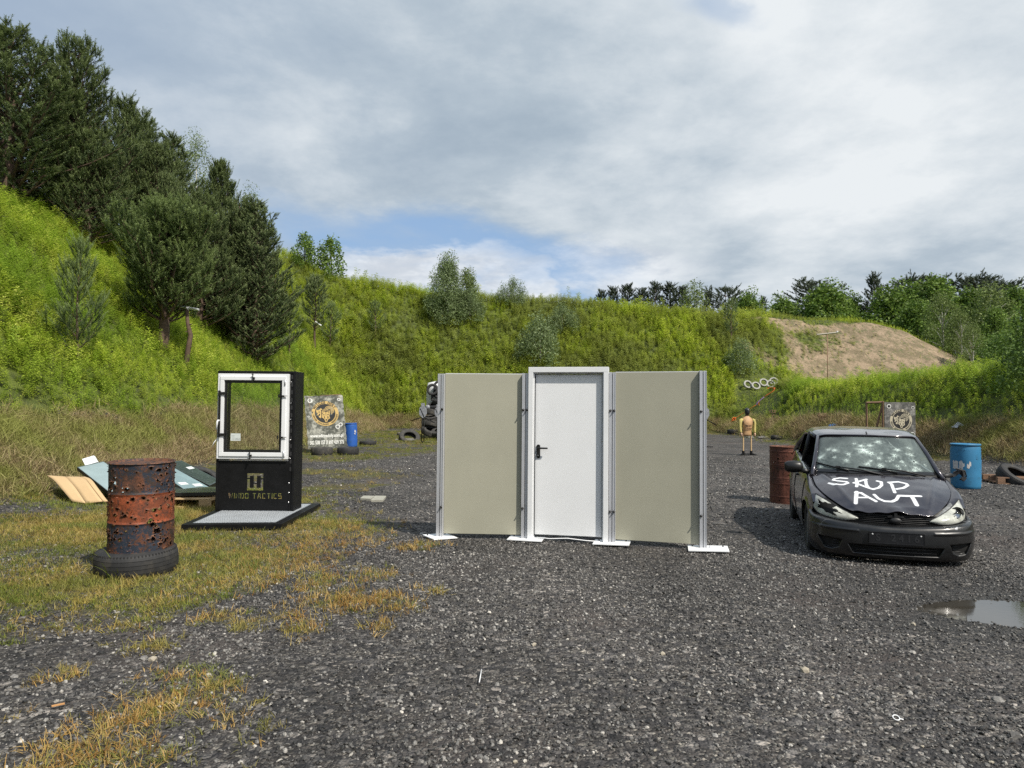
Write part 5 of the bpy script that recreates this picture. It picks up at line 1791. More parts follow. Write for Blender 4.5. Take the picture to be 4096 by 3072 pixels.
# --- windscreen
ws_rows = mirror_rows([
    [(0, 1.02, .958), (.35, 1.06, .957), (.60, 1.17, .950), (.685, 1.245, .942)],
    [(0, 1.35, 1.185), (.32, 1.375, 1.182), (.55, 1.47, 1.172), (.635, 1.535, 1.155)],
    [(0, 1.70, 1.368), (.30, 1.715, 1.366), (.50, 1.79, 1.358), (.572, 1.845, 1.341)]])
NW, NWV = 280, 150
G = loft(ws_rows, NW, NWV)
bvW = bvh_of(G)
WP = G.reshape(-1, 3)
wh = [(580, 315), (635, 330), (640, 400), (765, 437), (795, 363), (855, 252), (940, 280), (1015, 272), (945, 350), (1020, 350), (1040, 362), (1145, 360), (1120, 408), (1115, 240), (1310, 322), (1425, 368), (1465, 372),
      (1240, 412), (1272, 428), (1230, 443), (1300, 385), (1368, 447), (1028, 441), (1005, 478), (1130, 488), (1152, 505), (1322, 494), (1398, 489), (1500, 450), (1345, 525), (1525, 520), (1500, 540), (1567, 537), (1438, 560),
      (1512, 583), (1570, 600), (480, 410), (960, 322), (1440, 300), (1625, 488), (500, 500), (990, 340), (1180, 590), (915, 335)]
craze = np.zeros(len(WP)); hol = np.zeros(len(WP))
g = np.random.default_rng(4)
wpts = []
for k_, p in enumerate(wh):
    c0, n0 = carhit(bvW, *cpx(*p))
    if c0 is None: continue
    wpts.append(c0)
    d3 = WP - np.array(c0)
    rr_ = np.linalg.norm(d3, axis=1)
    ang = np.arctan2(d3[:, 2] * 1.2, d3[:, 0])
    big_ = {28: 1.5, 37: 2.6, 10: 1.6, 36: 2.0, 1: 1.5, 24: 1.4, 16: 1.3, 41: 1.8}.get(k_, g.choice([.55, .8, 1.0, 1.5]))
    ph_ = g.uniform(0, 6.28)
    star = .5 + .5 * np.abs(np.sin(ang * g.choice([1.5, 2, 2.5, 3.5]) + ph_)) ** 3 + .22 * np.sin(ang * 9 + ph_ * 3) + .25 * np.sin(ang + ph_)
    craze = np.maximum(craze, np.exp(-(rr_ / (.023 * big_ * star + .005)) ** 1.6))
    craze = np.maximum(craze, .34 * np.exp(-(rr_ / (.060 * big_)) ** 1.3) * np.clip(.4 + smooth_noise(d3[:, 0] * 60, d3[:, 2] * 60, 1.0, k_), 0, 1.2))
    if k_ not in (36, 37, 41, 42): hol = np.maximum(hol, (rr_ < (.0075 if k_ != 28 else .014)).astype(float))
# long cracks across the pane
for k_ in range(26):
    a = wpts[g.integers(len(wpts))]; th = g.uniform(0, 6.28); ln_ = g.uniform(.12, .45)
    b_ = np.array(a) + np.array([math.cos(th) * ln_, math.sin(th) * ln_ * .75, math.sin(th) * ln_ * .45])
    c_ = (np.array(a) + b_) / 2 + g.normal(0, .012, 3)
    craze = np.maximum(craze, .45 * (seg_dist(WP, [tuple(a), tuple(c_), tuple(b_)]) < .0028))
m_ = bpy.data.materials.new('shattered_windscreen'); m_.use_nodes = True
q = NT(m_.node_tree)
co = q.n('ShaderNodeTexCoord').outputs['Object']
cz_ = q.n('ShaderNodeAttribute', attribute_name='craze').outputs['Fac']
ho_ = q.n('ShaderNodeAttribute', attribute_name='hole').outputs['Fac']
ed = q.n('ShaderNodeAttribute', attribute_name='edge').outputs['Fac']
nz1 = q.noise(co, 30, 6, .7); nz2 = q.noise(co, 3.5, 5, .6)
cell = q.vor(co, 55, feature='DISTANCE_TO_EDGE')
white = q.m('ADD', q.m('MULTIPLY', cz_, q.m('ADD', .55, q.m('MULTIPLY', nz1, .9))), q.m('MULTIPLY', q.rng(cell, 0, .04, .10, 0), q.rng(nz2, .45, .65)), clamp=True)
basec = q.mix(q.rng(nz2, .35, .65), (.12, .15, .15), (.20, .245, .24))
colr = q.mix(white, basec, (.70, .82, .76))
colr = q.mix(ed, colr, (.012, .012, .013))
colr = q.mix(ho_, colr, (.002, .002, .002))
bs = q.n('ShaderNodeBsdfPrincipled', {'Base Color': colr, 'Roughness': .16, 'Specular IOR Level': .6})
tr = q.n('ShaderNodeBsdfTransparent', {'Color': (.55, .66, .62, 1)})
op = q.m('MAXIMUM', q.m('ADD', .50, q.m('MULTIPLY', white, .5), clamp=True), ed)
op = q.m('MAXIMUM', op, ho_)
q.n('ShaderNodeOutputMaterial', {0: q.n('ShaderNodeMixShader', {0: op, 1: tr.outputs[0], 2: bs.outputs[0]}).outputs[0]})
jj = np.broadcast_to(np.arange(NW)[None, :] / (NW - 1), (NWV, NW)); kk = np.broadcast_to(np.arange(NWV)[:, None] / (NWV - 1), (NWV, NW))
ex_ = np.minimum(jj, 1 - jj) * 1.30; ey_ = np.minimum(kk * .62 - .02, (1 - kk) * .62 + .012)
dcor = .05 - np.hypot(np.clip(.07 - ex_, 0, 1), np.clip(.07 - ey_, 0, 1)) + 0
edge_ = np.clip((.027 - np.minimum(np.minimum(ex_, ey_), dcor + .02)) / .006, 0, 1)
topstrip = np.clip((kk - .955) / .01, 0, 1)
edge_ = np.maximum(edge_, topstrip * (np.abs(jj - .5) > .18))
wsc = grid_obj('windscreen', G, m_, car, attrs={'craze': craze.reshape(NWV, NW), 'hole': hol.reshape(NWV, NW), 'edge': edge_})
# cowl strip between bonnet and glass
cowl = loft(mirror_rows([[(0, .975, .925), (.26, 1.0, .921), (.52, 1.08, .908), (.72, 1.215, .885)], [(0, 1.04, .962), (.35, 1.08, .961), (.60, 1.19, .953), (.70, 1.26, .940)]]), 60, 5)
grid_obj('cowl', cowl, M_trim, car)
# --- roof
roof_rows = mirror_rows([
    [(0, 1.695, 1.394), (.30, 1.71, 1.392), (.50, 1.785, 1.384), (.580, 1.845, 1.362)],
    [(0, 1.95, 1.425), (.30, 1.95, 1.423), (.52, 1.98, 1.408), (.610, 2.0, 1.378)],
    [(0, 2.35, 1.445), (.32, 2.35, 1.442), (.54, 2.35, 1.425), (.625, 2.35, 1.392)],
    [(0, 2.95, 1.435), (.32, 2.95, 1.432), (.54, 2.95, 1.412), (.62, 2.95, 1.375)],
    [(0, 3.55, 1.370), (.30, 3.54, 1.367), (.50, 3.50, 1.350), (.59, 3.45, 1.315)]])
RG = loft(roof_rows, 90, 80)
RG[..., 2] -= .025
RG[..., 2] += .004 * smooth_noise(RG[..., 0] * 10, RG[..., 1] * 10, 2.2, 7) - .012 * np.exp(-(((RG[..., 0] - .35) / .12) ** 2 + ((RG[..., 1] - 1.95) / .08) ** 2))
rf = grid_obj('roof', RG, M_car, car)
rf.modifiers.new('thick', 'SOLIDIFY').thickness = -.02
bvR = bvh_of(RG)
# --- sides
AR, WB0, WB1, WZ = .345, .86, 3.475, .30
bs_ = np.unique(np.concatenate([np.linspace(.50, 4.08, 150), WB0 + AR * np.cos(np.linspace(0, PI, 40)), WB1 + AR * np.cos(np.linspace(0, PI, 40))]))
bs_ = bs_[bs_ >= .50]
w_b = np.interp(bs_, [.30, .45, .50, .62, .9, 1.3, 2, 2.8, 3.4, 3.8, 4.05, 4.15], [.70, .775, .795, .815, .838, .848, .852, .85, .838, .81, .75, .68])
ztop = np.interp(bs_, [.50, .62, .80, 1.12, 1.3, 2.2, 3.2, 3.6, 4.0, 4.1], [.70, .775, .822, .868, .900, .945, .985, 1.0, .99, .97])
def zbot(b):
    z0 = .205
    for wb in (WB0, WB1):
        z0 = np.maximum(z0, np.where(np.abs(b - wb) < AR, WZ + np.sqrt(np.clip(AR ** 2 - (b - wb) ** 2, 0, 1)), 0))
    return z0
zb_ = zbot(bs_)
hx_ = np.interp(bs_, [.5, .55, .8, 1.06, 1.2, 1.3, 2.2, 3.2, 3.6, 4.0, 4.1], [.60, .640, .720, .735, .735, .715, .70, .69, .66, .60, .58])
hz_ = np.interp(bs_, [.5, .55, .8, 1.06, 1.2, 1.3, 2.2, 3.2, 3.6, 4.0, 4.1], [.735, .758, .820, .866, .892, .925, .962, 1.0, 1.02, 1.0, .98])
nsz = 22
ts = np.linspace(0, 1, nsz)
zz = zb_[:, None] + (ztop - zb_)[:, None] * ts[None, :]
prof_ = np.interp(zz, [.18, .3, .42, .55, .66, .76, .84, .90, .97, 1.02], [.950, .978, .995, 1.0, .995, .980, .955, .93, .905, .895])
xs = w_b[:, None] * prof_
# arch flare
for wb in (WB0, WB1):
    dr_ = np.hypot(bs_[:, None] - wb, zz - WZ) - AR
    xs += .012 * np.exp(-(dr_ / .03) ** 2)
xs += .006 * np.exp(-((zz - .60) / .02) ** 2)
S1 = np.stack([xs, np.broadcast_to(bs_[:, None], xs.shape), zz], -1)
cap = np.stack([np.stack([w_b * np.interp(ztop, [.7, .84, .9, 1.0], [.985, .955, .93, .9]) * (1 - f_) + hx_ * f_, bs_, ztop * (1 - f_) + hz_ * f_ + .012 * math.sin(f_ * PI)], -1) for f_ in (.15, .35, .6, .85, 1.0)], 1)
S1 = np.concatenate([S1, cap], 1)
S1[..., 2] += zsh(S1[..., 1]) * np.clip((S1[..., 2] - .3) / .3, 0, 1)
S1[..., 0] += .003 * smooth_noise(S1[..., 1] * 10, S1[..., 2] * 10, 2.0, 9)
bb2, zz2 = S1[..., 1], S1[..., 2]
scrib = np.zeros(bb2.shape)
for c0 in (1.45, 1.62, 1.80, 2.02, 2.2, 2.45, 2.7, 2.95):
    scrib = np.maximum(scrib, np.clip(1 - np.abs(bb2 - c0 - .09 * np.sin(zz2 * 9 + c0 * 7)) / .020, 0, 1) * (zz2 < .86) * (zz2 > .3) * .75)
scrib = np.maximum(scrib, np.clip(1 - np.abs(zz2 - .33 - .25 * (bb2 - 1.0)) / .008, 0, 1) * (bb2 > 1.15) * .5)
streak = np.clip(1 - np.abs(np.sin(bb2 * 36 + zz2 * 4)) / .12, 0, 1) * (bb2 < .62) * .0
for s_ in (-1, 1):
    SS = S1.copy(); SS[..., 0] *= s_
    o = grid_obj('side_panel', SS, M_car, car, flip=(s_ > 0), attrs={'paint': scrib * (s_ < 0)})
    o['label'] = 'scribbled side of the car with door and wing' if s_ < 0 else 'far side of the car with door and wing'
    # door shut lines
    for c0 in (1.20, 2.34):
        e = MB(); pts_ = []
        for t_ in np.linspace(0, 1, 12):
            bq = c0 + (.10 * (1 - t_) ** 2 if c0 < 2 else .03 * t_); zq = .24 + t_ * (.62 if c0 < 2 else .68)
            i_ = int(np.argmin(abs(bs_ - bq))); xq = np.interp(zq, zz[i_], xs[i_]) + .0015
            pts_.append((s_ * xq, bq, zq))
        e.tube(pts_, .005, 5)
        e.build('shut_line', M_dark, o)
    e = MB(); e.box((s_ * .838, 2.16, .80), (.022, .17, .028)); e.build('door_handle', M_trim, o, .006)
# --- bumper
NBU, NBV = 340, 90
bump_rows = mirror_rows([
    [(0, .15, .560), (.28, .155, .565), (.50, .20, .575), (.66, .29, .588), (.765, .42, .600), (.79, .53, .62)],
    [(0, .055, .550), (.28, .062, .556), (.52, .112, .568), (.70, .205, .582), (.795, .36, .596), (.822, .53, .62)],
    [(0, .012, .515), (.28, .022, .52), (.53, .075, .53), (.715, .175, .545), (.815, .345, .56), (.838, .53, .58)],
    [(0, .0, .42), (.28, .010, .42), (.53, .060, .425), (.72, .160, .43), (.825, .335, .44), (.845, .53, .45)],
    [(0, .0, .32), (.28, .010, .32), (.53, .060, .32), (.72, .160, .32), (.822, .335, .32), (.842, .53, .32)],
    [(0, .020, .22), (.28, .030, .22), (.53, .078, .22), (.71, .175, .22), (.805, .345, .225), (.825, .53, .23)],
    [(0, .06, .170), (.28, .07, .170), (.52, .115, .170), (.69, .20, .172), (.78, .36, .178), (.80, .53, .185)],
    [(0, .16, .160), (.28, .165, .160), (.50, .20, .160), (.64, .27, .160), (.72, .40, .165), (.74, .53, .17)]])
BG = loft(bump_rows, NBU, NBV)
BG[..., 2] -= .028 + .022 * np.clip((BG[..., 2] - .2) / .3, 0, 1)
bx_, by2, bz2 = BG[..., 0].copy(), BG[..., 1], BG[..., 2].copy()
front = np.arange(NBV)[:, None] > NBV * .10
rec1 = sdpoly(bx_, bz2, [(-.47, .292), (.47, .292), (.42, .195), (-.42, .195)])
rec = rec1
for s_ in (-1, 1):
    rec = np.minimum(rec, sdpoly(bx_, bz2, [(s_ * .765, .345), (s_ * .525, .332), (s_ * .555, .245), (s_ * .62, .212), (s_ * .70, .222)]))
rec = np.where(front, rec, 1)
BG[..., 1] += .055 * np.clip(-rec / .010, 0, 1)
mold = np.clip(1 - np.abs(np.abs(bz2 - (.435 + .02 * np.abs(bx_))) / .016) ** 4, 0, 1) * np.clip((np.abs(bx_) - .36) / .01, 0, 1) * np.clip((.83 - np.abs(bx_)) / .01, 0, 1) * front
BG[..., 1] -= .010 * mold * np.clip(1.2 - np.abs(bx_), 0, 1)
BG[..., 0] += np.sign(bx_) * .008 * mold
rec_f = (rec < -.004)
fm = rec_f[:-1, :-1] & rec_f[1:, 1:]
streak = np.zeros(bx_.shape)
for c0 in (.30, .36, .43, .20):
    streak = np.maximum(streak, np.clip(1 - np.abs(by2 - c0 + .25 * (bz2 - .4)) / .006, 0, 1) * (np.abs(bz2 - .43) < .13) * (bx_ < -.5) * .45)
streak = np.maximum(streak, np.clip(1 - np.hypot((bx_ - .60) / .09, (bz2 - .505) / .022), 0, 1) * .8 * (smooth_noise(bx_ * 100, bz2 * 100, 1.2, 3) > 0))
streak = np.maximum(streak, np.clip(1 - np.abs(by2 - .40 + .3 * (bz2 - .4)) / .02, 0, 1) * (bx_ > .6) * .5 * (smooth_noise(bx_ * 100, bz2 * 60, 1.2, 5) > -.2))
bum = grid_obj('front_bumper', BG, [M_bump, M_dark], car, attrs={'paint': streak}, midx=fm.astype(np.int32).ravel())
bvB = bvh_of(BG)
e = MB()
for zz_ in (.305, .275, .245):
    for s_ in (-1, 1):
        e.tube([(s_ * .73, .235, zz_), (s_ * .65, .175, zz_), (s_ * .555, .115, zz_)], .006, 6)
for zz_ in (.265, .228):
    e.tube([(-.40, .065, zz_), (0, .03, zz_), (.40, .065, zz_)], .006, 6)
e.build('intake_slats', M_trim, bum)['kind'] = 'stuff'
# number plate
pl_ = MB(); pl_.box((0, 0, 0), (.54, .012, .128))
for a_ in ((0, .060, .54, .006), (0, -.060, .54, .006)):
    pl_.box((a_[0], -.008, a_[1]), (a_[2], .006, a_[3]))
for s_ in (-1, 1):
    pl_.box((s_ * .267, -.008, 0), (.006, .006, .113))
M_plate = mat('plate_black', (.010, .010, .011), rough=.3, var=.2)
plo = pl_.build('number_plate', M_plate, bum, .001)
plo.location = (.0, -.008, .385); plo.rotation_euler = (R(-3), 0, 0)
for k_, ch in enumerate('S 2416'):
    if ch == ' ': continue
    V_, F_ = text_mesh(ch, .105, .0015, .002)
    e = MB(); e.add([(v[0] - .18 + k_ * .075, -.0075 - v[2], v[1]) for v in V_], F_)
    e.build('plate_character', mat('plate_relief', (.022, .022, .024), rough=.35), plo)
e = MB()
for s_ in (-1, 1):
    e.lathe([(0, .003), (.007, .002), (.009, 0)], 10, Matrix.Translation((s_ * .235, -.006, .035)) @ Matrix.Rotation(PI / 2, 4, 'X'))
e.build('plate_screws', M_lampw, plo)['kind'] = 'stuff'
# --- black boxes added behind the bumper to block light, and grille slats
e = MB()
e.bb(-.60, .60, .22, .26, .36, .60)
e.bb(-.70, .70, .50, .60, .2, .66)
e.bb(-.62, .62, .30, 3.9, .15, .42)
e.bb(-.74, -.70, .36, .52, .42, .56); e.bb(.70, .74, .36, .52, .42, .56)
e.build('engine_bay_light_block', M_dark, car)
gri = MB()
for k_ in range(5):
    zz_ = .520 + k_ * .020
    gri.tube([(-.46, .22, zz_), (-.25, .165, zz_), (0, .15, zz_), (.25, .165, zz_), (.46, .22, zz_)], .004, 5)
gri.lathe([(0, .02), (.035, .018), (.055, .008), (.06, 0)], 18, Matrix.Translation((.02, .13, .55)) @ Matrix.Rotation(PI / 2, 4, 'X') @ Matrix.Diagonal((1, .6, 1, 1)))
gri.box((.02, .15, .59), (.16, .03, .012)); gri.box((.02, .15, .605), (.03, .05, .05))
gri.build('grille', M_trim, car)['kind'] = 'stuff'

# --- headlights
m_l = bpy.data.materials.new('clouded_lens'); m_l.use_nodes = True
q = NT(m_l.node_tree)
co = q.n('ShaderNodeTexCoord').outputs['Object']
c = q.mix(q.rng(q.noise(co, 9, 5, .6), .35, .65), (.66, .67, .60), (.42, .43, .38))
c = q.mix(q.rng(q.noise(co, 40, 4), .58, .66, 0, .6), c, (.75, .76, .70))
bs = q.n('ShaderNodeBsdfPrincipled', {'Base Color': c, 'Roughness': .22, 'Coat Weight': .5, 'Specular IOR Level': .6})
tr = q.n('ShaderNodeBsdfTransparent', {'Color': (.8, .8, .76, 1)})
q.n('ShaderNodeOutputMaterial', {0: q.n('ShaderNodeMixShader', {0: q.rng(q.noise(co, 5, 4), .35, .6, .62, .9), 1: tr.outputs[0], 2: bs.outputs[0]}).outputs[0]})
M_refl = mat('reflector', (.55, .55, .55), rough=.15, metal=1.0, var=.3, vs=20)
for s_ in (-1, 1):
    T = cr([(.355, .150, .628), (.46, .205, .672), (.58, .32, .722), (.685, .475, .765), (.745, .60, .785)], 60)
    B = cr([(.350, .150, .612), (.48, .150, .592), (.62, .215, .597), (.735, .36, .612), (.785, .50, .655)], 60)
    t_ = np.linspace(0, 1, 34)[:, None, None]
    LG = T[None] * (1 - t_) + B[None] * t_
    blg = np.sin(PI * t_[..., 0]) ** .8 * np.sin(PI * np.linspace(0, 1, 60))[None] ** .5
    LG[..., 2] += zsh(LG[..., 1]) - .004
    LG[..., 1] -= .030 * blg; LG[..., 0] += .016 * blg; LG[..., 2] += .006 * blg
    u = np.linspace(0, 1, 60)[None, :]; v = t_[..., 0]
    if s_ < 0:
        hd_ = np.hypot((u - .60) / .17, (v - .42) / .30) * (1 + .28 * np.sin(5 * np.arctan2(v - .42, u - .6) + 1) + .14 * np.sin(11 * np.arctan2(v - .42, u - .6)))
        hd2 = np.hypot((u - .44) / .05, (v - .35) / .12)
        hol_ = np.minimum(hd_, hd2)
    else:
        hol_ = np.minimum(np.hypot((u - .62) / .10, (v - .45) / .22) * (1 + .3 * np.sin(6 * np.arctan2(v - .45, u - .62))), np.hypot((u - .78) / .035, (v - .5) / .12))
    kl = (hol_ < 1); klf = (kl[:-1, :-1] | kl[1:, 1:]).ravel()
    LG[..., 0] *= s_
    hl = grid_obj('headlight', LG, m_l, car, flip=(s_ < 0), kill=klf)
    hl['label'] = 'headlight with its lens shot through' if s_ < 0 else 'clouded headlight with the bulb showing'
    bk = LG.copy(); bk[..., 0] -= s_ * .030; bk[..., 1] += .075
    ob = grid_obj('housing', bk, M_dark if s_ < 0 else mat('dull_reflector', (.30, .30, .29), rough=.35, metal=.6, var=.5, vs=25), hl, flip=(s_ < 0))
    e = MB()
    cx_, cy_, cz_ = LG[16, 38]
    Mt = Matrix.Translation((cx_ - s_ * .02, cy_ + .05, cz_)) @ Matrix.Rotation(PI / 2, 4, 'X')
    if s_ > 0:
        e.lathe([(0, .0), (.03, .004), (.055, .018), (.068, .04)], 24, Mt); e.lathe([(0, .045), (.010, .042), (.012, .0)], 12, Mt)
        e.build('reflector', M_refl, hl)
    e = MB(); e.tube([tuple(p) for p in LG[0, ::4]] + [tuple(p) for p in LG[::6, -1]] + [tuple(p) for p in LG[-1, ::-4]], .006, 5)
    e.build('lens_edge', M_trim, hl)

# --- pillars, rails, screens, tail
for s_ in (-1, 1):
    P_ = lambda x_, y_, z_: (s_ * x_, y_, z_)
    e = MB(); e.tube([P_(.735, 1.17, .895), P_(.690, 1.33, 1.01), P_(.640, 1.56, 1.18), P_(.588, 1.84, 1.334), P_(.608, 2.0, 1.35)], [.030, .028, .027, .027, .02], 10)
    e.build('windscreen_pillar', M_car, car)
    e = MB(); e.tube([P_(.608, 1.9, 1.337), P_(.630, 2.35, 1.357), P_(.622, 2.95, 1.341), P_(.592, 3.42, 1.287), P_(.66, 3.72, 1.12), P_(.70, 3.85, .99)], [.028, .028, .030, .045, .06, .06], 10)
    e.build('roof_rail', M_car, car)
    e = MB(); e.tube([P_(.735, 2.36, .945), P_(.64, 2.32, 1.38)], .030, 8); e.build('door_pillar', M_trim, car)
    e = MB(); e.add([P_(.73, 3.28, .99), P_(.70, 3.86, .99), P_(.60, 3.45, 1.31), P_(.625, 3.22, 1.34)], [(0, 1, 2, 3)])
    e.build('rear_quarter', M_car, car)
    e = MB()
    for p, qv in (((.742, 1.30, .935), (.742, 2.34, .955)), ((.742, 2.38, .955), (.735, 3.28, 1.0))):
        e.tube([P_(*p), P_(*qv)], .014, 6)
    e.build('window_seal', M_trim, car)
    e = MB(); e.add([P_(.72, 1.36, .96), P_(.72, 2.3, .965), P_(.625, 2.28, 1.37), P_(.60, 1.93, 1.36)], [(0, 1, 2, 3)])
tail = loft(mirror_rows([[(0, 3.55, 1.368), (.30, 3.54, 1.365), (.585, 3.46, 1.31)], [(0, 3.95, 1.08), (.35, 3.93, 1.07), (.68, 3.82, 1.02)], [(0, 4.10, .90), (.4, 4.08, .90), (.72, 3.98, .90)], [(0, 4.16, .55), (.42, 4.14, .55), (.75, 4.05, .55)], [(0, 4.12, .22), (.42, 4.10, .22), (.74, 4.02, .22)]]), 40, 40)
grid_obj('tailgate', tail, M_car, car)
e = MB(); e.add([(-.50, 3.64, 1.305), (.50, 3.64, 1.305), (.60, 3.92, 1.10), (-.60, 3.92, 1.10)], [(0, 1, 2, 3)])
e.build('rear_window', M_trim, car)
for s_ in (-1, 1):
    e = MB(); e.box((s_ * .66, 3.92, 1.02), (.08, .08, .26), Matrix.Rotation(R(18), 3, 'X')); e.build('tail_light', mat('red_lens', (.25, .01, .01), rough=.2), car, .03)
# --- inside
e = MB(); e.bb(-.64, .64, 1.27, 1.60, .40, .91); e.build('dashboard', M_dark, car, .03)
e = MB(); e.bb(-.70, .70, 1.2, 3.9, .17, .25); e.bb(-.66, .66, 3.4, 3.8, .25, .95); e.build('cabin_floor', M_dark, car)
for s_ in (-1, 1):
    e = MB(); e.bb(s_ * .36 - .25, s_ * .36 + .25, 1.75, 2.25, .35, .52); e.box((s_ * .36, 2.33, .80), (.48, .13, .62), Matrix.Rotation(R(-14), 3, 'X')); e.box((s_ * .36, 2.43, 1.20), (.26, .09, .18), Matrix.Rotation(R(-10), 3, 'X'))
    e.build('front_seat', mat('seat_cloth', (.045, .047, .05), rough=.9), car, .04)
e = MB(); e.lathe([(.17 + .014 * math.cos(a), .014 * math.sin(a)) for a in np.linspace(0, 2 * PI, 8, endpoint=False)], 28, Matrix.Translation((.36, 1.52, .93)) @ Matrix.Rotation(R(65), 4, 'X'), close=True); e.build('steering_wheel', M_blackp, car)
# --- wheels
wm_ = tyre(.315, .19, .20)
for s_, wb, lb in ((-1, WB0, 'near front'), (1, WB0, 'far front'), (-1, WB1, 'near rear'), (1, WB1, 'far rear')):
    wz_ = .315 - .035 if wb < 2 else .315 - .105
    we = wm_.build('wheel', M_rubber, car)
    we.rotation_euler = (0, s_ * PI / 2, 0)
    we.location = (s_ * (.835 - .205), wb, wz_ + (0.035 if wb < 2 else 0.02))
    e = MB()
    e.lathe([(.205, .03), (.205, .17), (.195, .175), (.18, .155), (.09, .165), (.055, .180), (0, .182)], 40)
    for k_ in range(7):
        a = k_ * 2 * PI / 7; e.box((.125 * math.cos(a), .125 * math.sin(a), .170), (.13, .035, .014), Matrix.Rotation(a, 3, 'Z'))
    e.build('rim', mat('wheel_cover', (.33, .34, .35), rough=.4, metal=.5, var=.2, dirt=(.05, .045, .04), dirt_s=9, dirt_a=.7), we)
# --- mirrors
e = MB()
Mt = Matrix.Translation((-.935, 1.33, .985)) @ Matrix.Diagonal((1.0, .62, .72, 1))
e.lathe([(.0, -.115), (.07, -.11), (.098, -.075), (.108, 0), (.100, .065), (.070, .105), (0, .115)], 24, Mt @ Matrix.Rotation(PI / 2, 4, 'Y'))
e.tube([(-.86, 1.33, .95), (-.76, 1.30, .925)], [.035, .03], 8)
e.build('side_mirror', M_blackp, car)['label'] = 'whole black door mirror'
e = MB(); rr = random.Random(4)
e.tube([(.74, 1.28, .925), (.86, 1.33, .94)], [.03, .025], 8)
for k_ in range(9):
    p0 = Vector((rr.uniform(.85, 1.0), 1.34 + rr.uniform(-.03, .03), .955 + rr.uniform(-.06, .06)))
    e.box(p0, (rr.uniform(.03, .09), rr.uniform(.01, .05), rr.uniform(.02, .07)), Matrix.Rotation(rr.uniform(0, 3), 3, 'Y') @ Matrix.Rotation(rr.uniform(-.5, .5), 3, 'X'))
e.tube([(.90, 1.30, 1.02), (1.0, 1.31, 1.0), (1.02, 1.32, .93), (.95, 1.33, .885)], .008, 6)
e.build('side_mirror', M_trim, car)['label'] = 'smashed door mirror frame hanging in pieces'
# --- wipers
def off(bv, x_, y_, dz):
    p, n_ = carhit(bv, *cpx(x_, y_))
    if p is None: return None
    n_ = n_ if n_.z > 0 else -n_
    return p + n_ * dz
def wiper(pts, piv):
    P_ = [off(bvW, *p, .018) or off(bvH, *p, .03) for p in pts]
    P_ = [p for p in P_ if p is not None]
    e = MB(); e.tube([tuple(p) for p in P_], [.006] * len(P_), 6); e.tube([tuple(p - Vector((0, 0, .010))) for p in P_], .0045, 5)
    e.build('wiper_blade', M_blackp, car)
    Q_ = [P_[len(P_) // 2] + Vector((0, -.005, .012)), (P_[len(P_) // 2] + Vector(piv)) / 2 + Vector((0, -.01, .022)), Vector(piv)]
    e = MB(); e.tube([tuple(p) for p in Q_], [.007, .010, .013], 6); e.box(Q_[0], (.05, .02, .022)); e.build('wiper_arm', M_trim, car)
wiper([(445, 462), (560, 495), (680, 525), (800, 552), (890, 575)], (.05, 1.0, .95))
wiper([(900, 512), (1040, 527), (1170, 548), (1320, 580), (1480, 618)], (.52, 1.07, .945))
# --- holes in bonnet and roof, aerial base
e = MB(); e2_ = MB()
hh_ = [(595, 723, 1), (1190, 733, 1.1), (1307, 703, 1.4), (1358, 710, 1.1), (1305, 770, 1.6), (1520, 735, 1.5), (1605, 773, 1.5), (1117, 792, .8), (1370, 812, .8), (1400, 812, 1.2), (1485, 852, 1), (1600, 840, 1.1), (1633, 852, 1), (943, 847, .8), (1625, 917, .9), (1632, 955, 1), (1505, 968, 1.3), (1535, 990, .8), (1420, 662, 1.1), (880, 637, .8)]
bh_ = [(1215, 850, 1.2)]
hole_list = []
for x_, y_, s_ in hh_:
    p, n_ = carhit(bvH, *cpx(x_, y_))
    if p is not None: hole_list.append((p, n_, s_, hood))
for x_, y_, s_ in ((1320, 160, 1.1), (1110, 178, .7), (1175, 125, .8)):
    p, n_ = carhit(bvR, *cpx(x_, y_))
    if p is not None: hole_list.append((p, n_, s_, rf))
M_bare = mat('bare_torn_metal', (.42, .36, .32), rough=.45, metal=.4, var=.4, vs=60, dirt=(.22, .08, .03), dirt_s=50, dirt_a=.8)
rr = random.Random(12)
for p, n_, s_, par in hole_list:
    n_ = n_ if n_.z > 0 else -n_
    Mt = Matrix.Translation(p + n_ * .0012) @ n_.to_track_quat('Z', 'Y').to_matrix().to_4x4() @ Matrix.Rotation(rr.uniform(0, 3), 4, 'Z') @ Matrix.Diagonal((1.35 * s_, .9 * s_, 1, 1))
    a_ = MB(); rd = [1 + .3 * rr.uniform(-1, 1) for _ in range(12)]
    V = [Mt @ Vector((0, 0, 0))]
    for r0, z0 in ((.0095, .0006), (.0130, .0045), (.0165, .0005)):
        for k_ in range(12):
            th = k_ * PI / 6; V.append(Mt @ Vector((r0 * rd[k_] * math.cos(th), r0 * rd[k_] * math.sin(th), z0)))
    a_.add(V, [(0, 1 + k_, 1 + (k_ + 1) % 12) for k_ in range(12)], 0)
    a_.add(V, [(1 + r0 * 12 + k_, 13 + r0 * 12 + k_, 13 + r0 * 12 + (k_ + 1) % 12, 1 + r0 * 12 + (k_ + 1) % 12) for r0 in (0, 1) for k_ in range(12)], 1)
    a_.build('bullet_hole', [M_dark, M_bare], par)
p, n_ = carhit(bvR, *cpx(995, 165))
if p is not None:
    e = MB(); e.lathe([(.022, -.004), (.020, .012), (.010, .02), (.007, .05), (0, .052)], 12, Matrix.Translation(p) @ Matrix.Rotation(R(-18), 4, 'Y')); e.build('aerial_base', M_blackp, car)

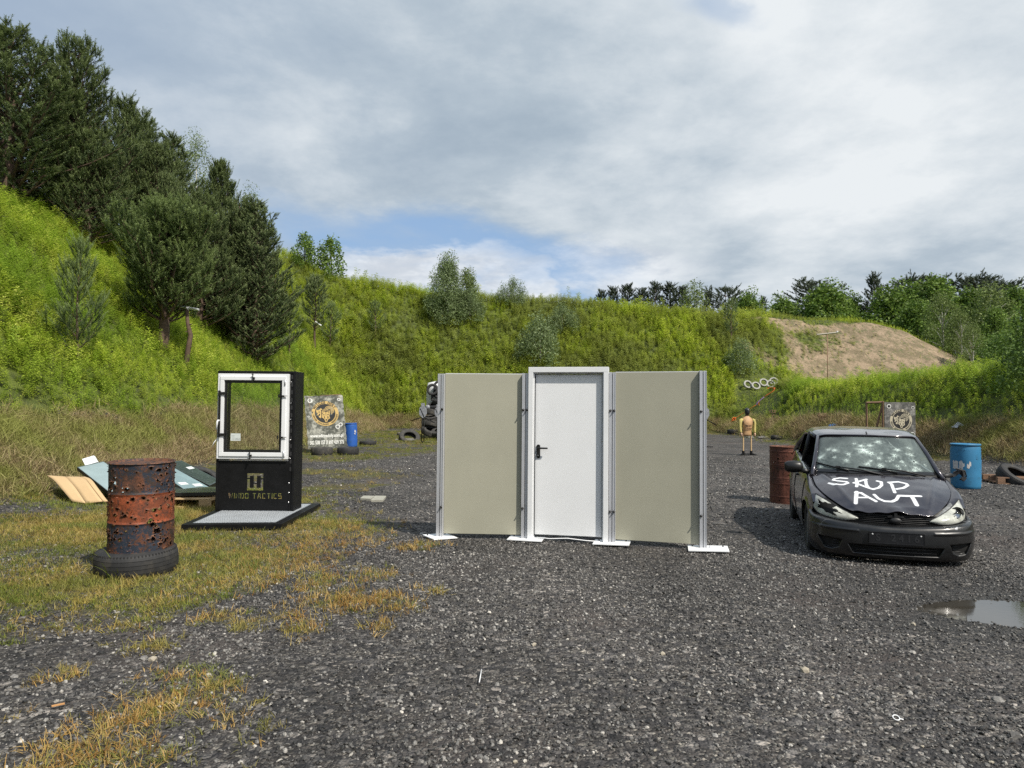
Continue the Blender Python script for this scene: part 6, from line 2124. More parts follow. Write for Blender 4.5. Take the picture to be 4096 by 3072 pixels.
# ------------------------------------------------------------------ range banner and sign
def camo_mat(name, dark, light):
    m = bpy.data.materials.new(name); m.use_nodes = True
    q = NT(m.node_tree)
    co = q.n('ShaderNodeTexCoord').outputs['Object']
    n1 = q.noise(co, 3.2, 8, .7); n2 = q.noise(co, 11, 6, .7)
    k = q.m('ADD', q.m('MULTIPLY', n1, .6), q.m('MULTIPLY', n2, .4))
    c = q.ramp(k, [(.38, dark), (.48, tuple(x_ * 2.2 for x_ in dark)), (.54, tuple(x_ * .55 for x_ in light)), (.62, light)])
    b = q.n('ShaderNodeBsdfPrincipled', {'Base Color': c, 'Roughness': .75})
    q.n('ShaderNodeOutputMaterial', {0: b.outputs[0]})
    return m


M_gold = mat('emblem_gold', (.52, .36, .13), rough=.7, var=.08)
M_cream = mat('emblem_cream', (.50, .45, .33), rough=.7, var=.08)
M_ink = mat('emblem_black', (.018, .018, .018), rough=.7, var=.2)
M_prw = mat('print_white', (.62, .62, .58), rough=.7, var=.15)


class Flat:
    """draws flat shapes on a sheet given by an origin and two directions; each layer 1.5 mm proud of the last"""
    def __init__(s, o, u, v, bend=None):
        s.o, s.u, s.v = Vector(o), Vector(u).normalized(), Vector(v).normalized()
        s.n = s.u.cross(s.v).normalized()
        if s.n.y > 0: s.n = -s.n
        s.bend = bend or (lambda x_, y_: 0.0)

    def P(s, x_, y_, l=0):
        return s.o + s.u * x_ + s.v * y_ + s.n * (.0025 * l + s.bend(x_, y_))

    def poly(s, m_, pts, l, mi=0):
        m_.add([s.P(x_, y_, l) for x_, y_ in pts], [tuple(range(len(pts)))], mi)

    def ringp(s, m_, cx_, cy_, r0, r1, l, n=48, a0=0, a1=2 * PI, mi=0):
        V = []
        for k in range(n + 1):
            a = a0 + (a1 - a0) * k / n
            V += [s.P(cx_ + r0 * math.cos(a), cy_ + r0 * math.sin(a), l), s.P(cx_ + r1 * math.cos(a), cy_ + r1 * math.sin(a), l)]
        m_.add(V, [(2 * k, 2 * k + 1, 2 * k + 3, 2 * k + 2) for k in range(n)], mi)

    def disc(s, m_, cx_, cy_, r, l, n=40, mi=0):
        m_.add([s.P(cx_ + r * math.cos(2 * PI * k / n), cy_ + r * math.sin(2 * PI * k / n), l) for k in range(n)], [tuple(range(n))], mi)

    def text(s, m_, body, cx_, cy_, size, l, width=None, tall=1.0, off_=.0, mi=0):
        V_, F_ = text_mesh(body, size, 0, off_)
        if width:
            V_[:, 0] *= width / (V_[:, 0].max() - V_[:, 0].min())
        V_[:, 1] *= tall
        m_.add([s.P(cx_ + v[0], cy_ + v[1], l) for v in V_], F_, mi)

    def arc(s, m_, body, cx_, cy_, r, size, a0, a1, l, flip=False, off_=.0, mi=0):
        n = len(body)
        for k, ch in enumerate(body):
            if ch == ' ': continue
            a = a0 + (a1 - a0) * (k + .5) / n
            V_, F_ = text_mesh(ch, size, 0, off_)
            rot = a - PI / 2 + (PI if flip else 0)
            ox, oy = cx_ + r * math.cos(a), cy_ + r * math.sin(a)
            m_.add([s.P(ox + v[0] * math.cos(rot) - v[1] * math.sin(rot), oy + v[0] * math.sin(rot) + v[1] * math.cos(rot), l) for v in V_], F_, mi)


def emblem(F, cx_, cy_, r, gold, parent):
    e = MB()
    F.disc(e, cx_, cy_, r * .80, 1, mi=1)
    F.ringp(e, cx_, cy_, r * .765, r, 2)
    sc = lambda pts, dx=0, dy=0: [(cx_ + r * (x_ + dx), cy_ + r * (y_ + dy)) for x_, y_ in pts]
    for k, rr_ in enumerate((.15, .24, .33)):
        F.ringp(e, cx_ + .32 * r, cy_ + .24 * r, r * (rr_ - .022), r * (rr_ + .022), 2, 30, -1.2, 3.3)
    F.poly(e, sc([(.31, .60), (.335, .60), (.335, .10), (.31, .10)]), 2); F.poly(e, sc([(.20, .245), (.68, .245), (.68, .22), (.20, .22)]), 2)
    # back head, then front head with its dark outline
    F.poly(e, sc([(-.64, .34), (-.52, .25), (-.40, .30), (-.30, .44), (-.20, .34), (-.08, .36), (-.04, .20), (-.10, .02), (-.22, -.06), (-.24, -.26), (-.36, -.38), (-.50, -.28), (-.46, -.14), (-.60, -.12), (-.54, .04), (-.64, .10)]), 2)
    F.poly(e, sc([(-.30, .10), (-.15, .38), (-.02, .17), (.16, .17), (.40, .30), (.42, -.02), (.36, -.24), (.40, -.46), (.22, -.55), (.12, -.78), (-.06, -.76), (-.14, -.50), (-.32, -.34), (-.28, -.10)]), 3, 1)
    F.poly(e, sc([(-.25, .07), (-.14, .28), (-.03, .11), (.16, .11), (.36, .22), (.36, -.02), (.30, -.22), (.34, -.42), (.18, -.50), (.09, -.70), (-.03, -.69), (-.10, -.46), (-.26, -.32), (-.22, -.10)]), 4)
    for p_ in ([(-.52, .12), (-.40, .16), (-.36, .08)], [(-.46, -.02), (-.36, -.04), (-.42, -.20), (-.47, -.16)], [(-.30, .30), (-.22, .28), (-.26, .14)], [(-.26, .02), (-.18, .06), (-.16, -.04)]):
        F.poly(e, sc(p_), 4.6, 1)
    for p_ in ([(-.16, -.06), (-.02, -.14), (-.12, -.16)], [(.26, -.04), (.12, -.14), (.24, -.14)], [(-.02, -.48), (.12, -.48), (.08, -.58), (.01, -.58)], [(-.14, .20), (-.08, .10), (-.16, .08)],
               [(.30, .15), (.20, .08), (.31, .04)], [(.04, .10), (.07, .10), (.06, -.20), (.04, -.20)], [(-.12, -.22), (-.06, -.24), (-.03, -.44), (-.09, -.40)], [(.20, -.22), (.15, -.26), (.14, -.44), (.22, -.40)], [(.0, -.62), (.11, -.62), (.055, -.66)]):
        F.poly(e, sc(p_), 4.6, 1)
    F.arc(e, 'WILCZE DOŁY', cx_, cy_, r * .878, r * .27, R(153), R(27), 3, off_=r * .010, mi=1)
    F.arc(e, 'OŚRODEK SZKOLENIOWO - REKREACYJNY', cx_, cy_, r * .885, r * .150, R(187), R(353), 3, True, off_=r * .004, mi=1)
    return e.build('emblem', [gold, M_ink], parent)


BL, BR_, TL, TR_ = at(1233, 1796, 23.35), at(1390, 1790, 23.55), at(1217, 1584, 23.95), at(1370, 1574, 24.15)
bw, bh = (BR_ - BL).length, (TL - BL).length
F1 = Flat(BL, BR_ - BL, TL - BL, lambda x_, y_: .012 * math.sin(x_ * 5 + y_ * 2) + .010 * math.sin(y_ * 6) * (x_ > .2))
ban = empty('range_banner', (0, 0, 0), 0, 'leaning mottled grey banner with golden wolf emblem, web address and phone numbers, between two tyres', 'banner')
e = MB(); NB = 22
V = []
for l_ in (0, -5):
    for i in range(NB + 1):
        for j in range(NB + 1):
            V.append(F1.P(bw * i / NB + .012 * math.sin(j * 1.9) * (i in (0, NB)), bh * j / NB + .012 * math.sin(i * 1.3) * (j in (0, NB)), l_))
o_ = (NB + 1) ** 2
e.add(V, [(i * (NB + 1) + j, (i + 1) * (NB + 1) + j, (i + 1) * (NB + 1) + j + 1, i * (NB + 1) + j + 1) for i in range(NB) for j in range(NB)], 0, True)
e.build('sheet', camo_mat('banner_cloth', (.035, .037, .030), (.42, .42, .36)), ban)
mpp = .00276 * 1290 / 1290
emblem(F1, bw * .505, bh * .655, bw * .350, M_gold, ban)
e = MB()
F1.text(e, 'www.wilczedoly.com.pl', bw * .50, bh * .232, .145, 2, width=bw * .86, tall=1.15, off_=.006)
F1.text(e, '502 538 157 // 697 439 375', bw * .49, bh * .105, .13, 2, width=bw * .87, tall=1.35, off_=.005)
e.build('lettering', M_prw, ban)['kind'] = 'stuff'
e = MB()
for (u_, v_, r_) in ((.14, .91, .05), (.89, .915, .032), (.80, .395, .045), (.88, .435, .04), (.07, .60, .02)):
    F1.disc(e, bw * u_, bh * v_, r_ * 1.7, 1.2, 20, 1); F1.disc(e, bw * u_, bh * v_, r_, 1.8, 16, 0); F1.ringp(e, bw * u_, bh * v_, r_ * .45, r_ * .6, 2.4, 14, mi=1)
e.build('printed_holes', [M_ink, M_prw], ban)['kind'] = 'stuff'
e = MB()
for u_ in (.12, .88):
    p0 = F1.P(bw * u_, bh * .98, -7); p1 = Vector((p0.x, p0.y + .55, hz(p0.x, p0.y + .55) - .05)); p2 = F1.P(bw * u_, -.03, -7)
    e.tube([p0, p1], .022, 6); e.tube([p0, p2], .022, 6)
e.tube([F1.P(bw * .40, bh * 1.0, -3), F1.P(bw * .95, bh * 1.012, -3)], .018, 6)
e.build('support_frame', M_oldw, ban)['kind'] = 'stuff'

SX, SY = 12.08, 23.0
s0 = at(3541, 1900, SY); s1 = at(3666, 1900, SY); zt = at(3600, 1609, SY).z
sb = hz(12.6, 23.0)
F2 = Flat((s0.x, SY, sb - .02), (s1.x - s0.x, 0.02, 0), (0, 0, 1))
sgn = empty('range_sign', (0, 0, 0), 0, 'upright grey board with cream wolf emblem on a wooden frame, behind the black car', 'sign')
sw, sh_ = s1.x - s0.x, zt - sb + .02
e = MB(); e.add([F2.P(0, 0), F2.P(sw, 0), F2.P(sw, sh_), F2.P(0, sh_), F2.P(0, 0, -10), F2.P(sw, 0, -10), F2.P(sw, sh_, -10), F2.P(0, sh_, -10)], [(0, 1, 2, 3), (7, 6, 5, 4), (0, 4, 5, 1), (1, 5, 6, 2), (2, 6, 7, 3), (3, 7, 4, 0)])
e.build('board', camo_mat('sign_board', (.045, .045, .042), (.36, .35, .32)), sgn)
ce = at(3604.5, 1681, SY)
emblem(F2, ce.x - s0.x, ce.z - (sb - .02), .362, M_cream, sgn)
e = MB()
for (px_i, py_i, r_) in ((3556, 1625, .045), (3653, 1631, .032), (3651, 1739, .055), (3560, 1752, .035)):
    p = at(px_i, py_i, SY); u_, v_ = p.x - s0.x, p.z - sb + .02
    F2.disc(e, u_, v_, r_ * 1.6, 1.2, 20, 1); F2.disc(e, u_, v_, r_, 1.8, 16, 0)
e.build('printed_holes', [M_ink, M_prw], sgn)['kind'] = 'stuff'
fp = at(3466, 1613, SY + .3)
for a, b_ in (((fp.x, SY + .3, sb - .1), (fp.x, SY + .3, zt)), ((s0.x - .045, SY + .03, sb - .1), (s0.x - .045, SY + .03, zt + .02)), ((fp.x, SY + .3, zt - .02), (s0.x, SY + .03, zt - .005)), ((s0.x - .06, SY + .06, zt - .15), (fp.x + .17, SY + .28, sb + .45))):
    e = MB(); e.tube([a, b_], .035, 4, sm=False); e.build('timber', M_oldw, sgn)

# ------------------------------------------------------------------ tyres
def flat_tyre(px, py, r_, m=None, label='', tilt=(0, 0), w_=.2, up=0.0, Y_=None):
    p = hit(px, py) if Y_ is None else Vector((at(px, py, Y_).x, Y_, hz(at(px, py, Y_).x, Y_)))
    return tyre_at((p.x, p.y + r_ * .9, hz(p.x, p.y + r_ * .9) - .01 + up), (tilt[0], tilt[1], 0), r_, w_, r_ * .58, m or M_rubber, label)
flat_tyre(1277, 1822, .345, M_rubber2, 'dusty tyre lying in front of the left foot of the banner', w_=.24)
flat_tyre(1383, 1821, .345, M_rubber, 'black tyre lying in front of the right foot of the banner', w_=.24)
flat_tyre(1465, 1781, .34, M_rubber, 'single black tyre lying right of the deep blue barrel', w_=.17)
flat_tyre(1608, 1744, .33, M_rubber3, 'pale dusty tyre lying flat left of the steel target stand', w_=.19)
flat_tyre(2938, 1736, .36, M_rubber, 'black tyre lying at the edge of the gravel behind the dummy', w_=.27)
flat_tyre(3119, 1758, .36, M_rubber2, 'tyre sunk askew in the foot of the right bank left of the car', (R(-8), R(16)), w_=.2, up=-.06)
p = at(1636, 1690, 33.5)
tyre_at((p.x, 33.5, hz(p.x, 33.5) + .0), (R(38), R(20), 0), .50, .30, .28, M_rubber2, 'big truck tyre leaning against the left bank beside the target stand')
pl = [(1722, 1728, 35.5, 12, 18), (1726, 1700, 35.8, -14, 10), (1732, 1674, 36.0, 10, -8), (1724, 1650, 36.2, -6, 14), (1768, 1722, 35.3, 20, -20)]
for i, (px_i, py_i, Y_, a, b_) in enumerate(pl):
    p = at(px_i, py_i, Y_)
    tyre_at((p.x, Y_, max(p.z - .14, hz(p.x, Y_) - .02)), (R(a), R(b_), 0), .52, .28, .30, M_rubber2,
            ['lowest big tyre of the stack left of the wall', 'second big tyre up in the stack left of the wall', 'third big tyre up in the stack left of the wall', 'topmost big tyre of the stack left of the wall', 'big tyre mostly hidden behind the left edge of the wall'][i], 'big tyres stacked left of the wall')
for i, (px_i, py_i, r_) in enumerate(((1731, 1560, .32), (1757, 1546, .30), (1748, 1594, .32), (1754, 1573, .30))):
    Y_ = 37.2 + .05 * i
    p = at(px_i, py_i, Y_)
    o = tyre_at((p.x, Y_, p.z), (R(78), R(8 * (i - 1)), 0), r_, .17, .19, M_rubber, ['small tyre with white middle, left one above the big stack', 'small tyre at the top beside the wall edge above the big stack', 'small tyre with white middle, lowest above the big stack', 'small tyre with white middle tucked behind the wall edge'][i], 'small tyres piled on the white drum')
wd_ = at(1742, 1572, 37.75)
e = MB()
e.lathe([(0, 0), (.50, .02), (.56, .3), (.56, 1.2), (.48, 1.55), (0, 1.65)], 24)
wo = e.build('white_tank', mat('white_tank_plastic', (.75, .76, .76), rough=.6, var=.05), None); wo.location = (wd_.x + .05, 38.0, wd_.z - 1.0)
prop(wo, 'white plastic tank on the heap of tyres beside the wall edge', 'tank')
e = MB(); rr = random.Random(3)
hp_ = hz(wd_.x, 37.6)
# heap of earth and tyres that carries the small tyres
for i in range(5):
    pass
for i, (px_i, py_i) in enumerate(((1745, 1625), (1768, 1610), (1740, 1640))):
    Y_ = 37.0; p = at(px_i, py_i, Y_)
    tyre_at((p.x, Y_, p.z - .1), (R(18 - 12 * i), R(10 * i - 12), 0), .48, .26, .28, M_rubber, ['dark big tyre under the small white centred tyres', 'dark big tyre at the wall edge under the white tank', 'dark big tyre resting on top of the stack'][i], 'big tyres stacked left of the wall')
for i, (px_i, py_i, a, b_) in enumerate(((2987, 1544, 62, 20), (3020, 1550, 60, 5), (3051, 1536, 64, 0), (3079, 1542, 60, -6), (3092, 1531, 55, -25))):
    p = hit(px_i, py_i + 6)
    tyre_at((p.x, p.y - .1, p.z + .16), (R(a), R(b_), 0), .335, .17, .21, M_wtyre, ['leftmost of the white painted tyres on the slope', 'half buried white painted tyre, second from the left', 'white painted tyre in the middle of the row on the slope', 'lower right white painted tyre, fourth from the left', 'uppermost right white painted tyre on the slope'][i], 'white painted tyres at the foot of the sandy slope')
p = at(4062, 1903, 15.25)
tyre_at((p.x + .0, 15.3, hz(p.x, 15.3) + .02), (R(30), R(16), 0), .40, .235, .24, M_rubber, 'black tyre leaning on the right bank behind the brown pallet')
p = at(800, 1880, 13.6)
tyre_at((p.x, 13.6, hz(p.x, 13.6) + .03), (R(18), R(28), 0), .35, .19, .21, M_rubber, 'tyre half hidden behind the glass panes on the left bank')

# ------------------------------------------------------------------ pallets, glass panes, board
def pallet(loc, rz, label, m, flip=False):
    e = empty('pallet', loc, rz, label, 'pallet', 'wooden pallets')
    if flip: e.rotation_euler = (PI, 0, rz)
    z0 = -.144 if flip else 0
    for y_ in (-.35, 0, .35):
        o = MB().bb(-.6, .6, y_ - .05, y_ + .05, z0, z0 + .022).build('bottom_board', m, e, .002)
        for x_ in (-.5275, 0, .5275):
            MB().bb(x_ - .0725, x_ + .0725, y_ - .05, y_ + .05, z0 + .0225, z0 + .10).build('block', m, e, .002)
    for x_ in (-.5275, 0, .5275):
        MB().bb(x_ - .0725, x_ + .0725, -.4, .4, z0 + .1005, z0 + .1215).build('cross_board', m, e, .002)
    for y_ in (-.35, -.175, 0, .175, .35):
        MB().bb(-.6, .6, y_ - .05, y_ + .05, z0 + .122, z0 + .144).build('top_board', m, e, .002)
    return e


pallet((-5.06, 10.95, hz(-4.95, 10.9) + .0), R(-1), 'pale new pallet carrying a thick dark glass pane behind the rusted barrel', M_pine)
pg_ = gnd(4062, 1936)
pallet((pg_.x + .18, pg_.y + .1, hz(10.2, 14.4) + .005), R(-12), 'weathered brown pallet lying upside down at the right edge of the photo', M_oldw, True)
m_g = lambda nm, col, r_=.08: mat(nm, col, rough=r_, var=.10, vs=2.5, spec=.8, dirt=(.35, .40, .40), dirt_s=30, dirt_a=.25)
def glass(c4, th, m, label, stickers=()):
    c4 = [Vector(c_) for c_ in c4]
    n_ = (c4[1] - c4[0]).cross(c4[3] - c4[0]).normalized()
    if n_.z < 0: n_ = -n_
    e = empty('glass_pane', (0, 0, 0), 0, label, 'glass pane', 'insulating glass panes lying left of the window stand')
    a = MB(); lo = [c_ - n_ * th for c_ in c4]
    k = sum(c4, Vector()) / 4
    ins = lambda pts, f_: [p.lerp(k, f_) for p in pts]
    a.add([*c4, *ins(c4, .04)], [(i, (i + 1) % 4, 4 + (i + 1) % 4, 4 + i) for i in range(4)], 1)
    a.add([*ins(c4, .04)], [(0, 1, 2, 3)], 0)
    a.add([*c4, *lo], [(i, 4 + i, 4 + (i + 1) % 4, (i + 1) % 4) for i in range(4)] + [(4, 5, 6, 7)], 2)
    a.build('pane', [m, mat('pane_rim', (.10, .13, .14), rough=.25), M_blackp], e)
    for (u, v, du, dv) in stickers:
        b_ = MB(); f_ = lambda u_, v_: c4[0].lerp(c4[1], u_).lerp(c4[3].lerp(c4[2], u_), v_) + n_ * .002
        b_.add([f_(u, v), f_(u + du, v), f_(u + du, v + dv), f_(u, v + dv)], [(0, 1, 2, 3)])
        b_.build('sticker', mat('white_sticker', (.68, .72, .70), rough=.6), e)
    return e


glass([at(309, 1868, 12.15), at(413, 1845, 12.75), at(575, 1948, 11.75), at(458, 1985, 11.1)], .055, m_g('pane_pale_blue', (.36, .46, .48)), 'pale blue glass pane sloping down left of the rusted barrel', ())
glass([at(590, 1856, 12.5), at(688, 1866, 12.5), at(842, 1951, 11.45), at(745, 1964, 11.0)], .05, m_g('pane_light_blue', (.30, .42, .45)), 'light blue glass pane with stickers between the barrel and the window stand', ((.12, .72, .32, .09), (.55, .80, .34, .10)))
glass([at(655, 1850, 13.0), at(728, 1842, 13.3), at(880, 1922, 12.2), at(838, 1942, 11.75)], .07, m_g('pane_dark_green', (.06, .085, .08)), 'dark green glass pane propped behind the light blue one', ((.55, .30, .35, .10),))
zq = hz(-4.95, 10.9) + .165
glass([(-5.45, 11.35, zq + .055), (-4.72, 11.42, zq + .055), (-4.43, 10.72, zq + .055), (-5.50, 10.50, zq + .055)], .05, m_g('pane_black_green', (.035, .05, .045), .3), 'thick dark glass pane lying flat on the pale pallet')
e = MB(); q4 = [at(328, 1836, 13.1), at(375, 1822, 13.3), at(390, 1848, 13.0), at(341, 1862, 12.8)]
e.add(q4 + [p + Vector((0, .05, -.02)) for p in q4], [(0, 1, 2, 3), (7, 6, 5, 4), (0, 4, 5, 1), (1, 5, 6, 2), (2, 6, 7, 3), (3, 7, 4, 0)])
prop(e.build('white_sheet', M_white), 'small white sheet standing behind the pale blue glass pane', 'sheet')
# chipboard sheet with two scored folds
L0 = [at(187, 1908, 11.75), at(214, 1926, 11.55), at(245, 1960, 11.25), at(289, 2012, 10.95)]
L1 = [at(262, 1913, 11.75), at(278, 1929, 11.5), at(308, 1965, 11.2), at(346, 2021, 10.85)]
L2 = [at(320, 1914, 11.75), at(345, 1926, 11.5), at(372, 1960, 11.15), at(412, 2012, 10.85)]
L3 = [at(340, 1914, 11.75), at(366, 1926, 11.5), at(395, 1964, 11.15), at(436, 2018, 10.82)]
cs2 = [cr([tuple(p) for p in l_], 16) for l_ in (L0, L1, L2, L3)]
e = empty('chipboard_sheet', (0, 0, 0), 0, 'bent tan sheet with two fold lines lying on the grass left of the barrel', 'board')
for i in range(3):
    a_, b_ = cs2[i], cs2[i + 1]
    G_ = np.stack([a_ * (1 - t_) + b_ * t_ for t_ in (0.0, .25, .5, .75, .985)], 1)
    G_ = G_ + np.array([0, 0, .02])
    o = grid_obj('leaf', G_, M_card, e)
    o.modifiers.new('thick', 'SOLIDIFY').thickness = .012

# ------------------------------------------------------------------ dummy
def oval(m_, secs, n=20, mi=0, caps=True):
    V, F = [], []
    for (c_, rx, ry) in secs:
        c_ = Vector(c_)
        for k in range(n):
            a = 2 * PI * k / n
            V.append(c_ + Vector((math.cos(a) * rx, math.sin(a) * ry, 0)))
    for i in range(len(secs) - 1):
        for k in range(n):
            F.append((i * n + k, i * n + (k + 1) % n, (i + 1) * n + (k + 1) % n, (i + 1) * n + k))
    if caps:
        F += [tuple(range(n))[::-1], tuple((len(secs) - 1) * n + k for k in range(n))]
    m_.add(V, F, mi, True)


dp = at(2989, 1815, 24.3)
dz = hz(dp.x, 24.3)
dm = empty('target_dummy', (dp.x, 24.3, dz), R(10), 'tan torso dummy with black head and yellow sleeves on two thin posts', 'dummy')
M_skin = mat('dummy_rubber', (.50, .30, .15), rough=.6, var=.15, vs=6, dirt=(.12, .07, .04), dirt_s=14, dirt_a=.4)
M_sleeve = mat('dummy_sleeve', (.50, .42, .14), rough=.8, var=.2, vs=10)
e = MB()
oval(e, [((0, .0, .66), .155, .095), ((0, 0, .72), .150, .10), ((0, 0, .82), .145, .105), ((0, -.01, .92), .150, .112), ((0, -.012, 1.0), .165, .118), ((0, -.015, 1.08), .182, .125), ((0, -.01, 1.16), .190, .122), ((0, 0, 1.23), .182, .105), ((0, .005, 1.28), .140, .085), ((0, .01, 1.32), .085, .07), ((0, .01, 1.34), .065, .062)], 28)
torso = e.build('torso', M_skin, dm)
e = MB()
for (z_, y_, x0, x1) in ((1.035, -.137, -.13, .13), (.99, -.135, -.10, .11), (.93, -.126, -.09, .12)):
    e.tube([(x0, y_ + .03, z_ + .015), (x0 * .4, y_, z_ - .008), (.0, y_ - .002, z_ + .002), (x1 * .5, y_, z_ - .006), (x1, y_ + .03, z_ + .012)], .006, 5)
e.tube([(-.12, -.095, .99), (-.08, -.125, .92), (-.02, -.13, .885), (.06, -.127, .89), (.11, -.105, .92)], .007, 5)
e.build('chest_folds', mat('dummy_crease', (.20, .11, .06), rough=.8), torso)['kind'] = 'stuff'
e = MB()
oval(e, [((0, .01, 1.335), .056, .056), ((0, .01, 1.375), .056, .058), ((0, -.005, 1.405), .062, .078), ((0, -.012, 1.43), .070, .090), ((0, -.006, 1.47), .077, .096), ((0, 0, 1.51), .080, .099), ((0, .004, 1.55), .079, .098), ((0, .008, 1.585), .066, .083), ((0, .01, 1.61), .040, .052), ((0, .01, 1.62), .012, .016)], 24)
head = e.build('head', mat('dummy_head', (.022, .024, .026), rough=.35, var=.2), dm)
e = MB()
e.add([(0, -.096, 1.535), (-.012, -.10, 1.485), (.012, -.10, 1.485), (0, -.128, 1.488), (-.010, -.098, 1.478), (.010, -.098, 1.478)], [(0, 1, 3), (0, 3, 2), (1, 4, 3), (2, 3, 5), (4, 5, 3)], 0, True)
e.tube([(-.05, -.086, 1.54), (-.02, -.103, 1.545), (.02, -.103, 1.545), (.05, -.086, 1.54)], .007, 5)
e.tube([(-.024, -.097, 1.45), (0, -.107, 1.452), (.024, -.097, 1.45)], .006, 5)
for s_ in (-1, 1):
    e.lathe([(0, .008), (.012, .004), (.014, 0)], 8, Matrix.Translation((s_ * .028, -.093, 1.52)) @ Matrix.Rotation(PI / 2, 4, 'X'))
    e.lathe([(0, .014), (.018, .010), (.02, 0)], 8, Matrix.Translation((s_ * .074, .0, 1.50)) @ Matrix.Rotation(s_ * PI / 2, 4, 'Y') @ Matrix.Diagonal((1.4, .8, 1, 1)))
e.build('face', MATS['dummy_head'], head)['kind'] = 'stuff'
for s_ in (-1, 1):
    e = MB()
    e.tube([(s_ * .175, 0, 1.225), (s_ * .235, -.005, 1.19), (s_ * .262, -.01, 1.10), (s_ * .268, -.005, .98), (s_ * .262, -.015, .90), (s_ * .258, -.04, .80), (s_ * .255, -.05, .765)], [.050, .062, .058, .050, .047, .040, .034], 14)
    arm = e.build('arm', M_sleeve, dm)
    e = MB()
    oval(e, [((s_ * .253, -.052, .768), .022, .026), ((s_ * .25, -.055, .745), .030, .038), ((s_ * .248, -.06, .715), .026, .044), ((s_ * .248, -.062, .700), .020, .042)], 12)
    for k in range(4):
        y0 = -.095 + k * .022
        e.tube([(s_ * .248, y0, .706), (s_ * .246, y0 - .004, .680), (s_ * .236, y0 - .006, .664 + .003 * k), (s_ * .222, y0 - .005, .668)], [.010, .0095, .009, .007], 7)
    e.tube([(s_ * .240, -.088, .742), (s_ * .225, -.108, .722), (s_ * .216, -.108, .700)], [.012, .010, .008], 7)
    e.build('hand', mat('dummy_hand', (.55, .36, .24), rough=.6), arm)
    e = MB()
    e.tube([(s_ * .182, -.02, 1.20), (s_ * .186, -.06, 1.15), (s_ * .180, -.075, 1.10)], .014, 6); e.build('shoulder_joint', M_blackp, arm)
    e = MB(); e.bb(s_ * .145 - .018, s_ * .145 + .018, -.02, .02, .10, .68); e.build('post', M_pine, dm, .003)
    e = MB(); e.add([(s_ * .12, -.05, .09), (s_ * .12, .05, .09), (s_ * .36, .09, .0), (s_ * .36, -.09, .0), (s_ * .12, -.05, -.01), (s_ * .12, .05, -.01)], [(0, 1, 2, 3), (4, 3, 2, 5), (0, 3, 4), (1, 5, 2), (0, 4, 5, 1)])
    e.bb(s_ * .145 - .03, s_ * .145 + .03, -.035, .035, .02, .155); e.build('foot', M_black, dm)
e = MB(); e.bb(-.12, .12, -.03, .03, .0, .035); e.bb(-.11, .11, -.02, .02, .06, .08); e.build('base_bar', M_black, dm)

# ------------------------------------------------------------------ steel targets
def target(px, Y_, label, disc=True, hgt=1.74):
    p = at(px, 1760, Y_)
    e = empty('steel_target', (p.x, Y_, hz(p.x, Y_)), R(4), label, 'target', 'steel silhouette targets')
    k = hgt / 1.74
    o = MB(); o.prism([(-.095, 1.58), (-.09, 1.74), (.07, 1.74), (.075, 1.58), (.16, 1.50), (.165, 1.28), (.06, 1.09), (-.03, 1.09), (-.16, 1.22), (-.175, 1.36), (-.16, 1.52)], .014, Matrix.Translation((0, -.03, 0)) @ Matrix.Diagonal((1, 1, k, 1)))
    o.build('silhouette_plate', M_steel, e)
    if disc:
        o = MB(); o.lathe([(0, .012), (.105, .012), (.105, 0), (0, 0)], 24, Matrix.Translation((.19, .03, 1.56)) @ Matrix.Rotation(PI / 2, 4, 'X')); o.build('disc_plate', M_steel, e)
    for s_ in (-1, 1):
        MB().tube([(s_ * .05, .02, 0), (s_ * .045, .02, 1.10 * k)], .020, 6).build('leg', M_black, e)
        MB().tube([(s_ * .04, .02, 1.12 * k), (s_ * .50, .06, (.96 if s_ < 0 else .88) * k)], .022, 6).build('side_arm', M_black, e)
    MB().tube([(-.12, -.035, 1.5 * k), (.06, -.04, 1.10 * k)], .014, 6).build('brace', M_black, e)
    o = MB(); o.bb(-.28, .32, -.03, .03, 0, .03); o.bb(-.03, .03, -.25, .3, .031, .055); o.build('base', M_black, e)
    return e


target(1691, 31.2, 'steel silhouette target with round disc on a stand left of the wall')
target(1752, 33.5, 'steel target peeping out behind the left edge of the wall', False, 1.70)
target(2821, 29.5, 'grey steel target peeping out behind the right edge of the wall', False, 1.80)

# ------------------------------------------------------------------ poles, lamps, strap, baskets, litter
b0 = hit(738, 1478); Yp = b0.y
tp_ = at(748, 1236, Yp)
lg_ = empty('log_post', (0, 0, 0), 0, 'crooked bare log post with a pale strip lamp on top, under the round pine', 'post')
e = MB(); e.tube([(b0.x, Yp, b0.z - .2), tuple(at(752, 1400, Yp)), tuple(at(762, 1340, Yp)), tuple(at(750, 1290, Yp)), (tp_.x, Yp, tp_.z)], [.10, .085, .080, .065, .055], 10)
for k_, y_ in ((1390, 1), (1330, -1), (1300, 1)):
    p = at(756, k_, Yp); e.tube([p, p + Vector((y_ * .12, -.05, .03))], [.03, .012], 6)
e.build('trunk', M_bark, lg_)
a_ = at(713, 1224, Yp); c_ = at(796, 1239, Yp)
e = MB(); e.tube([a_, c_], .045, 4, sm=False); e.build('strip_lamp', M_lampw, lg_)
e = MB(); m1 = at(750, 1231, Yp); e.tube([m1 - Vector((0, 0, .08)), m1 + Vector((0, 0, .0))], .05, 8); e.build('bracket', M_lampw, lg_)
Yp = 47.0
tp_ = at(3309, 1334, Yp)
mp = empty('lamp_mast', (0, 0, 0), 0, 'thin metal mast with a long cross lamp in front of the sandy slope', 'lamp post')
e = MB(); e.tube([(tp_.x, Yp, hz(tp_.x, Yp) - .2), (tp_.x, Yp, tp_.z)], .028, 8); e.build('mast', M_oldw, mp)
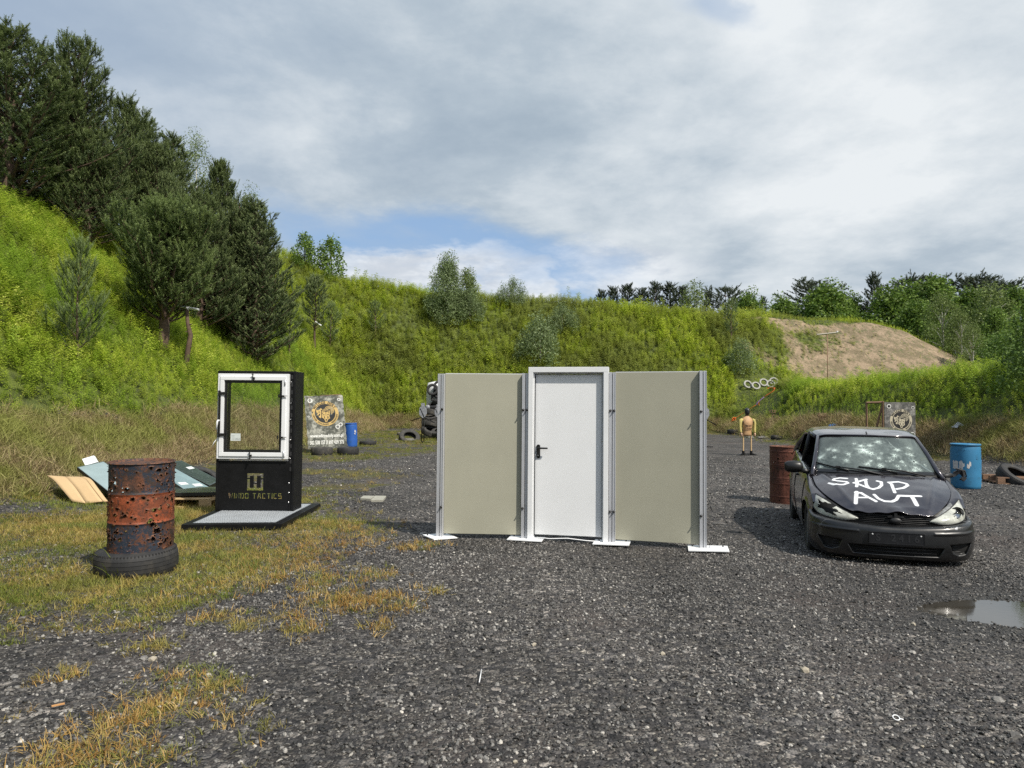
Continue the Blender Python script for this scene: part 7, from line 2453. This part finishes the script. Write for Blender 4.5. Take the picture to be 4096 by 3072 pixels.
a_ = at(3268, 1339, Yp); c_ = at(3351, 1330, Yp)
e = MB(); e.tube([a_, c_], .055, 4, sm=False); e.build('strip_lamp', mat('lamp_top_wood', (.34, .31, .25), rough=.6), mp)
e = MB(); e.tube([at(3345, 1328, Yp), at(3352, 1326, Yp)], .05, 6); e.build('end_cap', M_lampw, mp)
p0 = hit(1258, 1415); a_ = at(1261, 1287, p0.y - .3); c_ = at(1285, 1303, p0.y - .3)
sl_o = empty('tree_lamp', (0, 0, 0), 0, 'small pale strip lamp fixed to the bare stemmed pine', 'lamp')
MB().tube([a_, c_], .06, 4, sm=False).build('housing', M_lampw, sl_o)
MB().tube([a_.lerp(c_, .3), Vector((p0.x, p0.y, a_.z - .15))], .02, 6).build('arm', M_alu, sl_o)

spx = [(550, 655), (580, 640), (610, 612), (655, 585), (700, 556), (780, 508), (845, 462), (900, 428), (935, 380), (975, 350), (1012, 318), (1050, 290), (1100, 262), (1140, 232), (1150, 205), (1090, 190), (1050, 205)]
pts_ = []
for x_, y_ in spx:
    p = hit(2750 + x_ / 3.318, 1500 + y_ / 3.318, lift=.12)
    pts_.append((p.x, p.y - .1, p.z + .25))
stp = empty('marking_strap', (0, 0, 0), 0, 'orange and purple strap running up the bank to the white tyres', 'strap')
MB().tube(pts_[:8], .045, 5, flat=.4).build('orange_length', mat('orange_webbing', (.75, .16, .02), rough=.7), stp)
MB().tube(pts_[7:11], .045, 5, flat=.4).build('purple_length', mat('purple_webbing', (.16, .08, .22), rough=.7), stp)
MB().tube(pts_[10:], .055, 5, flat=.4).build('orange_end', MATS['orange_webbing'], stp)
MB().tube([pts_[5], tuple(Vector(pts_[7]) + Vector((.3, 0, -.5))), pts_[8]], .04, 5, flat=.4).build('loop', MATS['orange_webbing'], stp)
kn = MB()
for k_ in range(7):
    a = k_ * .9; kn.tube([pts_[2], tuple(Vector(pts_[2]) + Vector((.16 * math.cos(a), -.05, .14 * math.sin(a)))), tuple(Vector(pts_[2]) + Vector((.08 * math.cos(a + .8), -.08, .1 * math.sin(a + .8))))], .03, 5)
kn.build('knot', MATS['orange_webbing'], stp)

for i, (px_i, py0, py1) in enumerate(((3090, 1641, 1688), (3288, 1655, 1700))):
    p = hit(px_i, py1); t0 = at(px_i, py0, p.y)
    e = empty('wire_basket', p, 0, ['small rusty wire basket on a stake on the right bank above the dummy', 'second small wire basket on a stake left of the sign frame'][i], 'basket', 'wire baskets on stakes')
    hgt = t0.z - p.z
    MB().tube([(0, 0, -.1), (0, 0, hgt * .6)], .02, 6).build('stake', M_oldw, e)
    o = MB()
    for k_ in range(10):
        a = k_ * PI / 5; o.tube([(.16 * math.cos(a), .16 * math.sin(a), hgt * .6), (.20 * math.cos(a), .20 * math.sin(a), hgt)], .010, 4)
    for z_, r_ in ((hgt * .6, .16), (hgt * .8, .18), (hgt, .20)):
        o.tube([(r_ * math.cos(a), r_ * math.sin(a), z_) for a in np.linspace(0, 2 * PI, 13)], .012, 4)
    o.build('cage', M_oldw, e)

p = hit(3847, 1716)
g_ = np.random.default_rng(2)
V_ = []; nn_ = 9
Gp = np.zeros((nn_, nn_, 3))
for i in range(nn_):
    for j in range(nn_):
        u, v = i / (nn_ - 1) - .5, j / (nn_ - 1) - .5
        Gp[i, j] = (p.x + u * .50 + g_.normal(0, .02), p.y + v * .25 + g_.normal(0, .02), hz(p.x, p.y) + u * .12 + .06 + .20 * max(0, 1 - abs(u + .2) * 3) * (1 - abs(v) * 1.6) + abs(g_.normal(0, .03)))
prop(grid_obj('plastic_bag', Gp, mat('white_plastic_film', (.72, .74, .76), rough=.35, var=.1, vs=20, trans=.2), None, smooth=False), 'crumpled white plastic bag on the right bank above the blue barrel', 'plastic bag')
p = hit(3341, 1716)
e = MB(); e.lathe([(0, .14), (.22, .13), (.30, .08), (.31, 0), (.2, -.02)], 20, Matrix.Rotation(R(25), 4, 'X')); o = e.build('barrel_lid', mat('lid_blue', (.02, .16, .45), rough=.5)); o.location = p + Vector((0, 0, .03)); prop(o, 'blue lid lying on the ground, just showing over the car roof', 'lid')
p = hit(1732, 1732)
e = MB(); e.box((0, 0, .05), (.42, .5, .04), Matrix.Rotation(R(14), 3, 'Y') @ Matrix.Rotation(R(-12), 3, 'X')); e.box((.14, -.05, .09), (.14, .45, .03), Matrix.Rotation(R(40), 3, 'Y')); o = e.build('blue_scrap', mat('scrap_blue', (.10, .24, .42), rough=.6), None, .005); o.location = p; prop(o, 'bent pale blue scrap of plastic beside the steel target stand', 'scrap')
for i, (c4, lb) in enumerate((((( 1440.5, 1995.6), (1452.8, 1985), (1498, 1986), (1483, 1998.5)), 'left one of two concrete slabs lying in the gravel'), (((1483.8, 2003), (1500, 1985), (1545, 1986), (1532, 2003)), 'right one of two concrete slabs lying in the gravel'))):
    P4 = [gnd(*c_, .03) for c_ in c4]
    P4 = [Vector((p.x, p.y, hz(p.x, p.y) + .035)) for p in P4]
    e = MB(); e.add(P4 + [p - Vector((0, 0, .06)) for p in P4], [(0, 1, 2, 3), (7, 6, 5, 4), (0, 4, 5, 1), (1, 5, 6, 2), (2, 6, 7, 3), (3, 7, 4, 0)])
    prop(e.build('concrete_slab', mat('slab_concrete', (.34, .33, .28), rough=.9, var=.15, vs=20, bump=.3), None, .004), lb, 'slab', 'concrete slabs in the gravel')
for i, (px_i, py_i, w1_, lb) in enumerate(((3058, 1752, .8, 'flat grey plank on the ground between the dummy and the sunken tyre'), (3000, 1752, .35, 'small pale plank end right behind the dummy'), (1620, 1762, .9, 'grey plank on the grass left of the steel target foot'))):
    p = hit(px_i, py_i)
    e = MB(); e.box((0, 0, .04), (w1_, .28, .06), Matrix.Rotation(R(6), 3, 'Z')); e.box((.1, .12, .09), (w1_ * .6, .12, .03), Matrix.Rotation(R(-12), 3, 'Z'))
    o = e.build('plank', mat('grey_plank', (.26, .25, .23), rough=.9, var=.2, vs=8), None, .004); o.location = p; prop(o, lb, 'plank', 'planks lying about')

M_st = mat('pale_stone', (.36, .32, .25), rough=.85, var=.15, vs=30, bump=.3, bs=100)
big_ = [(3219, 2682, .085, 'large beige stone in the open gravel in front of the car'), (611, 2646, .085, 'grey beige stone standing up in the gravel at the lower left'), (833, 2710, .05, 'white stone lying on the dry grass tuft at the lower left'),
        (3654, 2500, .05, 'orange beige stone left of the puddle'), (2136, 2580, .05, 'beige stone in the gravel straight below the door'), (2650, 2614, .05, 'pinkish stone in the gravel below the right board')]
sm_list = [(2497, 2426), (2355, 2722), (2540, 2720), (3330, 2790), (2195, 2295), (1498, 2530), (700, 2800), (3690, 2990), (2990, 2712), (2410, 2640), (3410, 2470), (2270, 2480), (3905, 2310), (1255, 2480), (2620, 3000), (1905, 2820), (3965, 3055), (2060, 3050)]
SML = ['small pale stone below the right edge of the door, nearest to it', 'small pale stone below the door near the bottom middle', 'small pale stone right of the bottom middle', 'small pale stone below the large beige one', 'small pale stone just under the strap of the door',
       'small pale stone left of the middle among thin grass', 'small pale stone on the bottom left grass edge', 'small pale stone at the bottom right near the photo edge', 'small pale stone left of the large beige one', 'small pale stone halfway below the right foot plate of the door',
       'small pale stone above right of the large beige one', 'small pale stone just below the middle of the door', 'small pale stone in front of the right end of the car bumper', 'small pale stone beside the scorched grass spots', 'small pale stone at the bottom edge right of middle',
       'small pale stone right below the thin white stick', 'small pale stone in the bottom right corner', 'small pale stone at the bottom edge straight below the door']
for i, a in enumerate(big_ + [(x_, y_, random.uniform(.022, .035), lb_) for (x_, y_), lb_ in zip(sm_list, SML)]):
    m_ = ico(200 + i, 0)
    o = link('stone', m_, M_st)
    p = gnd(a[0], a[1]); o.location = (p.x, p.y, hz(p.x, p.y) + a[2] * .1); o.scale = (a[2] * .85,) * 3; o.rotation_euler = (0, 0, i)
    prop(o, a[3], 'stone', 'pale stones lying in the gravel')
p = gnd(3585, 2882)
e = MB(); e.lathe([(.022 + .004 * math.cos(a), .004 * math.sin(a)) for a in np.linspace(0, 2 * PI, 8, endpoint=False)], 20, Matrix.Translation((0, 0, .018)) @ Matrix.Rotation(R(25), 4, 'X'), close=True); e.tube([(.02, 0, .012), (.045, -.01, .008)], .005, 6)
o = e.build('plastic_ring', M_white); o.scale = (.7,) * 3; o.location = (p.x, p.y, hz(p.x, p.y)); prop(o, 'small white plastic ring lying in the gravel at the lower right', 'ring')
p = gnd(1917, 2745); p2 = gnd(1926, 2700)
e = MB(); e.tube([(p.x, p.y, hz(p.x, p.y) + .02), (p2.x, p2.y, hz(p2.x, p2.y) + .03)], .003, 6); prop(e.build('white_stick', M_white), 'thin white stick lying in the gravel below the left board', 'stick')
p = gnd(232, 2836)
e = MB(); e.box((0, 0, 0), (.055, .014, .005), Matrix.Rotation(R(38), 3, 'Z')); o = e.build('wood_chip', mat('orange_chip', (.50, .26, .10), rough=.8)); o.location = (p.x, p.y, hz(p.x, p.y) + .018); prop(o, 'orange wood chip on the gravel at the lower left edge', 'wood chip')
# a tuft of fresh blades growing at the tyre
tb_ = blades(9, .34, .005, .7, 90, .45, 4, .03); tb_.materials.append(M_green)
o = bpy.data.objects.new('grass_tuft', tb_); COL.objects.link(o); p = gnd(455, 2322); o.location = (p.x, p.y, hz(p.x, p.y)); prop(o, 'tuft of fresh green blades growing in front of the big tyre', 'grass tuft')
